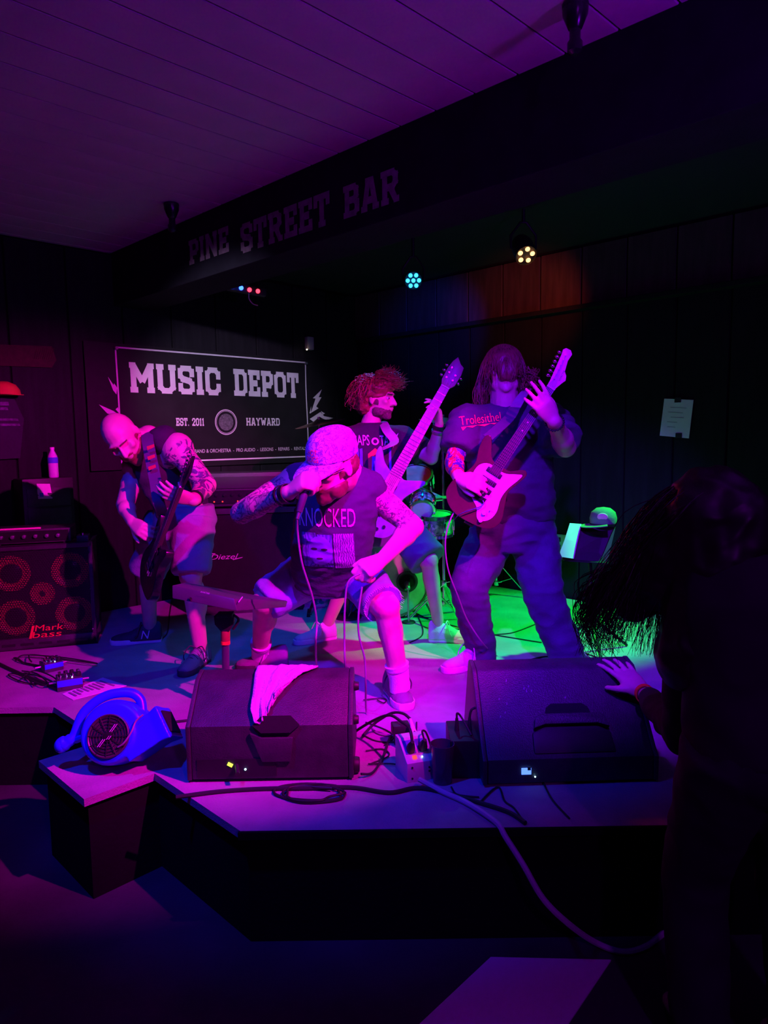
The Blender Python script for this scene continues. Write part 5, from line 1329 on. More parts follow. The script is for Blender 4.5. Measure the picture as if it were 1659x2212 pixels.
def shoe(parent, heel, toe, upm, solem, lacem, L=0.30, letter=None, side=1, k=1.0, tongue=True):
    """heel and toe are points on the floor"""
    heel, toe = V(heel), V(toe); d = (toe-heel); d.z = 0; d.normalize(); lat = UP.cross(d); heel = V((heel.x, heel.y, STG))
    out = [(0.0, .030), (.03, .036), (.25, .035), (.45, .036), (.68, .050), (.85, .046), (.96, .030), (1.0, .012)]
    pts = [(t*L, w_*k) for t, w_ in out] + [(t*L, -w_*k) for t, w_ in reversed(out)]
    M = Matrix.Translation(heel) @ R3(d, lat, UP).to_4x4()
    sh = G(); prof = [(.0, .036, .092), (.04, .042, .112), (.16, .043, .112), (.30, .042, .100), (.45, .043, .082), (.60, .046, .058), (.75, .048, .050), (.88, .042, .042), (.97, .025, .030)]
    R = []
    for t, w_, h_ in prof:
        c = M @ V((t*L, 0, 0.022)); ring = []
        for i in range(18):
            a = 2*PI*i/18; ca, sa = math.cos(a), math.sin(a)
            y_ = w_*k*math.copysign(abs(ca)**0.8, ca); z_ = (h_*k-0.01)*max(0, sa)**0.75 if sa > 0 else -0.006*abs(sa)
            ring.append(c + lat*(y_*(1-0.35*max(0, sa)**2)) + UP*z_)
        R.append(ring)
    sh.loft(R)
    me = fuse(sh, 0.006, 3); up = skinpart('shoe', me, MATS[upm], parent)
    up['label'] = 'shoe'
    del up['label']
    so = G().prism(pts, M, 0.030*k); so.make('sole', MATS[solem], up, bevel=0.008)
    for i in range(4):
        t = 0.36 + i*0.075; h_ = 0.080 - i*0.010
        p = spline([M @ V((t*L, .030*k, h_*k)), M @ V(((t+.02)*L, 0, (h_+.016)*k)), M @ V(((t+.045)*L, -.030*k, (h_-.002)*k))], 5)
        G().tube(p, 0.0038, 6).make('lace', MATS[lacem], up)
        p = spline([M @ V((t*L, -.030*k, h_*k)), M @ V(((t+.02)*L, 0, (h_+.018)*k)), M @ V(((t+.045)*L, .030*k, (h_-.002)*k))], 5)
        G().tube(p, 0.0038, 6).make('lace', MATS[lacem], up)
    for s in (-1, 1):
        p = spline([M @ V((.36*L, 0, .098*k)), M @ V((.40*L, s*.035*k, .112*k)), M @ V((.45*L, s*.062*k, .070*k)), M @ V((.50*L, s*.055*k, .045*k))], 5)
        G().tube(p, 0.0036, 6).make('lace', MATS[lacem], up)
    if letter:
        vs, fs = text_mesh(letter, 0.075, 0.055, 0.25)
        Mt = M @ Matrix.Translation((.30*L, side*.044*k, .052*k)) @ R3((side*-1.0, 0, 0) if side > 0 else (1, 0, 0), (0, -side*0.25, 0.97), (0, side*0.97, 0.25)).to_4x4()
        g = G(); g.add([Mt @ V((v.x, v.y, 0)) for v in vs], fs); g.make('shoe_letter', MATS['lace'], up, smooth=False)
    return up
def strands(name, parent, m, paths, r=0.0022, n=5, jit=0.0, label=None):
    g = G(); rnd = random.Random(len(paths))
    for pth in paths:
        pts = spline(pth, 4); k = len(pts)
        g.tube(pts, [r*(1.0-0.65*i/(k-1)) for i in range(k)], n)
    o = g.make(name, MATS[m], parent)
    o['kind'] = 'stuff'
    return o
def band(name, parent, m, c, axis, r, h, thick=0.004, ry=None, x=None):
    a, b, d = frame(axis)
    if x is not None: a = (V(x) - d*V(x).dot(d)).normalized(); b = d.cross(a)
    ry = ry or r; g = G()
    R = [g.ring(V(c)-d*h/2, a, b, r, ry, 24), g.ring(V(c)+d*h/2, a, b, r, ry, 24), g.ring(V(c)+d*h/2, a, b, r-thick, ry-thick, 24), g.ring(V(c)-d*h/2, a, b, r-thick, ry-thick, 24)]
    g.loft(R, False, True)
    return g.make(name, MATS[m], parent)
def rings_of(g, rows, n=32):
    """rows of (centre, side vector, front vector, rx, ry, power)"""
    return [g.ring(c, x, y, rx, ry, n, pw) for c, x, y, rx, ry, pw in rows]
def ortho(x, y):
    x = V(x).normalized(); y = V(y); y = (y - x*y.dot(x)).normalized(); return x, y

# ------------------------------------------------------------------ the singer, crouching in the middle
def singer():
    hipC = onY(708, 1232, 3.68)
    t = thing('person', 'singer in a cap and cut-off black shirt crouching and shouting into a hand-held microphone', 'person', V((hipC.x, 3.6, STG)))
    neck = onY(748, 1022, 3.36); chest = onY(733, 1085, 3.42); belly = onY(718, 1165, 3.50)
    shL, elL, wrL = onY(806, 1066, 3.40), onY(893, 1138, 3.38), onY(826, 1208, 3.16)
    shR, elR, wrR = onY(636, 1040, 3.36), onY(522, 1108, 3.20), onY(625, 1064, 2.98)
    hpL, knL, anL = onY(770, 1240, 3.62), onY(834, 1312, 3.34), onY(864, 1474, 3.38)
    hpR, knR, anR = onY(655, 1245, 3.74), onY(572, 1300, 3.62), onY(562, 1408, 3.93)
    hc = onY(717, 1006, 3.14); f = V((-0.64, -0.70, -0.30)); u = V((-0.08, -0.26, 0.96))
    S = 1.18
    g = G()
    r, f, u = head(g, hc, f, u, S)
    g.cap(neck + V((0, 0.05, -0.03)), hc - f*0.02 - u*0.07, .072, .066)
    g.cap(hipC, belly, .12, .13); g.cap(belly, chest, .13, .13); g.cap(chest, neck, .12, .08)
    for a, b in ((chest, shL), (chest, shR)): g.cap(a, b, .09, .068)
    arm(g, shL, elL, wrL, 1.22); arm(g, shR, elR, wrR, 1.22)
    g.ell(shL, .078, .078, .078); g.ell(shR, .076, .076, .076)
    g.cap(hipC, hpL, .1, .09); g.cap(hipC, hpR, .1, .09)
    toeL, toeR = st(880, 1536), st(508, 1446)
    leg(g, hpL, knL, anL, toeL + UP*0.05, 1.22); leg(g, hpR, knR, anR, toeR + UP*0.05, 1.22, V((0.4, 0.9, 0)))
    # right fist round the microphone, left fist holding the cable
    fist = ((1.25, 1.35, 0.9),)*4
    hand(g, wrR, onY(662, 1032, 2.93) - wrR, V((0.55, 0.55, -0.62)), 1, ((1.0, 1.3, .8), (1.05, 1.3, .8), (1.1, 1.3, .8), (1.15, 1.3, .8)), 1.18, (0.2, 0.8, 0.6), 0.02)
    hand(g, wrL, onY(772, 1240, 3.08) - wrL, V((-0.25, 0.55, -0.80)), -1, ((0.75, 1.2, .8), (0.95, 1.3, .9), (1.1, 1.3, .9), (1.2, 1.3, .9)), 1.2, (0.5, 0.8, 0.3), 0.04)
    me = fuse(g, 0.0062, 4)
    sockets(me, hc, r, f, u, S)
    def ink(p):
        d1, t1 = segd(p, shL, elL); d2, t2 = segd(p, elR, wrR); d3, t3 = segd(p, shR, elR)
        a = 0
        if d1 < 0.11 and 0.0 < t1 < 0.86: a = 1
        if d2 < 0.09 and t2 < 0.86: a = 1
        if d3 < 0.10 and t3 > 0.2: a = 1
        return a
    setattr_f(me, 'ink', ink)
    beard_from(t, me, 'hair_brown', hc, r, f, u, S, 0.006, 0.016)
    skinpart('body', me, mask_mat('skin_inked', SKIN, (0.05, 0.03, 0.09), 'ink', 24, 0.45, 0.55, 0.5, 'lines', 0.05), t)
    # shirt with cut-off sleeves, yoke of a waistcoat over it
    g = G(); x = V((0.98, 0.10, -0.08)); fr = V((-0.12, -0.95, -0.25)); x, fr = ortho(x, fr)
    rows = [(onY(712, 1262, 3.64), x, fr, .185, .150, 2.4), (onY(712, 1225, 3.60), x, fr, .195, .165, 2.4), (onY(716, 1180, 3.52), x, fr, .200, .185, 2.3), (onY(724, 1130, 3.46), x, fr, .198, .175, 2.3),
            (onY(733, 1085, 3.42), x, fr, .198, .155, 2.4), (onY(738, 1052, 3.40), x, fr, .195, .130, 2.4), (onY(742, 1028, 3.38), x, fr, .150, .10, 2.2), (onY(746, 1012, 3.38), x, fr, .085, .075, 2.0)]
    g.loft(rings_of(g, rows))
    g.cap(onY(745, 1030, 3.38), shL + (neck-shL)*0.16 + UP*0.005, .075, .088); g.cap(onY(740, 1030, 3.38), shR + (neck-shR)*0.12 + UP*0.005, .075, .086)
    sm = fuse(g, 0.009, 8); wrinkle(sm, 0.006, 9.0, V((1, 1, 2.2)), 1.0)
    bv = bvh_of(sm)
    skinpart('shirt', sm, MATS['tee_navy'], t)
    pl = onY(705, 1136, 3.1); n = V((-0.12, -0.93, -0.30)); X = V((0.985, -0.10, -0.03))
    Mt = MX(onY(702, 1122, 3.25), X, UP, None)
    vs, fs = text_mesh('KNOCKED', 0.085, 0.27)
    for v in vs: v.y *= 1.5
    decal('shirt_lettering', (vs, fs), Mt, bv, mat('shirt_print', (0.62, 0.55, 0.62), 0.8), t, 0.004)
    # three-panel portrait print
    def rect(x0, y0, x1, y1): return ([V((x0, y0, 0)), V((x1, y0, 0)), V((x1, y1, 0)), V((x0, y1, 0))], [(0, 1, 2, 3)])
    Mp = MX(onY(696, 1190, 3.2), X, UP, None)
    for k, (x0, x1, y0, y1) in enumerate(((-0.12, -0.048, -0.105, 0.07), (-0.044, 0.028, -0.105, 0.062), (0.034, 0.128, -0.11, 0.068))):
        decal('print_panel', rect(x0, y0, x1, y1), Mp, bv, MATS['print_a'] if k < 2 else MATS['print_b'], t, 0.003)
    g2 = []
    def blob(cx_, cy_, rx_, ry_): 
        return ([V((cx_ + rx_*math.cos(a*PI/8), cy_ + ry_*math.sin(a*PI/8), 0)) for a in range(16)], [tuple(range(16))])
    for (a, b_, c_, d_) in ((-0.030, -0.02, 0.060, 0.075),): decal('print_face', blob(a, b_, c_, d_), Mp, bv, mat('print_pale', (0.22, 0.20, 0.60), 0.8), t, 0.0045)
    for (a, b_, c_, d_) in ((-0.060, -0.010, 0.016, 0.006), (-0.010, -0.012, 0.016, 0.006), (-0.034, -0.058, 0.016, 0.005)): decal('print_feature', blob(a, b_, c_, d_), Mp, bv, MATS['ink'], t, 0.0055)
    # shorts
    g = G(); x2, f2 = ortho(V((0.97, -0.10, -0.03)), V((-0.1, -0.98, -0.1)))
    rows = [(onY(708, 1212, 3.62), x2, f2, .175, .150, 2.3), (onY(708, 1245, 3.66), x2, f2, .195, .165, 2.4), (onY(710, 1275, 3.68), x2, f2, .18, .14, 2.3)]
    g.loft(rings_of(g, rows))
    def legcloth(a, b, r0, r1, ext):
        a, b = V(a), V(b); b = b + (b-a).normalized()*ext; xx, yy, d = frame(b-a)
        g.loft([g.ring(a, xx, yy, r0, r0, 24), g.ring(a.lerp(b, .5), xx, yy, (r0+r1)/2, (r0+r1)/2, 24), g.ring(b, xx, yy, r1, r1, 24)])
    legcloth(hpL, knL, .125, .100, -0.035); legcloth(hpR, knR, .125, .105, 0.0)
    sm = fuse(g, 0.009, 5); wrinkle(sm, 0.007, 8.0, V((1, 1, 1.6)), 4.0)
    skinpart('shorts', sm, MATS['denim_short'], t)
    # frayed hem threads
    ps = []
    rnd = random.Random(5); xx, yy, d = frame(knL-hpL); hem = knL + (knL-hpL).normalized()*(-0.035)
    for i in range(60):
        a = 2*PI*i/60; p = hem + xx*(0.100*math.cos(a)) + yy*(0.100*math.sin(a)); ps.append([p - d*0.005, p + d*0.008, p + d*(0.012+rnd.random()*0.016) + V((rnd.uniform(-.006, .006), 0, 0))])
    strands('frayed_hem', t, 'lace', ps, 0.0016, 4)
    # socks and shoes
    for an, kn, rr, lo in ((anL, knL, .060, 0.02), (anR, knR, .060, 0.02)):
        d = (kn-an).normalized(); g = G(); xx, yy, _ = frame(d)
        g.loft([g.ring(an - UP*0.035, xx, yy, .050, .052, 22), g.ring(an + d*0.03, xx, yy, .051, .051, 22), g.ring(an + d*0.085, xx, yy, .057, .057, 22), g.ring(an + d*0.098, xx, yy, .060, .060, 22)])
        so = g.make('sock', MATS['sock'], t)
        band('sock_stripe', so, 'shoe_grey', an + d*0.075, d, .0585, .006)
    dl = (toeL - V((anL.x, anL.y, STG))).normalized()
    shoe(t, toeL - dl*0.30, toeL, 'shoe_mid', 'sole_white', 'lace_dark', 0.30, k=1.15)
    dl = (toeR - V((anR.x+0.02, anR.y, STG))).normalized()
    shoe(t, toeR - dl*0.30, toeR, 'shoe_mid', 'shoe_dark', 'lace', 0.30, k=1.1)
    # beard, spectacles, cap, wristband
    s = S
    def E(xx_, yy_, zz_, a, b, e): g.ell(hc + (r*xx_ + f*yy_ + u*zz_)*s, a*s, b*s, e*s, R3(r, f, u))
    g = G()
    E(0, -.03, -.005, .084, .085, .055)
    hb = fuse(g, 0.006, 3); wrinkle(hb, 0.004, 50); skinpart('hair', hb, MATS['hair_brown'], t)
    gl = G()
    for k in (-1, 1):
        e = hc + (r*(k*.034) + f*.106 + u*.004)*s
        gl.tube([e + r*(.028*math.cos(a*PI/9))*s + u*(.020*math.sin(a*PI/9))*s for a in range(18)], 0.0022, 6, True)
        gl.tube([e + r*(k*.030)*s, hc + (r*(k*.084) + f*.02 + u*.008)*s], 0.0022, 6)
    gl.tube([hc + (r*-.008 + f*.112 + u*.006)*s, hc + (r*.008 + f*.112 + u*.006)*s], 0.002, 6)
    gl.make('spectacles', MATS['blackgloss'], t)
    cu_ = u*0.94 + f*0.02; 
    g = G(); rows = []
    for h_, k in ((-.004, 1.0), (.025, 1.0), (.055, .95), (.082, .80), (.100, .52), (.106, .10)):
        rows.append(g.ring(hc + (u*(h_+.038) - f*(.010+0.10*h_))*s, r, f, .090*k*s, .108*k*s, 36))
    g.loft(rows); cm = fuse(g, 0.007, 4)
    setattr_f(cm, 'ink', lambda p: 1.0)
    capm = mask_mat('cap_pattern', (0.52, 0.36, 0.52), (0.12, 0.04, 0.26), 'ink', 34, 0.44, 0.56, 0.8, 'lines', 0.1)
    bvc = bvh_of(cm)
    cp = skinpart('cap', cm, capm, t); 
    cp['label'] = 'patterned baseball cap with small red lettering'
    g = G(); N = 16; top = []; bot = []
    for i in range(N+1):
        a = PI*(0.10 + 0.80*i/N); inn = hc + (u*.034 - f*.010 + r*(.089*math.cos(a)) + f*(.107*math.sin(a)))*s
        outp = hc + (u*(.030 - .040*math.sin(a)) - f*.010 + r*(.094*math.cos(a)) + f*(.107*math.sin(a) + .082*math.sin(a)**0.6))*s
        top.append((inn, outp))
    vs = []
    for inn, outp in top: vs += [inn + u*.003, outp + u*.003, inn - u*.003, outp - u*.003]
    fs = []
    for i in range(N):
        a = i*4; b_ = a+4; fs += [(a, b_, b_+1, a+1), (a+2, a+3, b_+3, b_+2), (a+1, b_+1, b_+3, a+3), (a, a+2, b_+2, b_)]
    fs += [(0, 1, 3, 2), (N*4, N*4+2, N*4+3, N*4+1)]
    g.add(vs, fs); bmx = g.make('cap_brim', capm, cp)
    at = bmx.data.attributes.new('ink', 'FLOAT', 'POINT')
    for i in range(len(bmx.data.vertices)): at.data[i].value = 1.0
    Mc = MX(hc + (f*.18 + u*.104 - r*0.005)*s, -r if False else (r if r.x > 0 else -r), u*0.9 - f*0.35, None)
    nz = (Mc.to_3x3() @ V((0, 0, 1)))
    vs, fs = text_mesh('HOT', 0.034, 0.050); decal('cap_lettering', ([V((v.x, v.y+0.014, 0)) for v in vs], fs), Mc, bvc, mat('thread_red', (0.95, 0.03, 0.06), 0.7), cp, 0.004)
    vs, fs = text_mesh('DOGS', 0.034, 0.064); decal('cap_lettering', ([V((v.x, v.y-0.014, 0)) for v in vs], fs), Mc, bvc, MATS['thread_red'], cp, 0.004)
    band('wristband', t, 'black', wrR + (elR-wrR).normalized()*0.02, elR-wrR, .043, .026)
    bl = band('watch', t, 'blackgloss', wrR + (elR-wrR).normalized()*0.052, elR-wrR, .046, .010)
    return dict(t=t, wrR=wrR, wrL=wrL, hc=hc, f=f, u=u, r=r)
mask_mat('print_a', (0.10, 0.08, 0.30), (0.32, 0.25, 0.55), 'none', 30)
for nm, ca, cb, sc_ in (('print_a', (0.07, 0.06, 0.26), (0.20, 0.17, 0.50), 18), ('print_b', (0.10, 0.08, 0.20), (0.48, 0.38, 0.52), 30)):
    m = bpy.data.materials.new(nm); m.use_nodes = True; nt = m.node_tree; b = nt.nodes['Principled BSDF']; b.inputs['Roughness'].default_value = .85
    tc = nt.nodes.new('ShaderNodeTexCoord'); wv = nt.nodes.new('ShaderNodeTexWave'); wv.inputs['Scale'].default_value = sc_; wv.inputs['Distortion'].default_value = 9; wv.inputs['Detail'].default_value = 2
    nt.links.new(tc.outputs['Object'], wv.inputs['Vector']); rp = nt.nodes.new('ShaderNodeValToRGB'); rp.color_ramp.elements[0].color = (*ca, 1); rp.color_ramp.elements[1].color = (*cb, 1)
    nt.links.new(wv.outputs['Fac'], rp.inputs['Fac']); nt.links.new(rp.outputs['Color'], b.inputs['Base Color']); MATS[nm] = m
SG = singer()
# microphone in the singer's fist
ma, mb = onY(661, 1052, 2.95), onY(646, 1106, 2.93)
mc = thing('microphone', 'dark hand-held microphone in the right fist of the singer', 'microphone', mb)
G().cyl(ma, mb, 0.020, 0.013, 20).make('handle', mat('mic_body', (0.10, 0.09, 0.12), 0.35, 0.4), mc, bevel=0.002)
dd = (mb-ma).normalized(); G().cyl(mb, mb + dd*0.03, 0.009, 0.007, 14).make('connector', MATS['steel'], mc)
g = G(); g.ell(ma - dd*0.004, 0.026, 0.026, 0.028, R3(*frame(dd))); g.make('grille', MATS['steel'], mc)
cable('thin cable dropping from the microphone and running behind the left monitor', [mb + dd*0.03, onY(643, 1150, 2.96), onY(652, 1215, 2.98), onY(675, 1290, 3.02), onY(684, 1345, 3.06), onY(682, 1400, 3.1), st(690, 1450, 0.006), st(740, 1470, 0.006)], 0.0045, 'grey_cable')
hp_ = onY(768, 1244, 3.06)
cable('left strand of microphone cable hanging from the left fist of the singer', [hp_ + V((0.02, 0, 0.01)), onY(752, 1258, 3.05), onY(745, 1310, 3.06), onY(744, 1380, 3.08), onY(746, 1445, 3.1), st(752, 1500, 0.006)], 0.0045, 'grey_cable')
cable('right strand of microphone cable hanging from the left fist of the singer', [onY(782, 1268, 3.06), onY(775, 1320, 3.06), onY(775, 1370, 3.07), onY(788, 1425, 3.09), onY(790, 1480, 3.1), st(792, 1540, 0.006), st(810, 1580, 0.006), st(850, 1590, 0.008)], 0.0045, 'grey_cable')
mat('stubble', (0.13, 0.07, 0.06), 0.7, var=0.4, scale=120)
# ------------------------------------------------------------------ the bassist, behind the singer
def tee(g, x, fr, rows, sleeves):
    x, fr = ortho(x, fr)
    g.loft(rings_of(g, [(c, x, fr, rx, ry, pw) for c, rx, ry, pw in rows]))
    for a, b, r0, r1 in sleeves:
        a, b = V(a), V(b); xx, yy, d = frame(b-a)
        g.loft([g.ring(a - d*0.03, xx, yy, r0*0.9, r0*0.9, 24), g.ring(a, xx, yy, r0, r0, 24), g.ring(a.lerp(b, .5), xx, yy, (r0+r1)/2, (r0+r1)/2, 24), g.ring(b, xx, yy, r1, r1, 24)])
    return x, fr
def trouser_leg(g, pts):
    """(point, radius) chain with flat ends"""
    R = []
    for i, (p, r_) in enumerate(pts):
        d = V(pts[min(i+1, len(pts)-1)][0]) - V(pts[max(i-1, 0)][0]); xx, yy, d = frame(d, V((0.1, 1, 0)))
        rx, ry = r_ if isinstance(r_, tuple) else (r_, r_)
        R.append(g.ring(p, xx, yy, rx, ry, 26))
    g.loft(R)
def bassist():
    hip = onY(838, 1140, 4.50)
    t = thing('person', 'bassist with windblown reddish hair in a black band tee and shorts looking right', 'person', V((hip.x, 4.4, STG)))
    neck = onY(800, 915, 4.48); chest = onY(806, 985, 4.46); waist = onY(822, 1085, 4.48)
    shL, elL, wrL = onY(868, 948, 4.46), onY(932, 990, 4.34), onY(949, 915, 4.24)
    shR, elR, wrR = onY(748, 950, 4.42), onY(735, 1040, 4.34), onY(800, 1085, 4.20)
    hpL, knL, anL = onY(868, 1140, 4.46), onY(926, 1212, 4.30), onY(946, 1340, 4.42)
    hpR, knR, anR = onY(800, 1145, 4.54), onY(752, 1240, 4.46), onY(708, 1346, 4.50)
    hc = onY(818, 862, 4.45); f = V((0.90, -0.42, -0.08)); u = V((-0.02, 0, 1)); S = 1.02
    g = G(); r, f, u = head(g, hc, f, u, S)
    g.cap(neck + V((0, 0, -.02)), hc - f*.025 - u*.06, .062, .055)
    g.cap(hip, waist, .10, .10); g.cap(waist, chest, .10, .11); g.cap(chest, neck, .10, .06)
    for sh in (shL, shR): g.cap(chest, sh, .07, .05)
    arm(g, shL, elL, wrL, 0.98); arm(g, shR, elR, wrR, 0.98)
    leg(g, hpL, knL, anL, st(993, 1388), 1.05); leg(g, hpR, knR, anR, st(668, 1388), 1.05, V((0.3, 0.9, 0)))
    g.cap(hip, hpL, .1, .09); g.cap(hip, hpR, .1, .09)
    hand(g, wrL, onY(946, 878, 4.20) - wrL, V((-0.85, -0.35, 0.25)), -1, ((0.35, .5, .4), (0.5, .7, .5), (.6, .8, .5), (.45, .8, .5)), 1.02, (0.7, 0.5, 0.3), 0.28)
    hand(g, wrR, V((0.7, -0.3, -0.4)), V((0.2, 0.9, 0)), 1, ((.5, .7, .5),)*4, 1.0)
    me = fuse(g, 0.0062, 4); sockets(me, hc, r, f, u, S)
    beard_from(t, me, 'stubble', hc, r, f, u, S, 0.002, 0.004)
    skinpart('body', me, MATS['skin'], t)
    for k in (-1, 1):
        e = hc + (r*(k*.031) + f*.0725 + u*.007)*S
        ey = G().ell(e, .0115, .0115, .0105).make('eye', MATS['eye_white'], t)
        G().ell(e + f*.0075, .0065, .0055, .0065).make('iris', MATS['hair_dark'], ey)
    g = G()
    rows = [(onY(832, 1138, 4.5), .19, .14, 2.3), (onY(822, 1090, 4.48), .18, .13, 2.3), (onY(812, 1030, 4.46), .19, .13, 2.3), (onY(806, 980, 4.46), .20, .13, 2.4), (onY(804, 948, 4.46), .185, .11, 2.4), (onY(802, 928, 4.47), .13, .085, 2.1), (onY(800, 914, 4.47), .075, .068, 2.0)]
    tee(g, V((0.97, 0.2, 0)), V((0.15, -0.98, 0)), rows, [(shL, shL.lerp(elL, 0.72), .085, .088), (shR, shR.lerp(elR, 0.7), .085, .085)])
    for sh in (shL, shR): g.cap(onY(803, 932, 4.47), sh, .06, .078)
    sm = fuse(g, 0.009, 7); wrinkle(sm, 0.006, 9, V((1, 1, 1.8)), 7.0); bv = bvh_of(sm)
    skinpart('shirt', sm, MATS['tee_black'], t)
    X = V((0.98, 0.15, 0)); Mt = MX(onY(817, 952, 4.2), X, UP, None)
    pr = mat('shirt_print_white', (0.72, 0.66, 0.74), 0.8)
    vs, fs = text_mesh('CAPS', 0.07, 0.105); decal('shirt_lettering', ([V((v.x-.085, v.y*1.3, 0)) for v in vs], fs), Mt, bv, pr, t, 0.004)
    vs, fs = text_mesh('TAN', 0.07, 0.085); decal('shirt_lettering', ([V((v.x+.075, v.y*1.3-.004, 0)) for v in vs], fs), Mt, bv, pr, t, 0.004)
    def poly_disc(cx_, cy_, r_): return ([V((cx_ + r_*math.cos(a*PI/8), cy_ + r_*math.sin(a*PI/8), 0)) for a in range(16)], [tuple(range(16))])
    decal('shirt_emblem', poly_disc(0.002, -0.004, 0.023), Mt, bv, pr, t, 0.004)
    decal('shirt_emblem', poly_disc(0.002, -0.004, 0.013), Mt, bv, MATS['tee_black'], t, 0.0052)
    for s in (-1, 1): decal('shirt_drip', ([V((s*.135, .03, 0)), V((s*.150, .045, 0)), V((s*.112, -.05, 0))], [(0, 1, 2)]), Mt, bv, pr, t, 0.004)
    blue = mat('shirt_print_blue', (0.12, 0.14, 0.62), 0.8); red = mat('shirt_print_red', (0.55, 0.08, 0.06), 0.8)
    for x0, x1 in ((-.118, -.100), (-.094, -.078), (.085, .10)): decal('shirt_print', ([V((x0, -.20, 0)), V((x1, -.20, 0)), V((x1, -.045, 0)), V((x0, -.05, 0))], [(0, 1, 2, 3)]), Mt, bv, blue, t, 0.003)
    decal('shirt_print', ([V((-.045, -.19, 0)), V((.045, -.19, 0)), V((.045, -.08, 0)), V((0, -.045, 0)), V((-.045, -.08, 0))], [(0, 1, 2, 3, 4)]), Mt, bv, red, t, 0.003)
    decal('shirt_print', ([V((-.025, -.19, 0)), V((.02, -.19, 0)), V((.025, -.10, 0)), V((-.02, -.095, 0))], [(0, 1, 2, 3)]), Mt, bv, blue, t, 0.0042)
    g = G(); x2, f2 = ortho(V((1, 0, 0)), V((0, -1, 0)))
    g.loft(rings_of(g, [(onY(832, 1105, 4.49), x2, f2, .175, .135, 2.3), (onY(834, 1140, 4.5), x2, f2, .19, .15, 2.4), (onY(836, 1175, 4.5), x2, f2, .17, .13, 2.2)]))
    trouser_leg(g, [(hpL, .115), (hpL.lerp(knL, .6), .118), (hpL.lerp(knL, 0.98), .122)])
    trouser_leg(g, [(hpR, .115), (hpR.lerp(knR, .6), .115), (hpR.lerp(knR, 0.98), .12)])
    sm = fuse(g, 0.009, 4); wrinkle(sm, 0.006, 8, V((1, 1, 1.5)), 9.0); skinpart('shorts', sm, MATS['teal_short'], t)
    heel = V((anL.x, anL.y, STG)); toe = st(995, 1386); d = (toe-heel).normalized()
    shoe(t, heel - d*0.06, heel + d*0.24, 'shoe_light', 'sole_white', 'lace', 0.30, k=1.1)
    heel = V((anR.x, anR.y, STG)); toe = st(664, 1388); d = (toe-heel).normalized()
    shoe(t, heel - d*0.05, heel + d*0.24, 'shoe_light', 'sole_white', 'lace', 0.29, k=1.05)
    # hair: base mass and strands blown up and to the right
    g = G()
    def E(x_, y_, z_, a, b, e): g.ell(hc + (r*x_ + f*y_ + u*z_)*S, a*S, b*S, e*S, R3(r, f, u))
    E(0, -.030, .045, .092, .104, .092); E(0, -.075, -.01, .088, .075, .095); E(0, .03, .090, .076, .074, .045); E(0, -.10, .04, .07, .06, .08); E(0, .02, .055, .084, .06, .05)
    hm = fuse(g, 0.007, 4); wrinkle(hm, 0.010, 24); hb = skinpart('hair', hm, MATS['hair_red'], t)
    rnd = random.Random(11); ps = []
    for i in range(1500):
        a = rnd.uniform(0, 2*PI); b_ = rnd.uniform(0.05, 1.45)
        p = hc + (r*(.092*math.sin(b_)*math.cos(a)) + f*(-.03 + .10*math.sin(b_)*math.sin(a)) + u*(.045 + .092*math.cos(b_)))*S
        c1 = V((rnd.uniform(-.02, .02), rnd.uniform(-.02, .02), rnd.uniform(-.02, .02)))
        if math.sin(a) < 0.25:
            q1 = p + V((rnd.uniform(-.055, .0), rnd.uniform(-.05, .05), rnd.uniform(-.05, .02))); q2 = q1 + V((rnd.uniform(-.05, .02), rnd.uniform(-.03, .03), rnd.uniform(-.09, -.02))); q3 = q2 + c1*1.3 + V((.01, 0, -.02))
        else:
            q1 = p + V((rnd.uniform(.0, .05), rnd.uniform(-.04, .03), rnd.uniform(.0, .035))); q2 = q1 + V((rnd.uniform(.01, .055), rnd.uniform(-.03, .03), rnd.uniform(-.02, .02))); q3 = q2 + c1 + V((rnd.uniform(.0, .03), 0, .012))
        ps.append([p, q1, q2, q3])
    strands('hair_strands', t, 'hair_red', ps, 0.0020, 4)
    for k in (-1, 1): 
        g = G(); g.cap(hc + (r*(k*.016) + f*.096 + u*.030)*S, hc + (r*(k*.048) + f*.082 + u*.032)*S, .0045, .0035); g.make('eyebrow', MATS['hair_dark'], t)
    band('wristband', t, 'black', wrL + (elL-wrL).normalized()*.02, elL-wrL, .036, .022)
    band('watch', t, 'steel', wrL + (elL-wrL).normalized()*.052, elL-wrL, .037, .014)
    return dict(t=t, sh=shL, chest=chest)
BA = bassist()
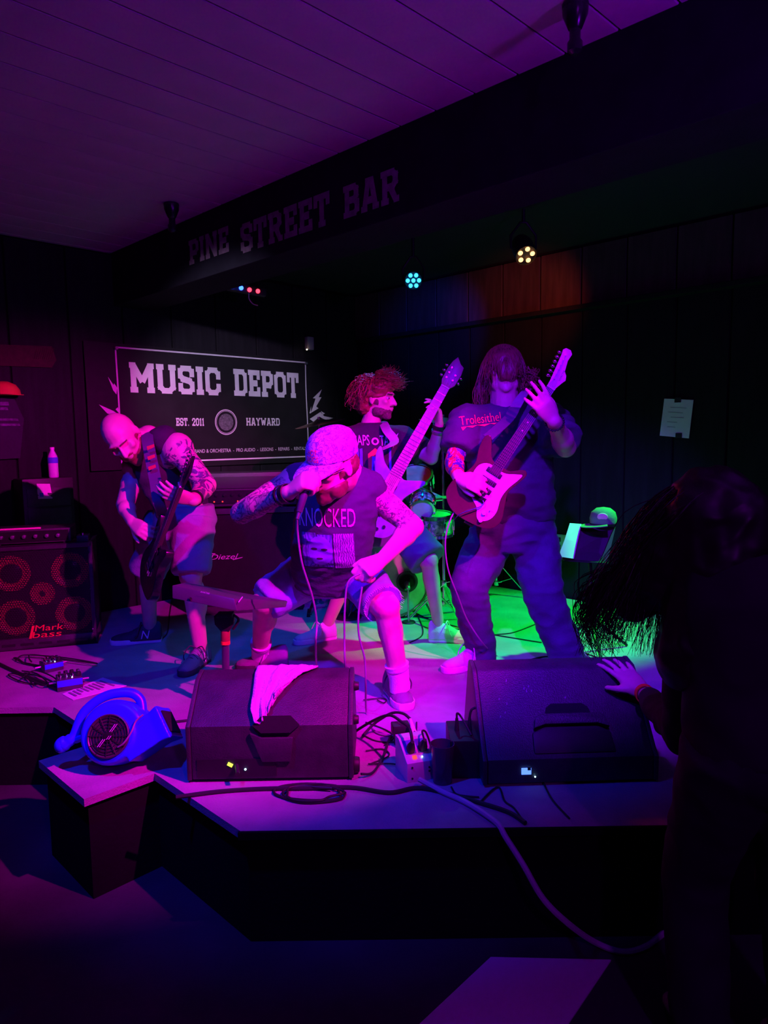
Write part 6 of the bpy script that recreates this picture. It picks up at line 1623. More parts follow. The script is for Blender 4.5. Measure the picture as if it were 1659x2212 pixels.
# ------------------------------------------------------------------ the right-hand guitarist
def guitarist_right():
    hip = onY(1112, 1130, 3.96)
    t = thing('person', 'big long-haired guitarist in dark tee and jeans standing at right with hair over the face', 'person', V((hip.x, 3.9, STG)))
    neck = onY(1090, 880, 3.96); chest = onY(1096, 950, 3.95); waist = onY(1106, 1060, 3.95)
    shL, elL, wrL = onY(1184, 905, 3.96), onY(1222, 966, 3.74), onY(1196, 908, 3.47)
    shR, elR, wrR = onY(1008, 912, 3.92), onY(980, 1000, 3.80), onY(992, 1034, 3.60)
    hpL, knL, anL = onY(1152, 1150, 3.95), onY(1176, 1295, 3.80), onY(1236, 1440, 3.78)
    hpR, knR, anR = onY(1066, 1150, 3.97), onY(1012, 1272, 3.84), onY(1040, 1412, 3.94)
    hc = onY(1088, 803, 3.93); f = V((-0.06, -0.97, 0.14)); u = V((-0.03, 0.14, 0.97)); S = 1.12
    g = G(); r, f, u = head(g, hc, f, u, S)
    g.cap(neck + V((0, 0, -.03)), hc - u*.06 - f*.02, .082, .074)
    g.cap(hc - u*.08 + f*.02, neck + V((0, -.03, 0)), .060, .07)
    g.cap(hip, waist, .14, .15); g.cap(waist, chest, .15, .14); g.cap(chest, neck, .13, .08)
    for sh in (shL, shR): g.cap(chest, sh, .09, .07)
    arm(g, shL, elL, wrL, 1.30); arm(g, shR, elR, wrR, 1.18)
    leg(g, hpL, knL, anL, st(1262, 1458), 1.15); leg(g, hpR, knR, anR, st(960, 1452), 1.15)
    g.cap(hip, hpL, .13, .10); g.cap(hip, hpR, .13, .10)
    hand(g, wrL, onY(1170, 868, 3.43) - wrL, V((-0.10, 0.95, 0.15)), -1, ((.25, .35, .3), (.2, .4, .3), (.2, .4, .3), (.25, .5, .4)), 1.20, (0.5, 0.7, 0.9), 0.20)
    hand(g, wrR, onY(1024, 1040, 3.50) - wrR, V((0.25, 0.80, -0.35)), -1, ((.7, 1.0, .6), (.6, .9, .6), (.55, .9, .6), (.5, .9, .6)), 1.15, (0.5, 0.9, 0.5), 0.10)
    me = fuse(g, 0.0062, 4); sockets(me, hc, r, f, u, S)
    def ink(p):
        d, tt = segd(p, elR, wrR); d2, t2 = segd(p, shR, elR)
        return 1.0 if (d < .09 and tt < .82) or (d2 < .08 and t2 > .6) else 0.0
    setattr_f(me, 'ink', ink)
    skinpart('body', me, mask_mat('skin_sleeve', SKIN, (0.05, 0.04, 0.22), 'ink', 30, 0.40, 0.45, 0.5, 'noise', 0.05, ink2=(0.75, 0.04, 0.05)), t)
    # coloured sleeve overlay
    g = G(); d = wrR-elR; 
    g = G()
    X = V((0.99, 0.02, 0)); F = V((0, -1, 0))
    rows = [(onY(1106, 1122, 3.96), .235, .17, 2.5), (onY(1106, 1085, 3.95), .235, .185, 2.4), (onY(1104, 1040, 3.95), .228, .185, 2.3), (onY(1100, 990, 3.95), .232, .17, 2.3), (onY(1097, 945, 3.95), .245, .155, 2.4), (onY(1094, 912, 3.95), .225, .13, 2.4), (onY(1091, 890, 3.95), .155, .105, 2.2), (onY(1089, 874, 3.95), .092, .088, 2.0)]
    tee(g, X, F, rows, [(shL, shL.lerp(elL, 0.80), .105, .112), (shR, shR.lerp(elR, 0.72), .10, .098)])
    for sh in (shL, shR): g.cap(onY(1091, 898, 3.95), sh, .075, .098)
    sm = fuse(g, 0.009, 8); wrinkle(sm, 0.009, 7, V((1, 1, 2.4)), 3.0); bv = bvh_of(sm)
    skinpart('shirt', sm, MATS['tee_navy'], t)
    Mt = MX(onY(1052, 903, 3.6), V((1, 0.02, 0.10)), UP, None)
    vs, fs = text_mesh('Trolesithel', 0.06, 0.225)
    for v in vs: v.y *= 1.15
    decal('shirt_lettering', (vs, fs), Mt, bv, mat('shirt_red', (0.95, 0.03, 0.10), 0.8), t, 0.004)
    decal('shirt_lettering_drips', ([V((-.11, -.030, 0)), V((.09, -.028, 0)), V((.07, -.036, 0)), V((.05, -.030, 0)), V((.02, -.040, 0)), V((-.02, -.030, 0)), V((-.05, -.040, 0)), V((-.08, -.032, 0)), V((-.105, -.050, 0))], [tuple(range(9))]), Mt, bv, MATS['shirt_red'], t, 0.004)
    g = G(); x2, f2 = ortho(V((1, 0, 0)), V((0, -1, 0)))
    g.loft(rings_of(g, [(onY(1106, 1100, 3.96), x2, f2, .215, .165, 2.4), (onY(1108, 1140, 3.96), x2, f2, .225, .18, 2.4), (onY(1110, 1185, 3.96), x2, f2, .20, .16, 2.2)]))
    trouser_leg(g, [(hpL, .125), (hpL.lerp(knL, .5), .122), (knL, .105), (knL.lerp(anL, .5), .095), (anL + UP*0.0, .092), (anL - UP*0.05, .095)])
    trouser_leg(g, [(hpR, .125), (hpR.lerp(knR, .5), .120), (knR, .103), (knR.lerp(anR, .5), .090), (anR + UP*0.03, .078), (anR - UP*0.035, .085)])
    sm = fuse(g, 0.009, 6); wrinkle(sm, 0.010, 7, V((1, 1, 1.9)), 12.0); skinpart('jeans', sm, MATS['denim'], t)
    toe = st(955, 1454); heel = st(1072, 1428); d = (toe-heel).normalized()
    shoe(t, toe - d*0.31, toe, 'shoe_light', 'sole_white', 'lace', 0.31, k=1.15)
    toe = st(1276, 1462); heel = V((anL.x-.02, anL.y+.03, STG)); d = (toe-heel).normalized()
    shoe(t, heel - d*0.06, heel + d*0.24, 'shoe_light', 'sole_white', 'lace', 0.31, k=1.1)
    # long hair thrown over the face
    g = G()
    def E(x_, y_, z_, a, b, e): g.ell(hc + (r*x_ + f*y_ + u*z_)*S, a*S, b*S, e*S, R3(r, f, u))
    E(0, -.012, .035, .092, .108, .092); E(0, -.055, -.03, .088, .07, .10)
    E(0, .086, .024, .064, .036, .062); E(-.008, .100, -.012, .048, .030, .052); E(.01, .104, -.03, .03, .02, .036)
    hm = fuse(g, 0.007, 5); wrinkle(hm, 0.006, 24, V((2, 2, .6))); skinpart('hair', hm, MATS['hair_brown'], t)
    rnd = random.Random(21); ps = []
    for i in range(1500):
        a = rnd.uniform(0, 2*PI); b_ = rnd.uniform(0.0, 1.45)
        p = hc + (r*(.096*math.sin(b_)*math.cos(a)) + f*(-.008 + .122*math.sin(b_)*math.sin(a)) + u*(.035 + .098*math.cos(b_)))*S
        if math.sin(a) > 0.25:      # over the face
            k = rnd.random()
            q1 = p + (f*.022 - u*rnd.uniform(.03, .06) + r*rnd.uniform(-.015, .02))*S
            q2 = q1 + (f*.002 - u*rnd.uniform(.035, .075) + r*rnd.uniform(-.02, .02))*S
            ps.append([p, q1, q2] if k < .75 else [p, q1])
        else:
            sgn = 1 if math.cos(a) > 0 else -1
            sx = 1.0 if (r*sgn).x > 0 else -1.0
            wv = 0.02*math.sin(i)
            q1 = p + V((sx*rnd.uniform(.0, .03), rnd.uniform(-.02, .05), -rnd.uniform(.06, .11)))
            q2 = q1 + V((sx*rnd.uniform(-.005, .035) + wv, rnd.uniform(-.04, .02), -rnd.uniform(.06, .11)))
            q3 = q2 + V((sx*rnd.uniform(-.01, .02) - wv, rnd.uniform(-.04, .02), -rnd.uniform(.03, .10)))
            ps.append([p, q1, q2, q3])
    strands('hair_strands', t, 'hair_brown', ps, 0.0022, 4)
    # messy lock at the right shoulder
    ps = []
    for i in range(120):
        c = onY(1143, 818, 3.84) + V((rnd.uniform(-.025, .03), rnd.uniform(-.03, .03), rnd.uniform(-.045, .05)))
        ps.append([c, c + V((rnd.uniform(-.02, .03), rnd.uniform(-.02, .02), rnd.uniform(-.03, .02))), c + V((rnd.uniform(-.03, .04), rnd.uniform(-.03, .02), rnd.uniform(-.05, .02)))])
    strands('hair_lock', t, 'hair_brown', ps, 0.003, 4)
    # beaded bracelet
    dd = (elL-wrL).normalized(); xx, yy, _ = frame(dd)
    br = None
    for i in range(22):
        a = 2*PI*i/22; p = wrL + dd*0.025 + xx*(.044*math.cos(a)) + yy*(.044*math.sin(a))
        if br is None: br = G().ell(p, .0065, .0065, .0065, None, 8, 6).make('bracelet_bead', MATS['blackgloss'], t)
        else: G().ell(p, .0065, .0065, .0065, None, 8, 6).make('bracelet_bead', MATS['blackgloss'], t)
    return dict(t=t, chest=chest)
RG = guitarist_right()
# coloured ink patches of the forearm sleeve
# ------------------------------------------------------------------ the left guitarist, bent over
def guitarist_left():
    hip = onY(402, 1115, 4.12)
    t = thing('person', 'bald bearded guitarist in a black tank top and shorts bent over a guitar at left', 'person', V((hip.x, 4.2, STG)))
    neck = onY(322, 945, 4.02); chest = onY(345, 1000, 4.08); waist = onY(385, 1080, 4.14)
    shL, elL, wrL = onY(384, 972, 3.98), onY(446, 1048, 3.90), onY(418, 1080, 3.72)
    shR, elR, wrR = onY(296, 1010, 4.05), onY(270, 1090, 3.98), onY(286, 1128, 3.86)
    hpL, knL, anL = onY(416, 1125, 4.10), onY(412, 1245, 3.98), onY(434, 1408, 4.02)
    hpR, knR, anR = onY(360, 1125, 4.25), onY(318, 1235, 4.36), onY(324, 1352, 4.50)
    hc = onY(264, 944, 3.86); f = V((0.22, -0.72, -0.66)); u = V((-0.42, -0.50, 0.76)); S = 1.13
    g = G(); r, f, u = head(g, hc, f, u, S)
    g.cap(neck + V((0.02, .02, -.02)), hc - u*.06 - f*.03, .075, .064)
    g.cap(hip, waist, .09, .09); g.cap(waist, chest, .09, .085); g.cap(chest, neck, .085, .07)
    for sh in (shL, shR): g.cap(chest, sh, .07, .07)
    g.ell(shL, .092, .085, .098); g.ell(shR, .085, .085, .09)
    arm(g, shL, elL, wrL, 1.30); arm(g, shR, elR, wrR, 1.15)
    leg(g, hpL, knL, anL, st(398, 1458), 1.15, V((0.5, 0.8, 0))); leg(g, hpR, knR, anR, st(262, 1390), 1.15, V((0.6, 0.7, 0)))
    g.cap(hip, hpL, .12, .10); g.cap(hip, hpR, .12, .10)
    hand(g, wrL, onY(378, 1070, 3.66) - wrL, V((-0.1, 0.8, 0.5)), 1, ((.35, .6, .4), (.3, .5, .4), (.25, .4, .3), (.2, .3, .3)), 1.15, (0.5, 0.7, 0.5), 0.15)
    hand(g, wrR, V((0.6, -0.5, -0.3)), V((0.3, 0.8, -0.3)), -1, ((.7, .9, .5),)*4, 1.05)
    me = fuse(g, 0.0062, 4); sockets(me, hc, r, f, u, S)
    def ink(p):
        d, tt = segd(p, shL, elL); d2, t2 = segd(p, elL, wrL)
        if d < .13 and tt > 0.02 and p.y < shL.y + .05: return 1.0
        if d2 < .09 and t2 < .85: return 1.0
        return 0.0
    setattr_f(me, 'ink', ink)
    beard_from(t, me, 'hair_red', hc, r, f, u, S, 0.005, 0.020)
    skinpart('body', me, mask_mat('skin_bold_ink', SKIN, (0.11, 0.07, 0.13), 'ink', 15, 0.50, 0.54, 0.5, 'noise', 0.05, distort=2.5), t)
    g = G(); X = V((0.80, 0.45, -0.35)); F = V((-0.55, -0.75, -0.3))
    rows = [(onY(402, 1118, 4.14), .17, .15, 2.3), (onY(388, 1080, 4.14), .175, .16, 2.3), (onY(366, 1040, 4.11), .18, .165, 2.3), (onY(350, 1000, 4.08), .178, .16, 2.4), (onY(338, 970, 4.05), .15, .14, 2.3), (onY(328, 950, 4.03), .10, .10, 2.0)]
    tee(g, X, F, rows, [])
    g.cap(onY(330, 955, 4.05), shL.lerp(neck, .5) + UP*.02, .07, .085); g.cap(onY(325, 955, 4.03), shR.lerp(neck, .35), .07, .095)
    sm = fuse(g, 0.009, 7); wrinkle(sm, 0.006, 9, V((1, 1, 1.5)), 17.0); skinpart('tank_top', sm, MATS['tee_black'], t)
    g = G(); x2, f2 = ortho(V((0.9, 0.3, 0)), V((-.3, -.9, 0)))
    g.loft(rings_of(g, [(onY(400, 1092, 4.14), x2, f2, .165, .145, 2.3), (onY(400, 1125, 4.15), x2, f2, .18, .155, 2.4), (onY(398, 1160, 4.15), x2, f2, .16, .14, 2.2)]))
    trouser_leg(g, [(hpL, .13), (hpL.lerp(knL, .5), .118), (hpL.lerp(knL, .96), .108)])
    trouser_leg(g, [(hpR, .13), (hpR.lerp(knR, .5), .12), (hpR.lerp(knR, .98), .112)])
    sm = fuse(g, 0.009, 5); wrinkle(sm, 0.006, 8, V((1, 1, 1.6)), 19.0); skinpart('shorts', sm, MATS['grey_short'], t)
    heel = V((anL.x, anL.y, STG)); toe = st(396, 1462); d = (toe-heel).normalized()
    shoe(t, heel - d*.06, heel + d*.24, 'shoe_mid', 'shoe_dark', 'lace_dark', .30, 'N', 1, 1.1)
    heel = V((anR.x, anR.y, STG)); toe = st(255, 1391); d = (toe-heel).normalized()
    shoe(t, heel - d*.07, heel + d*.25, 'shoe_dark', 'sole_white', 'lace_dark', .32, 'N', 1, 1.1)
    for k in (-1, 1):
        g = G(); g.cap(hc + (r*(k*.016) + f*.096 + u*.028)*S, hc + (r*(k*.048) + f*.082 + u*.030)*S, .005, .004); g.make('eyebrow', MATS['hair_brown'], t)
    band('wristband', t, 'black', wrL + (elL-wrL).normalized()*.025, elL-wrL, .044, .016)
    return dict(t=t, shL=shL, neck=neck)
LG = guitarist_left()
# ------------------------------------------------------------------ the woman at the stage edge, right
def woman():
    base = V((0.92, 1.80, 0))
    t = thing('person', 'person with long dark hair leaning in from the right, hand on the right monitor', 'person', base)
    hip = V((0.97, 1.74, 0.92)); chest = V((0.96, 1.82, 1.24)); neck = V((0.92, 1.88, 1.41))
    hc = onY(1535, 1120, 1.92); f = V((-0.55, 0.62, -0.55)); u = V((-0.40, 0.35, 0.84))
    shR, elR, wrR = V((1.12, 1.78, 1.33)), onY(1545, 1640, 2.10), onY(1402, 1500, 2.56)
    shL, elL, wrL = V((0.84, 1.90, 1.33)), onY(1478, 1588, 2.14), onY(1388, 1494, 2.635)
    hnd = onY(1348, 1454, 2.738)
    g = G(); r, f, u = head(g, hc, f, u, 1.0)
    g.cap(neck, hc - u*.06 - f*.02, .055, .05)
    g.cap(hip, chest, .12, .12); g.cap(chest, neck, .11, .06)
    for sh in (shR, shL): g.cap(chest, sh, .08, .055)
    limb(g, shL, elL, .05, .042); limb(g, elL, wrL, .042, .027)
    wr2 = V((1.26, 1.72, 0.82)); limb(g, shR, V((1.28, 1.68, 1.06)), .05, .042); limb(g, V((1.28, 1.68, 1.06)), wr2, .042, .027)
    hand(g, wrL, hnd - wrL, V((0.0, 0.25, -0.95)), 1, ((-.05, .12, .2), (-.05, .12, .2), (-.05, .15, .2), (.0, .15, .2)), 1.18, (0.75, 0.6, 0.2), 0.26)
    hand(g, wr2, V((0, -.2, -1)), V((-1, 0, 0)), 1, ((.3, .4, .3),)*4, 0.95)
    for sx, yy in ((-.10, 0.04), (.10, -0.06)):
        h2 = hip + V((sx, 0, -.05)); kn = V((0.97+sx*1.1, 1.84+yy, 0.48)); an = V((0.97+sx*1.2, 1.76+yy, 0.09))
        limb(g, h2, kn, .085, .055); limb(g, kn, an, .052, .035); g.cap(an - UP*.04, an + V((-.02, .14, -.055)), .035, .026)
    me = fuse(g, 0.0065, 4); skinpart('body', me, MATS['skin'], t)
    g = G(); X, F = ortho(V((0.95, -.3, 0)), V((-.3, .9, -.2)))
    g.loft(rings_of(g, [(hip + V((0, 0, -.06)), X, F, .19, .15, 2.3), (hip + V((-.02, .05, .12)), X, F, .17, .14, 2.3), (chest, X, F, .18, .14, 2.3), (chest.lerp(neck, .6), X, F, .15, .11, 2.2), (neck, X, F, .07, .07, 2)]))
    for sh, el in ((shL, elL), (shR, V((1.28, 1.68, 1.06)))):
        g.cap(chest.lerp(neck, .6), sh, .07, .07); trouser_leg(g, [(sh, .075), (sh.lerp(el, .5), .07), (sh.lerp(el, .98), .062)])
    trouser_leg(g, [(elL, .060), (elL.lerp(wrL, .5), .05), (elL.lerp(wrL, .82), .042)]); g.ell(elL, .062, .062, .062)
    sm = fuse(g, 0.009, 5); wrinkle(sm, 0.006, 9); skinpart('jacket', sm, mat('jacket_dark', (0.02, 0.012, 0.018), 0.9), t)
    g = G()
    for sx, yy in ((-.10, 0.04), (.10, -0.06)):
        h2 = hip + V((sx*.9, 0, -.02)); kn = V((0.97+sx*1.1, 1.84+yy, 0.48)); an = V((0.97+sx*1.2, 1.76+yy, 0.09))
        trouser_leg(g, [(h2, .12), (kn, .085), (an + UP*.0, .075)])
    g.ell(hip + V((0, 0, -.04)), .19, .14, .12)
    sm = fuse(g, 0.009, 5); wrinkle(sm, 0.006, 9); skinpart('trousers', sm, mat('trouser_dark', (0.02, 0.018, 0.022), 0.9), t)
    for sx, yy in ((-.10, 0.04), (.10, -0.06)):
        an = V((0.97+sx*1.2, 1.76+yy, 0))
        gg = G().prism([(-.04, -.07), (.04, -.07), (.045, .10), (.03, .17), (0, .19), (-.03, .17), (-.045, .10)], Matrix.Translation(an), 0.03); gg.make('boot_sole', MATS['blackrubber'], t, bevel=.006)
        bo_ = G(); bo_.cap(an + V((0, -.02, .07)), an + V((0, .12, .055)), .048, .038); bo_.cap(an + V((0, 0, .06)), an + V((0, 0, .15)), .05, .05); mm = fuse(bo_, .007, 3); skinpart('boot', mm, MATS['blackrubber'], t)
    band('wristband', t, 'orange_band_cloth', wrL + (elL-wrL).normalized()*.035, elL-wrL, .037, .022)
    # long hair falling forward and to the left
    g = G()
    def E(x_, y_, z_, a, b, e): g.ell(hc + r*x_ + f*y_ + u*z_, a, b, e, R3(r, f, u))
    E(0, -.015, .030, .100, .118, .105); E(0, -.07, -.04, .10, .08, .12)
    tipc = onY(1345, 1330, 2.05)
    g.cap(hc + V((0, 0, .0)), hc.lerp(tipc, .55), .125, .105); g.cap(hc.lerp(tipc, .5), hc.lerp(tipc, .86), .10, .05)
    g.cap(hc + V((0.03, -.03, -.05)), onY(1500, 1420, 1.86), .12, .10)
    hm = fuse(g, .009, 6); wrinkle(hm, .008, 14, V((1, 1, 1))); skinpart('hair', hm, MATS['hair_black'], t)
    rnd = random.Random(31); ps = []
    for i in range(520):
        a = rnd.uniform(0, 2*PI); b_ = rnd.uniform(0, 1.5)
        p = hc + r*(.10*math.sin(b_)*math.cos(a)) + f*(.115*math.sin(b_)*math.sin(a)) + u*(.03 + .10*math.cos(b_))
        e = onY(rnd.uniform(1238, 1440), rnd.uniform(1290, 1420), rnd.uniform(1.92, 2.14))
        m1 = p.lerp(e, .35) + V((rnd.uniform(-.03, .03), rnd.uniform(-.05, .03), .06)); m2 = p.lerp(e, .72) + V((rnd.uniform(-.03, .02), rnd.uniform(-.03, .03), .035))
        ps.append([p, m1, m2, e])
    for i in range(150):        # wisps fanning out below the ends
        s0 = onY(rnd.uniform(1255, 1330), rnd.uniform(1240, 1330), 2.05)
        ps.append([onY(1400, 1200, 2.0), s0, s0 + V((rnd.uniform(-.03, .02), rnd.uniform(-.02, .02), -rnd.uniform(.04, .09))), s0 + V((rnd.uniform(-.01, .06), 0, -rnd.uniform(.09, .15)))])
    strands('hair_strands', t, 'hair_black', ps, 0.0015, 4)
mat('orange_band_cloth', (0.95, 0.06, 0.03), 0.7); mat('hair_black', (0.02, 0.008, 0.012), 0.45)
woman()
# ================================================================== guitars
S_OUT = [(-.140, 0), (-.130, .085), (-.075, .148), (.0, .152), (.075, .118), (.135, .108), (.20, .132), (.262, .140), (.285, .120), (.255, .092), (.205, .060), (.185, .030), (.185, -.030), (.19, -.062), (.218, -.095), (.232, -.122), (.212, -.140), (.160, -.128), (.095, -.112), (.03, -.135), (-.05, -.162), (-.115, -.125)]
B_OUT = [(-.150, 0), (-.140, .09), (-.075, .150), (.02, .135), (.11, .100), (.19, .112), (.28, .160), (.335, .165), (.330, .145), (.275, .100), (.245, .050), (.240, .032), (.240, -.032), (.235, -.06), (.262, -.115), (.285, -.165), (.262, -.172), (.20, -.138), (.12, -.105), (.03, -.130), (-.06, -.155), (-.125, -.11)]
def smooth2(poly, n=5): return [(p.x, p.y) for p in spline([V((a, b, 0)) for a, b in poly], n, True)]
def guitar(name, label, bridge, nut, zdir, outline, bodym, topm, neckm, boardm, nstr, headst, hw=(.052, .043), guard=None, pick=(.05, .15), dark_head=False, inline=True, hard='chrome'):
    bridge, nut = V(bridge), V(nut); x = (nut-bridge).normalized(); z = V(zdir); z = (z - x*z.dot(x)).normalized(); y = z.cross(x)
    M = MX(bridge, x, y, z); L = (nut-bridge).length
    t = thing(name, label, 'guitar', bridge)
    out = smooth2(outline)
    bd = G().prism(out, M @ Matrix.Translation((0, 0, -0.044)), 0.044).make('body', MATS[bodym], t, bevel=0.009, seg=3)
    if topm: G().prism([(a*.955+.001, b*.95) for a, b in out], M @ Matrix.Translation((0, 0, -0.001)), 0.0025).make('top', MATS[topm], t)
    x0 = .17
    G().loft([[M @ V((xx, yy, zz)) for yy, zz in ((-w_/2, .006), (w_/2, .006), (w_/2*.95, -.010), (0, -.016), (-w_/2*.95, -.010))] for xx, w_ in ((x0, hw[0]+.004), (x0+.02, hw[0]), (L, hw[1]))]).make('neck', MATS[neckm], t)
    G().loft([[M @ V((xx, yy, zz)) for yy, zz in ((-w_/2, .006), (w_/2, .006), (w_/2, .010), (-w_/2, .010))] for xx, w_ in ((.135, hw[0]+.003), (L, hw[1]))]).make('fretboard', MATS[boardm], t, smooth=False)
    fp = L
    for k in range(1, 23):
        fx = L - L*(1 - 2**(-k/12)); w_ = hw[0] + (hw[1]-hw[0])*(fx-.13)/(L-.13)
        if fx < .14: break
        G().bar(M @ V((fx, -w_/2, .0105)), M @ V((fx, w_/2, .0105)), .0024, .0022, z).make('fret', MATS['chrome'], t, smooth=False)
    G().box(M @ V((L, 0, .009)), (.005, hw[1], .012), R3(x, y, z)).make('nut', MATS['white'], t, smooth=False)
    hd = G().prism([(L+a, b) for a, b in headst], M @ Matrix.Translation((0, 0, -0.008)), 0.015).make('headstock', MATS[dark_head or neckm], t, bevel=.002)
    for i in range(nstr):
        if inline: hx_, hy_ = L + .045 + i*.024, .012 + i*.0032; tx, ty = hx_, hy_ + .034
        else: hx_, hy_ = L + .05 + (i % 3)*.032, (.020 if i < 3 else -.020); tx, ty = hx_ + .003, hy_ + (.035 if i < 3 else -.035)
        pg = G().cyl(M @ V((hx_, hy_, .006)), M @ V((hx_, hy_, .020)), .0045, .004, 10).make('tuner_post', MATS[hard], hd)
        G().ell(M @ V((tx, ty, -.004)), .009, .0105, .006, R3(x, y, z)).make('tuner_button', MATS[hard], hd)
        G().cyl(M @ V((hx_, hy_, -.004)), M @ V((tx, ty, -.004)), .003, .003, 8).make('tuner_shaft', MATS[hard], hd)
        yb = (i - (nstr-1)/2)*(.0105); yn = (i - (nstr-1)/2)*(.0072)
        G().tube([M @ V((0, -yb, .012)), M @ V((L, -yn, .0135)), M @ V((hx_, hy_, .016))], .0006 + .00018*i*(1 if nstr < 6 else .7), 5).make('string', MATS['steel'], t)
    br = G().box(M @ V((-.004, 0, .006)), (.032, .085, .010), R3(x, y, z)).make('bridge', MATS[hard], t, bevel=.002)
    for i in range(nstr): G().box(M @ V((.0, (i-(nstr-1)/2)*.0105, .012)), (.02, .008, .006), R3(x, y, z)).make('saddle', MATS[hard], br, smooth=False)
    for px_ in pick:
        pk = G().box(M @ V((px_, 0, .005)), (.026, .084, .008), R3(x, y, z)).make('pickup', MATS['black'], t, bevel=.004)
        for i in range(nstr): G().cyl(M @ V((px_, (i-(nstr-1)/2)*.0105, .008)), M @ V((px_, (i-(nstr-1)/2)*.0105, .0105)), .0026, .0026, 8).make('pole_piece', MATS['chrome'], pk)
    if guard:
        G().prism(smooth2(guard, 4), M @ Matrix.Translation((0, 0, .0016)), .0022).make('pickguard', MATS['pearl'], t)
    return t, M, x, y, z, L
mat('pearl', (0.66, 0.55, 0.92), 0.35, var=0.1, scale=20)
mat('sunburst', (0.075, 0.035, 0.03), 0.2, var=0.3, scale=5, coat=0.5)
mat('maple', (0.85, 0.55, 0.42), 0.35, var=0.1, scale=20, stretch=(1, 8, 1))
mat('rosewood', (0.05, 0.03, 0.03), 0.5)
mat('ash_body', (0.24, 0.22, 0.34), 0.4, var=0.25, scale=14, stretch=(1, 6, 1))
mat('walnut', (0.30, 0.19, 0.12), 0.4, var=0.2, scale=14)
mat('board_light', (0.40, 0.30, 0.22), 0.5, var=0.15, scale=20)
# right guitar
HS = [(0, -.0215), (.012, -.022), (.045, -.032), (.065, -.040), (.085, -.030), (.10, -.012), (.150, .004), (.185, .004), (.198, .020), (.196, .045), (.182, .054), (.165, .048), (.03, .024), (0, .0215)]
GUARD = [(-.10, -.060), (-.075, -.105), (-.02, -.118), (.05, -.098), (.11, -.100), (.17, -.118), (.205, -.122), (.19, -.09), (.165, -.04), (.165, .045), (.13, .085), (.07, .085), (.03, .055), (-.02, .030), (-.05, -.02)]
gt, M, x, y, z, L = guitar('electric_guitar', 'dark electric guitar with pearly pickguard and pale headstock held by the long-haired guitarist', onY(1034, 1072, 3.55), onY(1190, 838, 3.50), V((-0.15, -0.97, 0.12)), S_OUT, 'sunburst', None, 'maple', 'rosewood', 6, HS, guard=GUARD, pick=(.045, .09, .14))
for (a, b) in ((-.055, -.07), (-.095, -.075)):
    G().cyl(M @ V((a, b, .004)), M @ V((a, b, .018)), .012, .010, 16).make('knob', MATS['white'], gt, bevel=.001)
G().bar(M @ V((-.03, -.085, .004)), M @ V((-.022, -.09, .022)), .006, .004).make('selector', MATS['white'], gt)
G().tube(spline([M @ V((-.005, -.03, .014)), M @ V((-.03, -.04, .022)), M @ V((-.12, .025, .03)), M @ V((-.165, .035, .03))]), .003).make('tremolo_arm', MATS['chrome'], gt)
G().box(M @ V((-.142, -.035, -.02)), (.02, .05, .02), R3(x, y, z)).make('strap_clip', MATS['chrome'], gt, bevel=.002)
for k, fx in enumerate((3, 5, 7, 9)):
    a = L - L*(1-2**(-(fx-.5)/12)); G().cyl(M @ V((a, 0, .010)), M @ V((a, 0, .0106)), .003, .003, 10).make('inlay', MATS['white'], gt)
g = G(); vs, fs = text_mesh('SCHECTER', .012, .055); Mt = M @ Matrix.Translation((L+.075, -.012, .0078)) @ Matrix.Rotation(.12, 4, 'Z'); g.add([Mt @ V((v.x, v.y, 0)) for v in vs], fs); tag(g.make('headstock_lettering', MATS['ink'], gt, smooth=False), kind='stuff')
def strap(parent, pts, w_, m, wdir):
    P_ = spline(pts, 6); g = G(); R = []
    for i, p in enumerate(P_):
        d = (P_[min(i+1, len(P_)-1)] - P_[max(i-1, 0)]).normalized(); s = V(wdir); s = (s - d*s.dot(d)).normalized(); n = d.cross(s)
        R.append([p - s*w_/2 - n*.0015, p + s*w_/2 - n*.0015, p + s*w_/2 + n*.0015, p - s*w_/2 + n*.0015])
    g.loft(R); return g.make('strap', MATS[m], parent)
mat('strap_tan', (0.32, 0.28, 0.28), 0.8, var=0.2); mat('strap_dark', (0.07, 0.06, 0.10), 0.7)
strap(gt, [M @ V((.268, .125, -.02)), onY(1098, 905, 3.64), onY(1112, 880, 3.70)], .060, 'strap_dark', V((1, 0, .3)))
strap(gt, [onY(1112, 882, 3.70), onY(1128, 855, 3.78), onY(1142, 838, 3.92), onY(1138, 850, 4.08)], .056, 'strap_tan', V((1, 0, .3)))
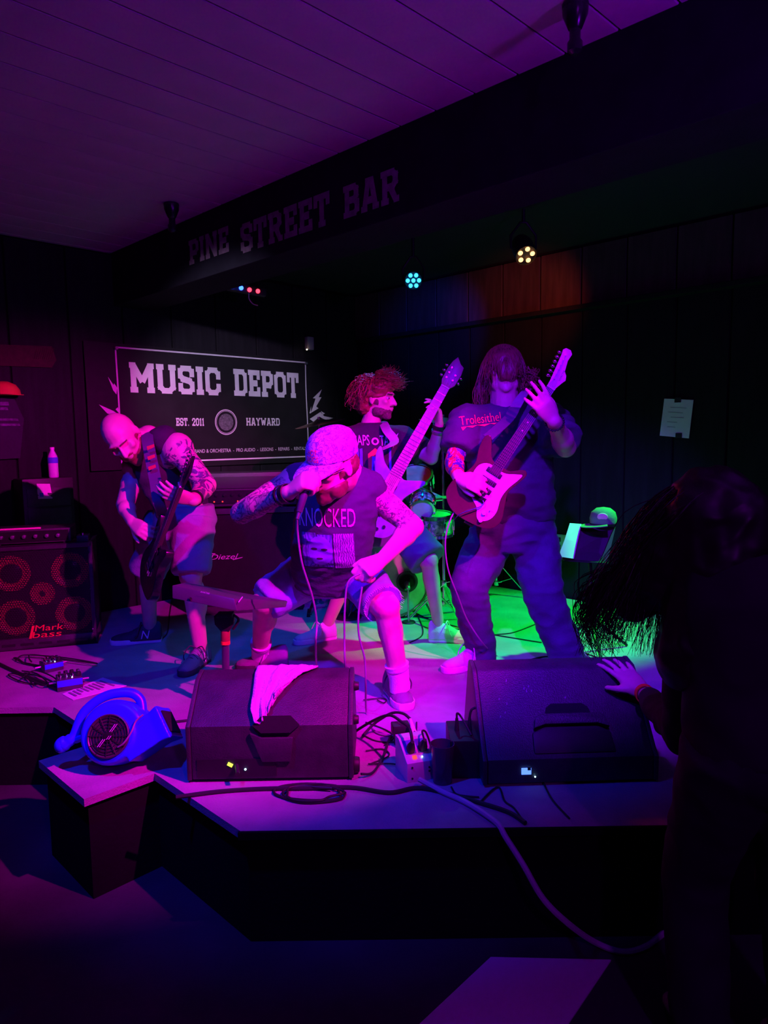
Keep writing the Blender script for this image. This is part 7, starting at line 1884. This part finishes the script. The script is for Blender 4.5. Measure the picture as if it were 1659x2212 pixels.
cable('cable curving from the right guitar down past the jeans to the floor', [M @ V((-.12, .06, -.02)), onY(972, 1125, 3.58), onY(962, 1170, 3.58), onY(968, 1230, 3.6), onY(990, 1290, 3.66), onY(1010, 1340, 3.74), onY(1045, 1392, 3.78), st(1072, 1416, .005), st(1105, 1440, .005)], .004, 'grey_cable')
# bass
HB = [(0, -.026), (.03, -.045), (.10, -.048), (.145, -.040), (.155, -.015), (.185, .02), (.15, .035), (.10, .042), (.03, .040), (0, .026)]
bs, M, x, y, z, L = guitar('bass_guitar', 'pale wooden bass guitar with a long fretted neck held by the bassist', onY(812, 1102, 4.12), onY(962, 836, 4.16), V((-0.10, -0.98, 0.10)), B_OUT, 'ash_body', None, 'walnut', 'board_light', 5, HB, hw=(.075, .052), pick=(.06, .17), inline=False)
strap(bs, [M @ V((.32, .155, -.02)), onY(852, 955, 4.26), onY(836, 930, 4.33), onY(828, 914, 4.44), onY(820, 912, 4.58)], .055, 'strap_tan', V((1, 0, .2)))
for a in ((-.09, -.06), (-.06, -.09)): G().cyl(M @ V((a[0], a[1], 0)), M @ V((a[0], a[1], .016)), .010, .009, 14).make('knob', MATS['chrome'], bs)
# left guitar, seen almost edge on
HL = [(0, -.0215), (.03, -.030), (.11, -.042), (.19, -.012), (.165, .006), (.03, .024), (0, .0215)]
lg, M, x, y, z, L = guitar('electric_guitar', 'black electric guitar with a green-tinted edge held upright by the bald guitarist', onY(322, 1228, 3.80), onY(392, 1048, 3.60), V((-0.80, -0.55, 0.20)), S_OUT, 'blackgloss', None, 'rosewood', 'rosewood', 6, HL, pick=(.045, .14), dark_head='blackgloss')
strap(lg, [M @ V((.27, .125, -.02)), onY(343, 1085, 3.72), onY(336, 1040, 3.76), onY(326, 990, 3.80), onY(318, 945, 3.90), onY(320, 925, 4.02)], .062, 'strap_dark', V((1, 0.1, 0)))
for k in range(5):
    p = onY(326+k*1.5, 945+k*22, 3.795-k*.014); 
    if 0 < k < 4: G().prism([(-.02, -.010), (.02, .0), (.02, .016), (-.02, .010)], MX(p + V((0, -.012, 0)), (1, 0, .15), UP), .002).make('strap_patch', mat('patch_red', (.5, .05, .05), .8), lg)
mat('green_trim', (0.25, 0.75, 0.30), 0.5)
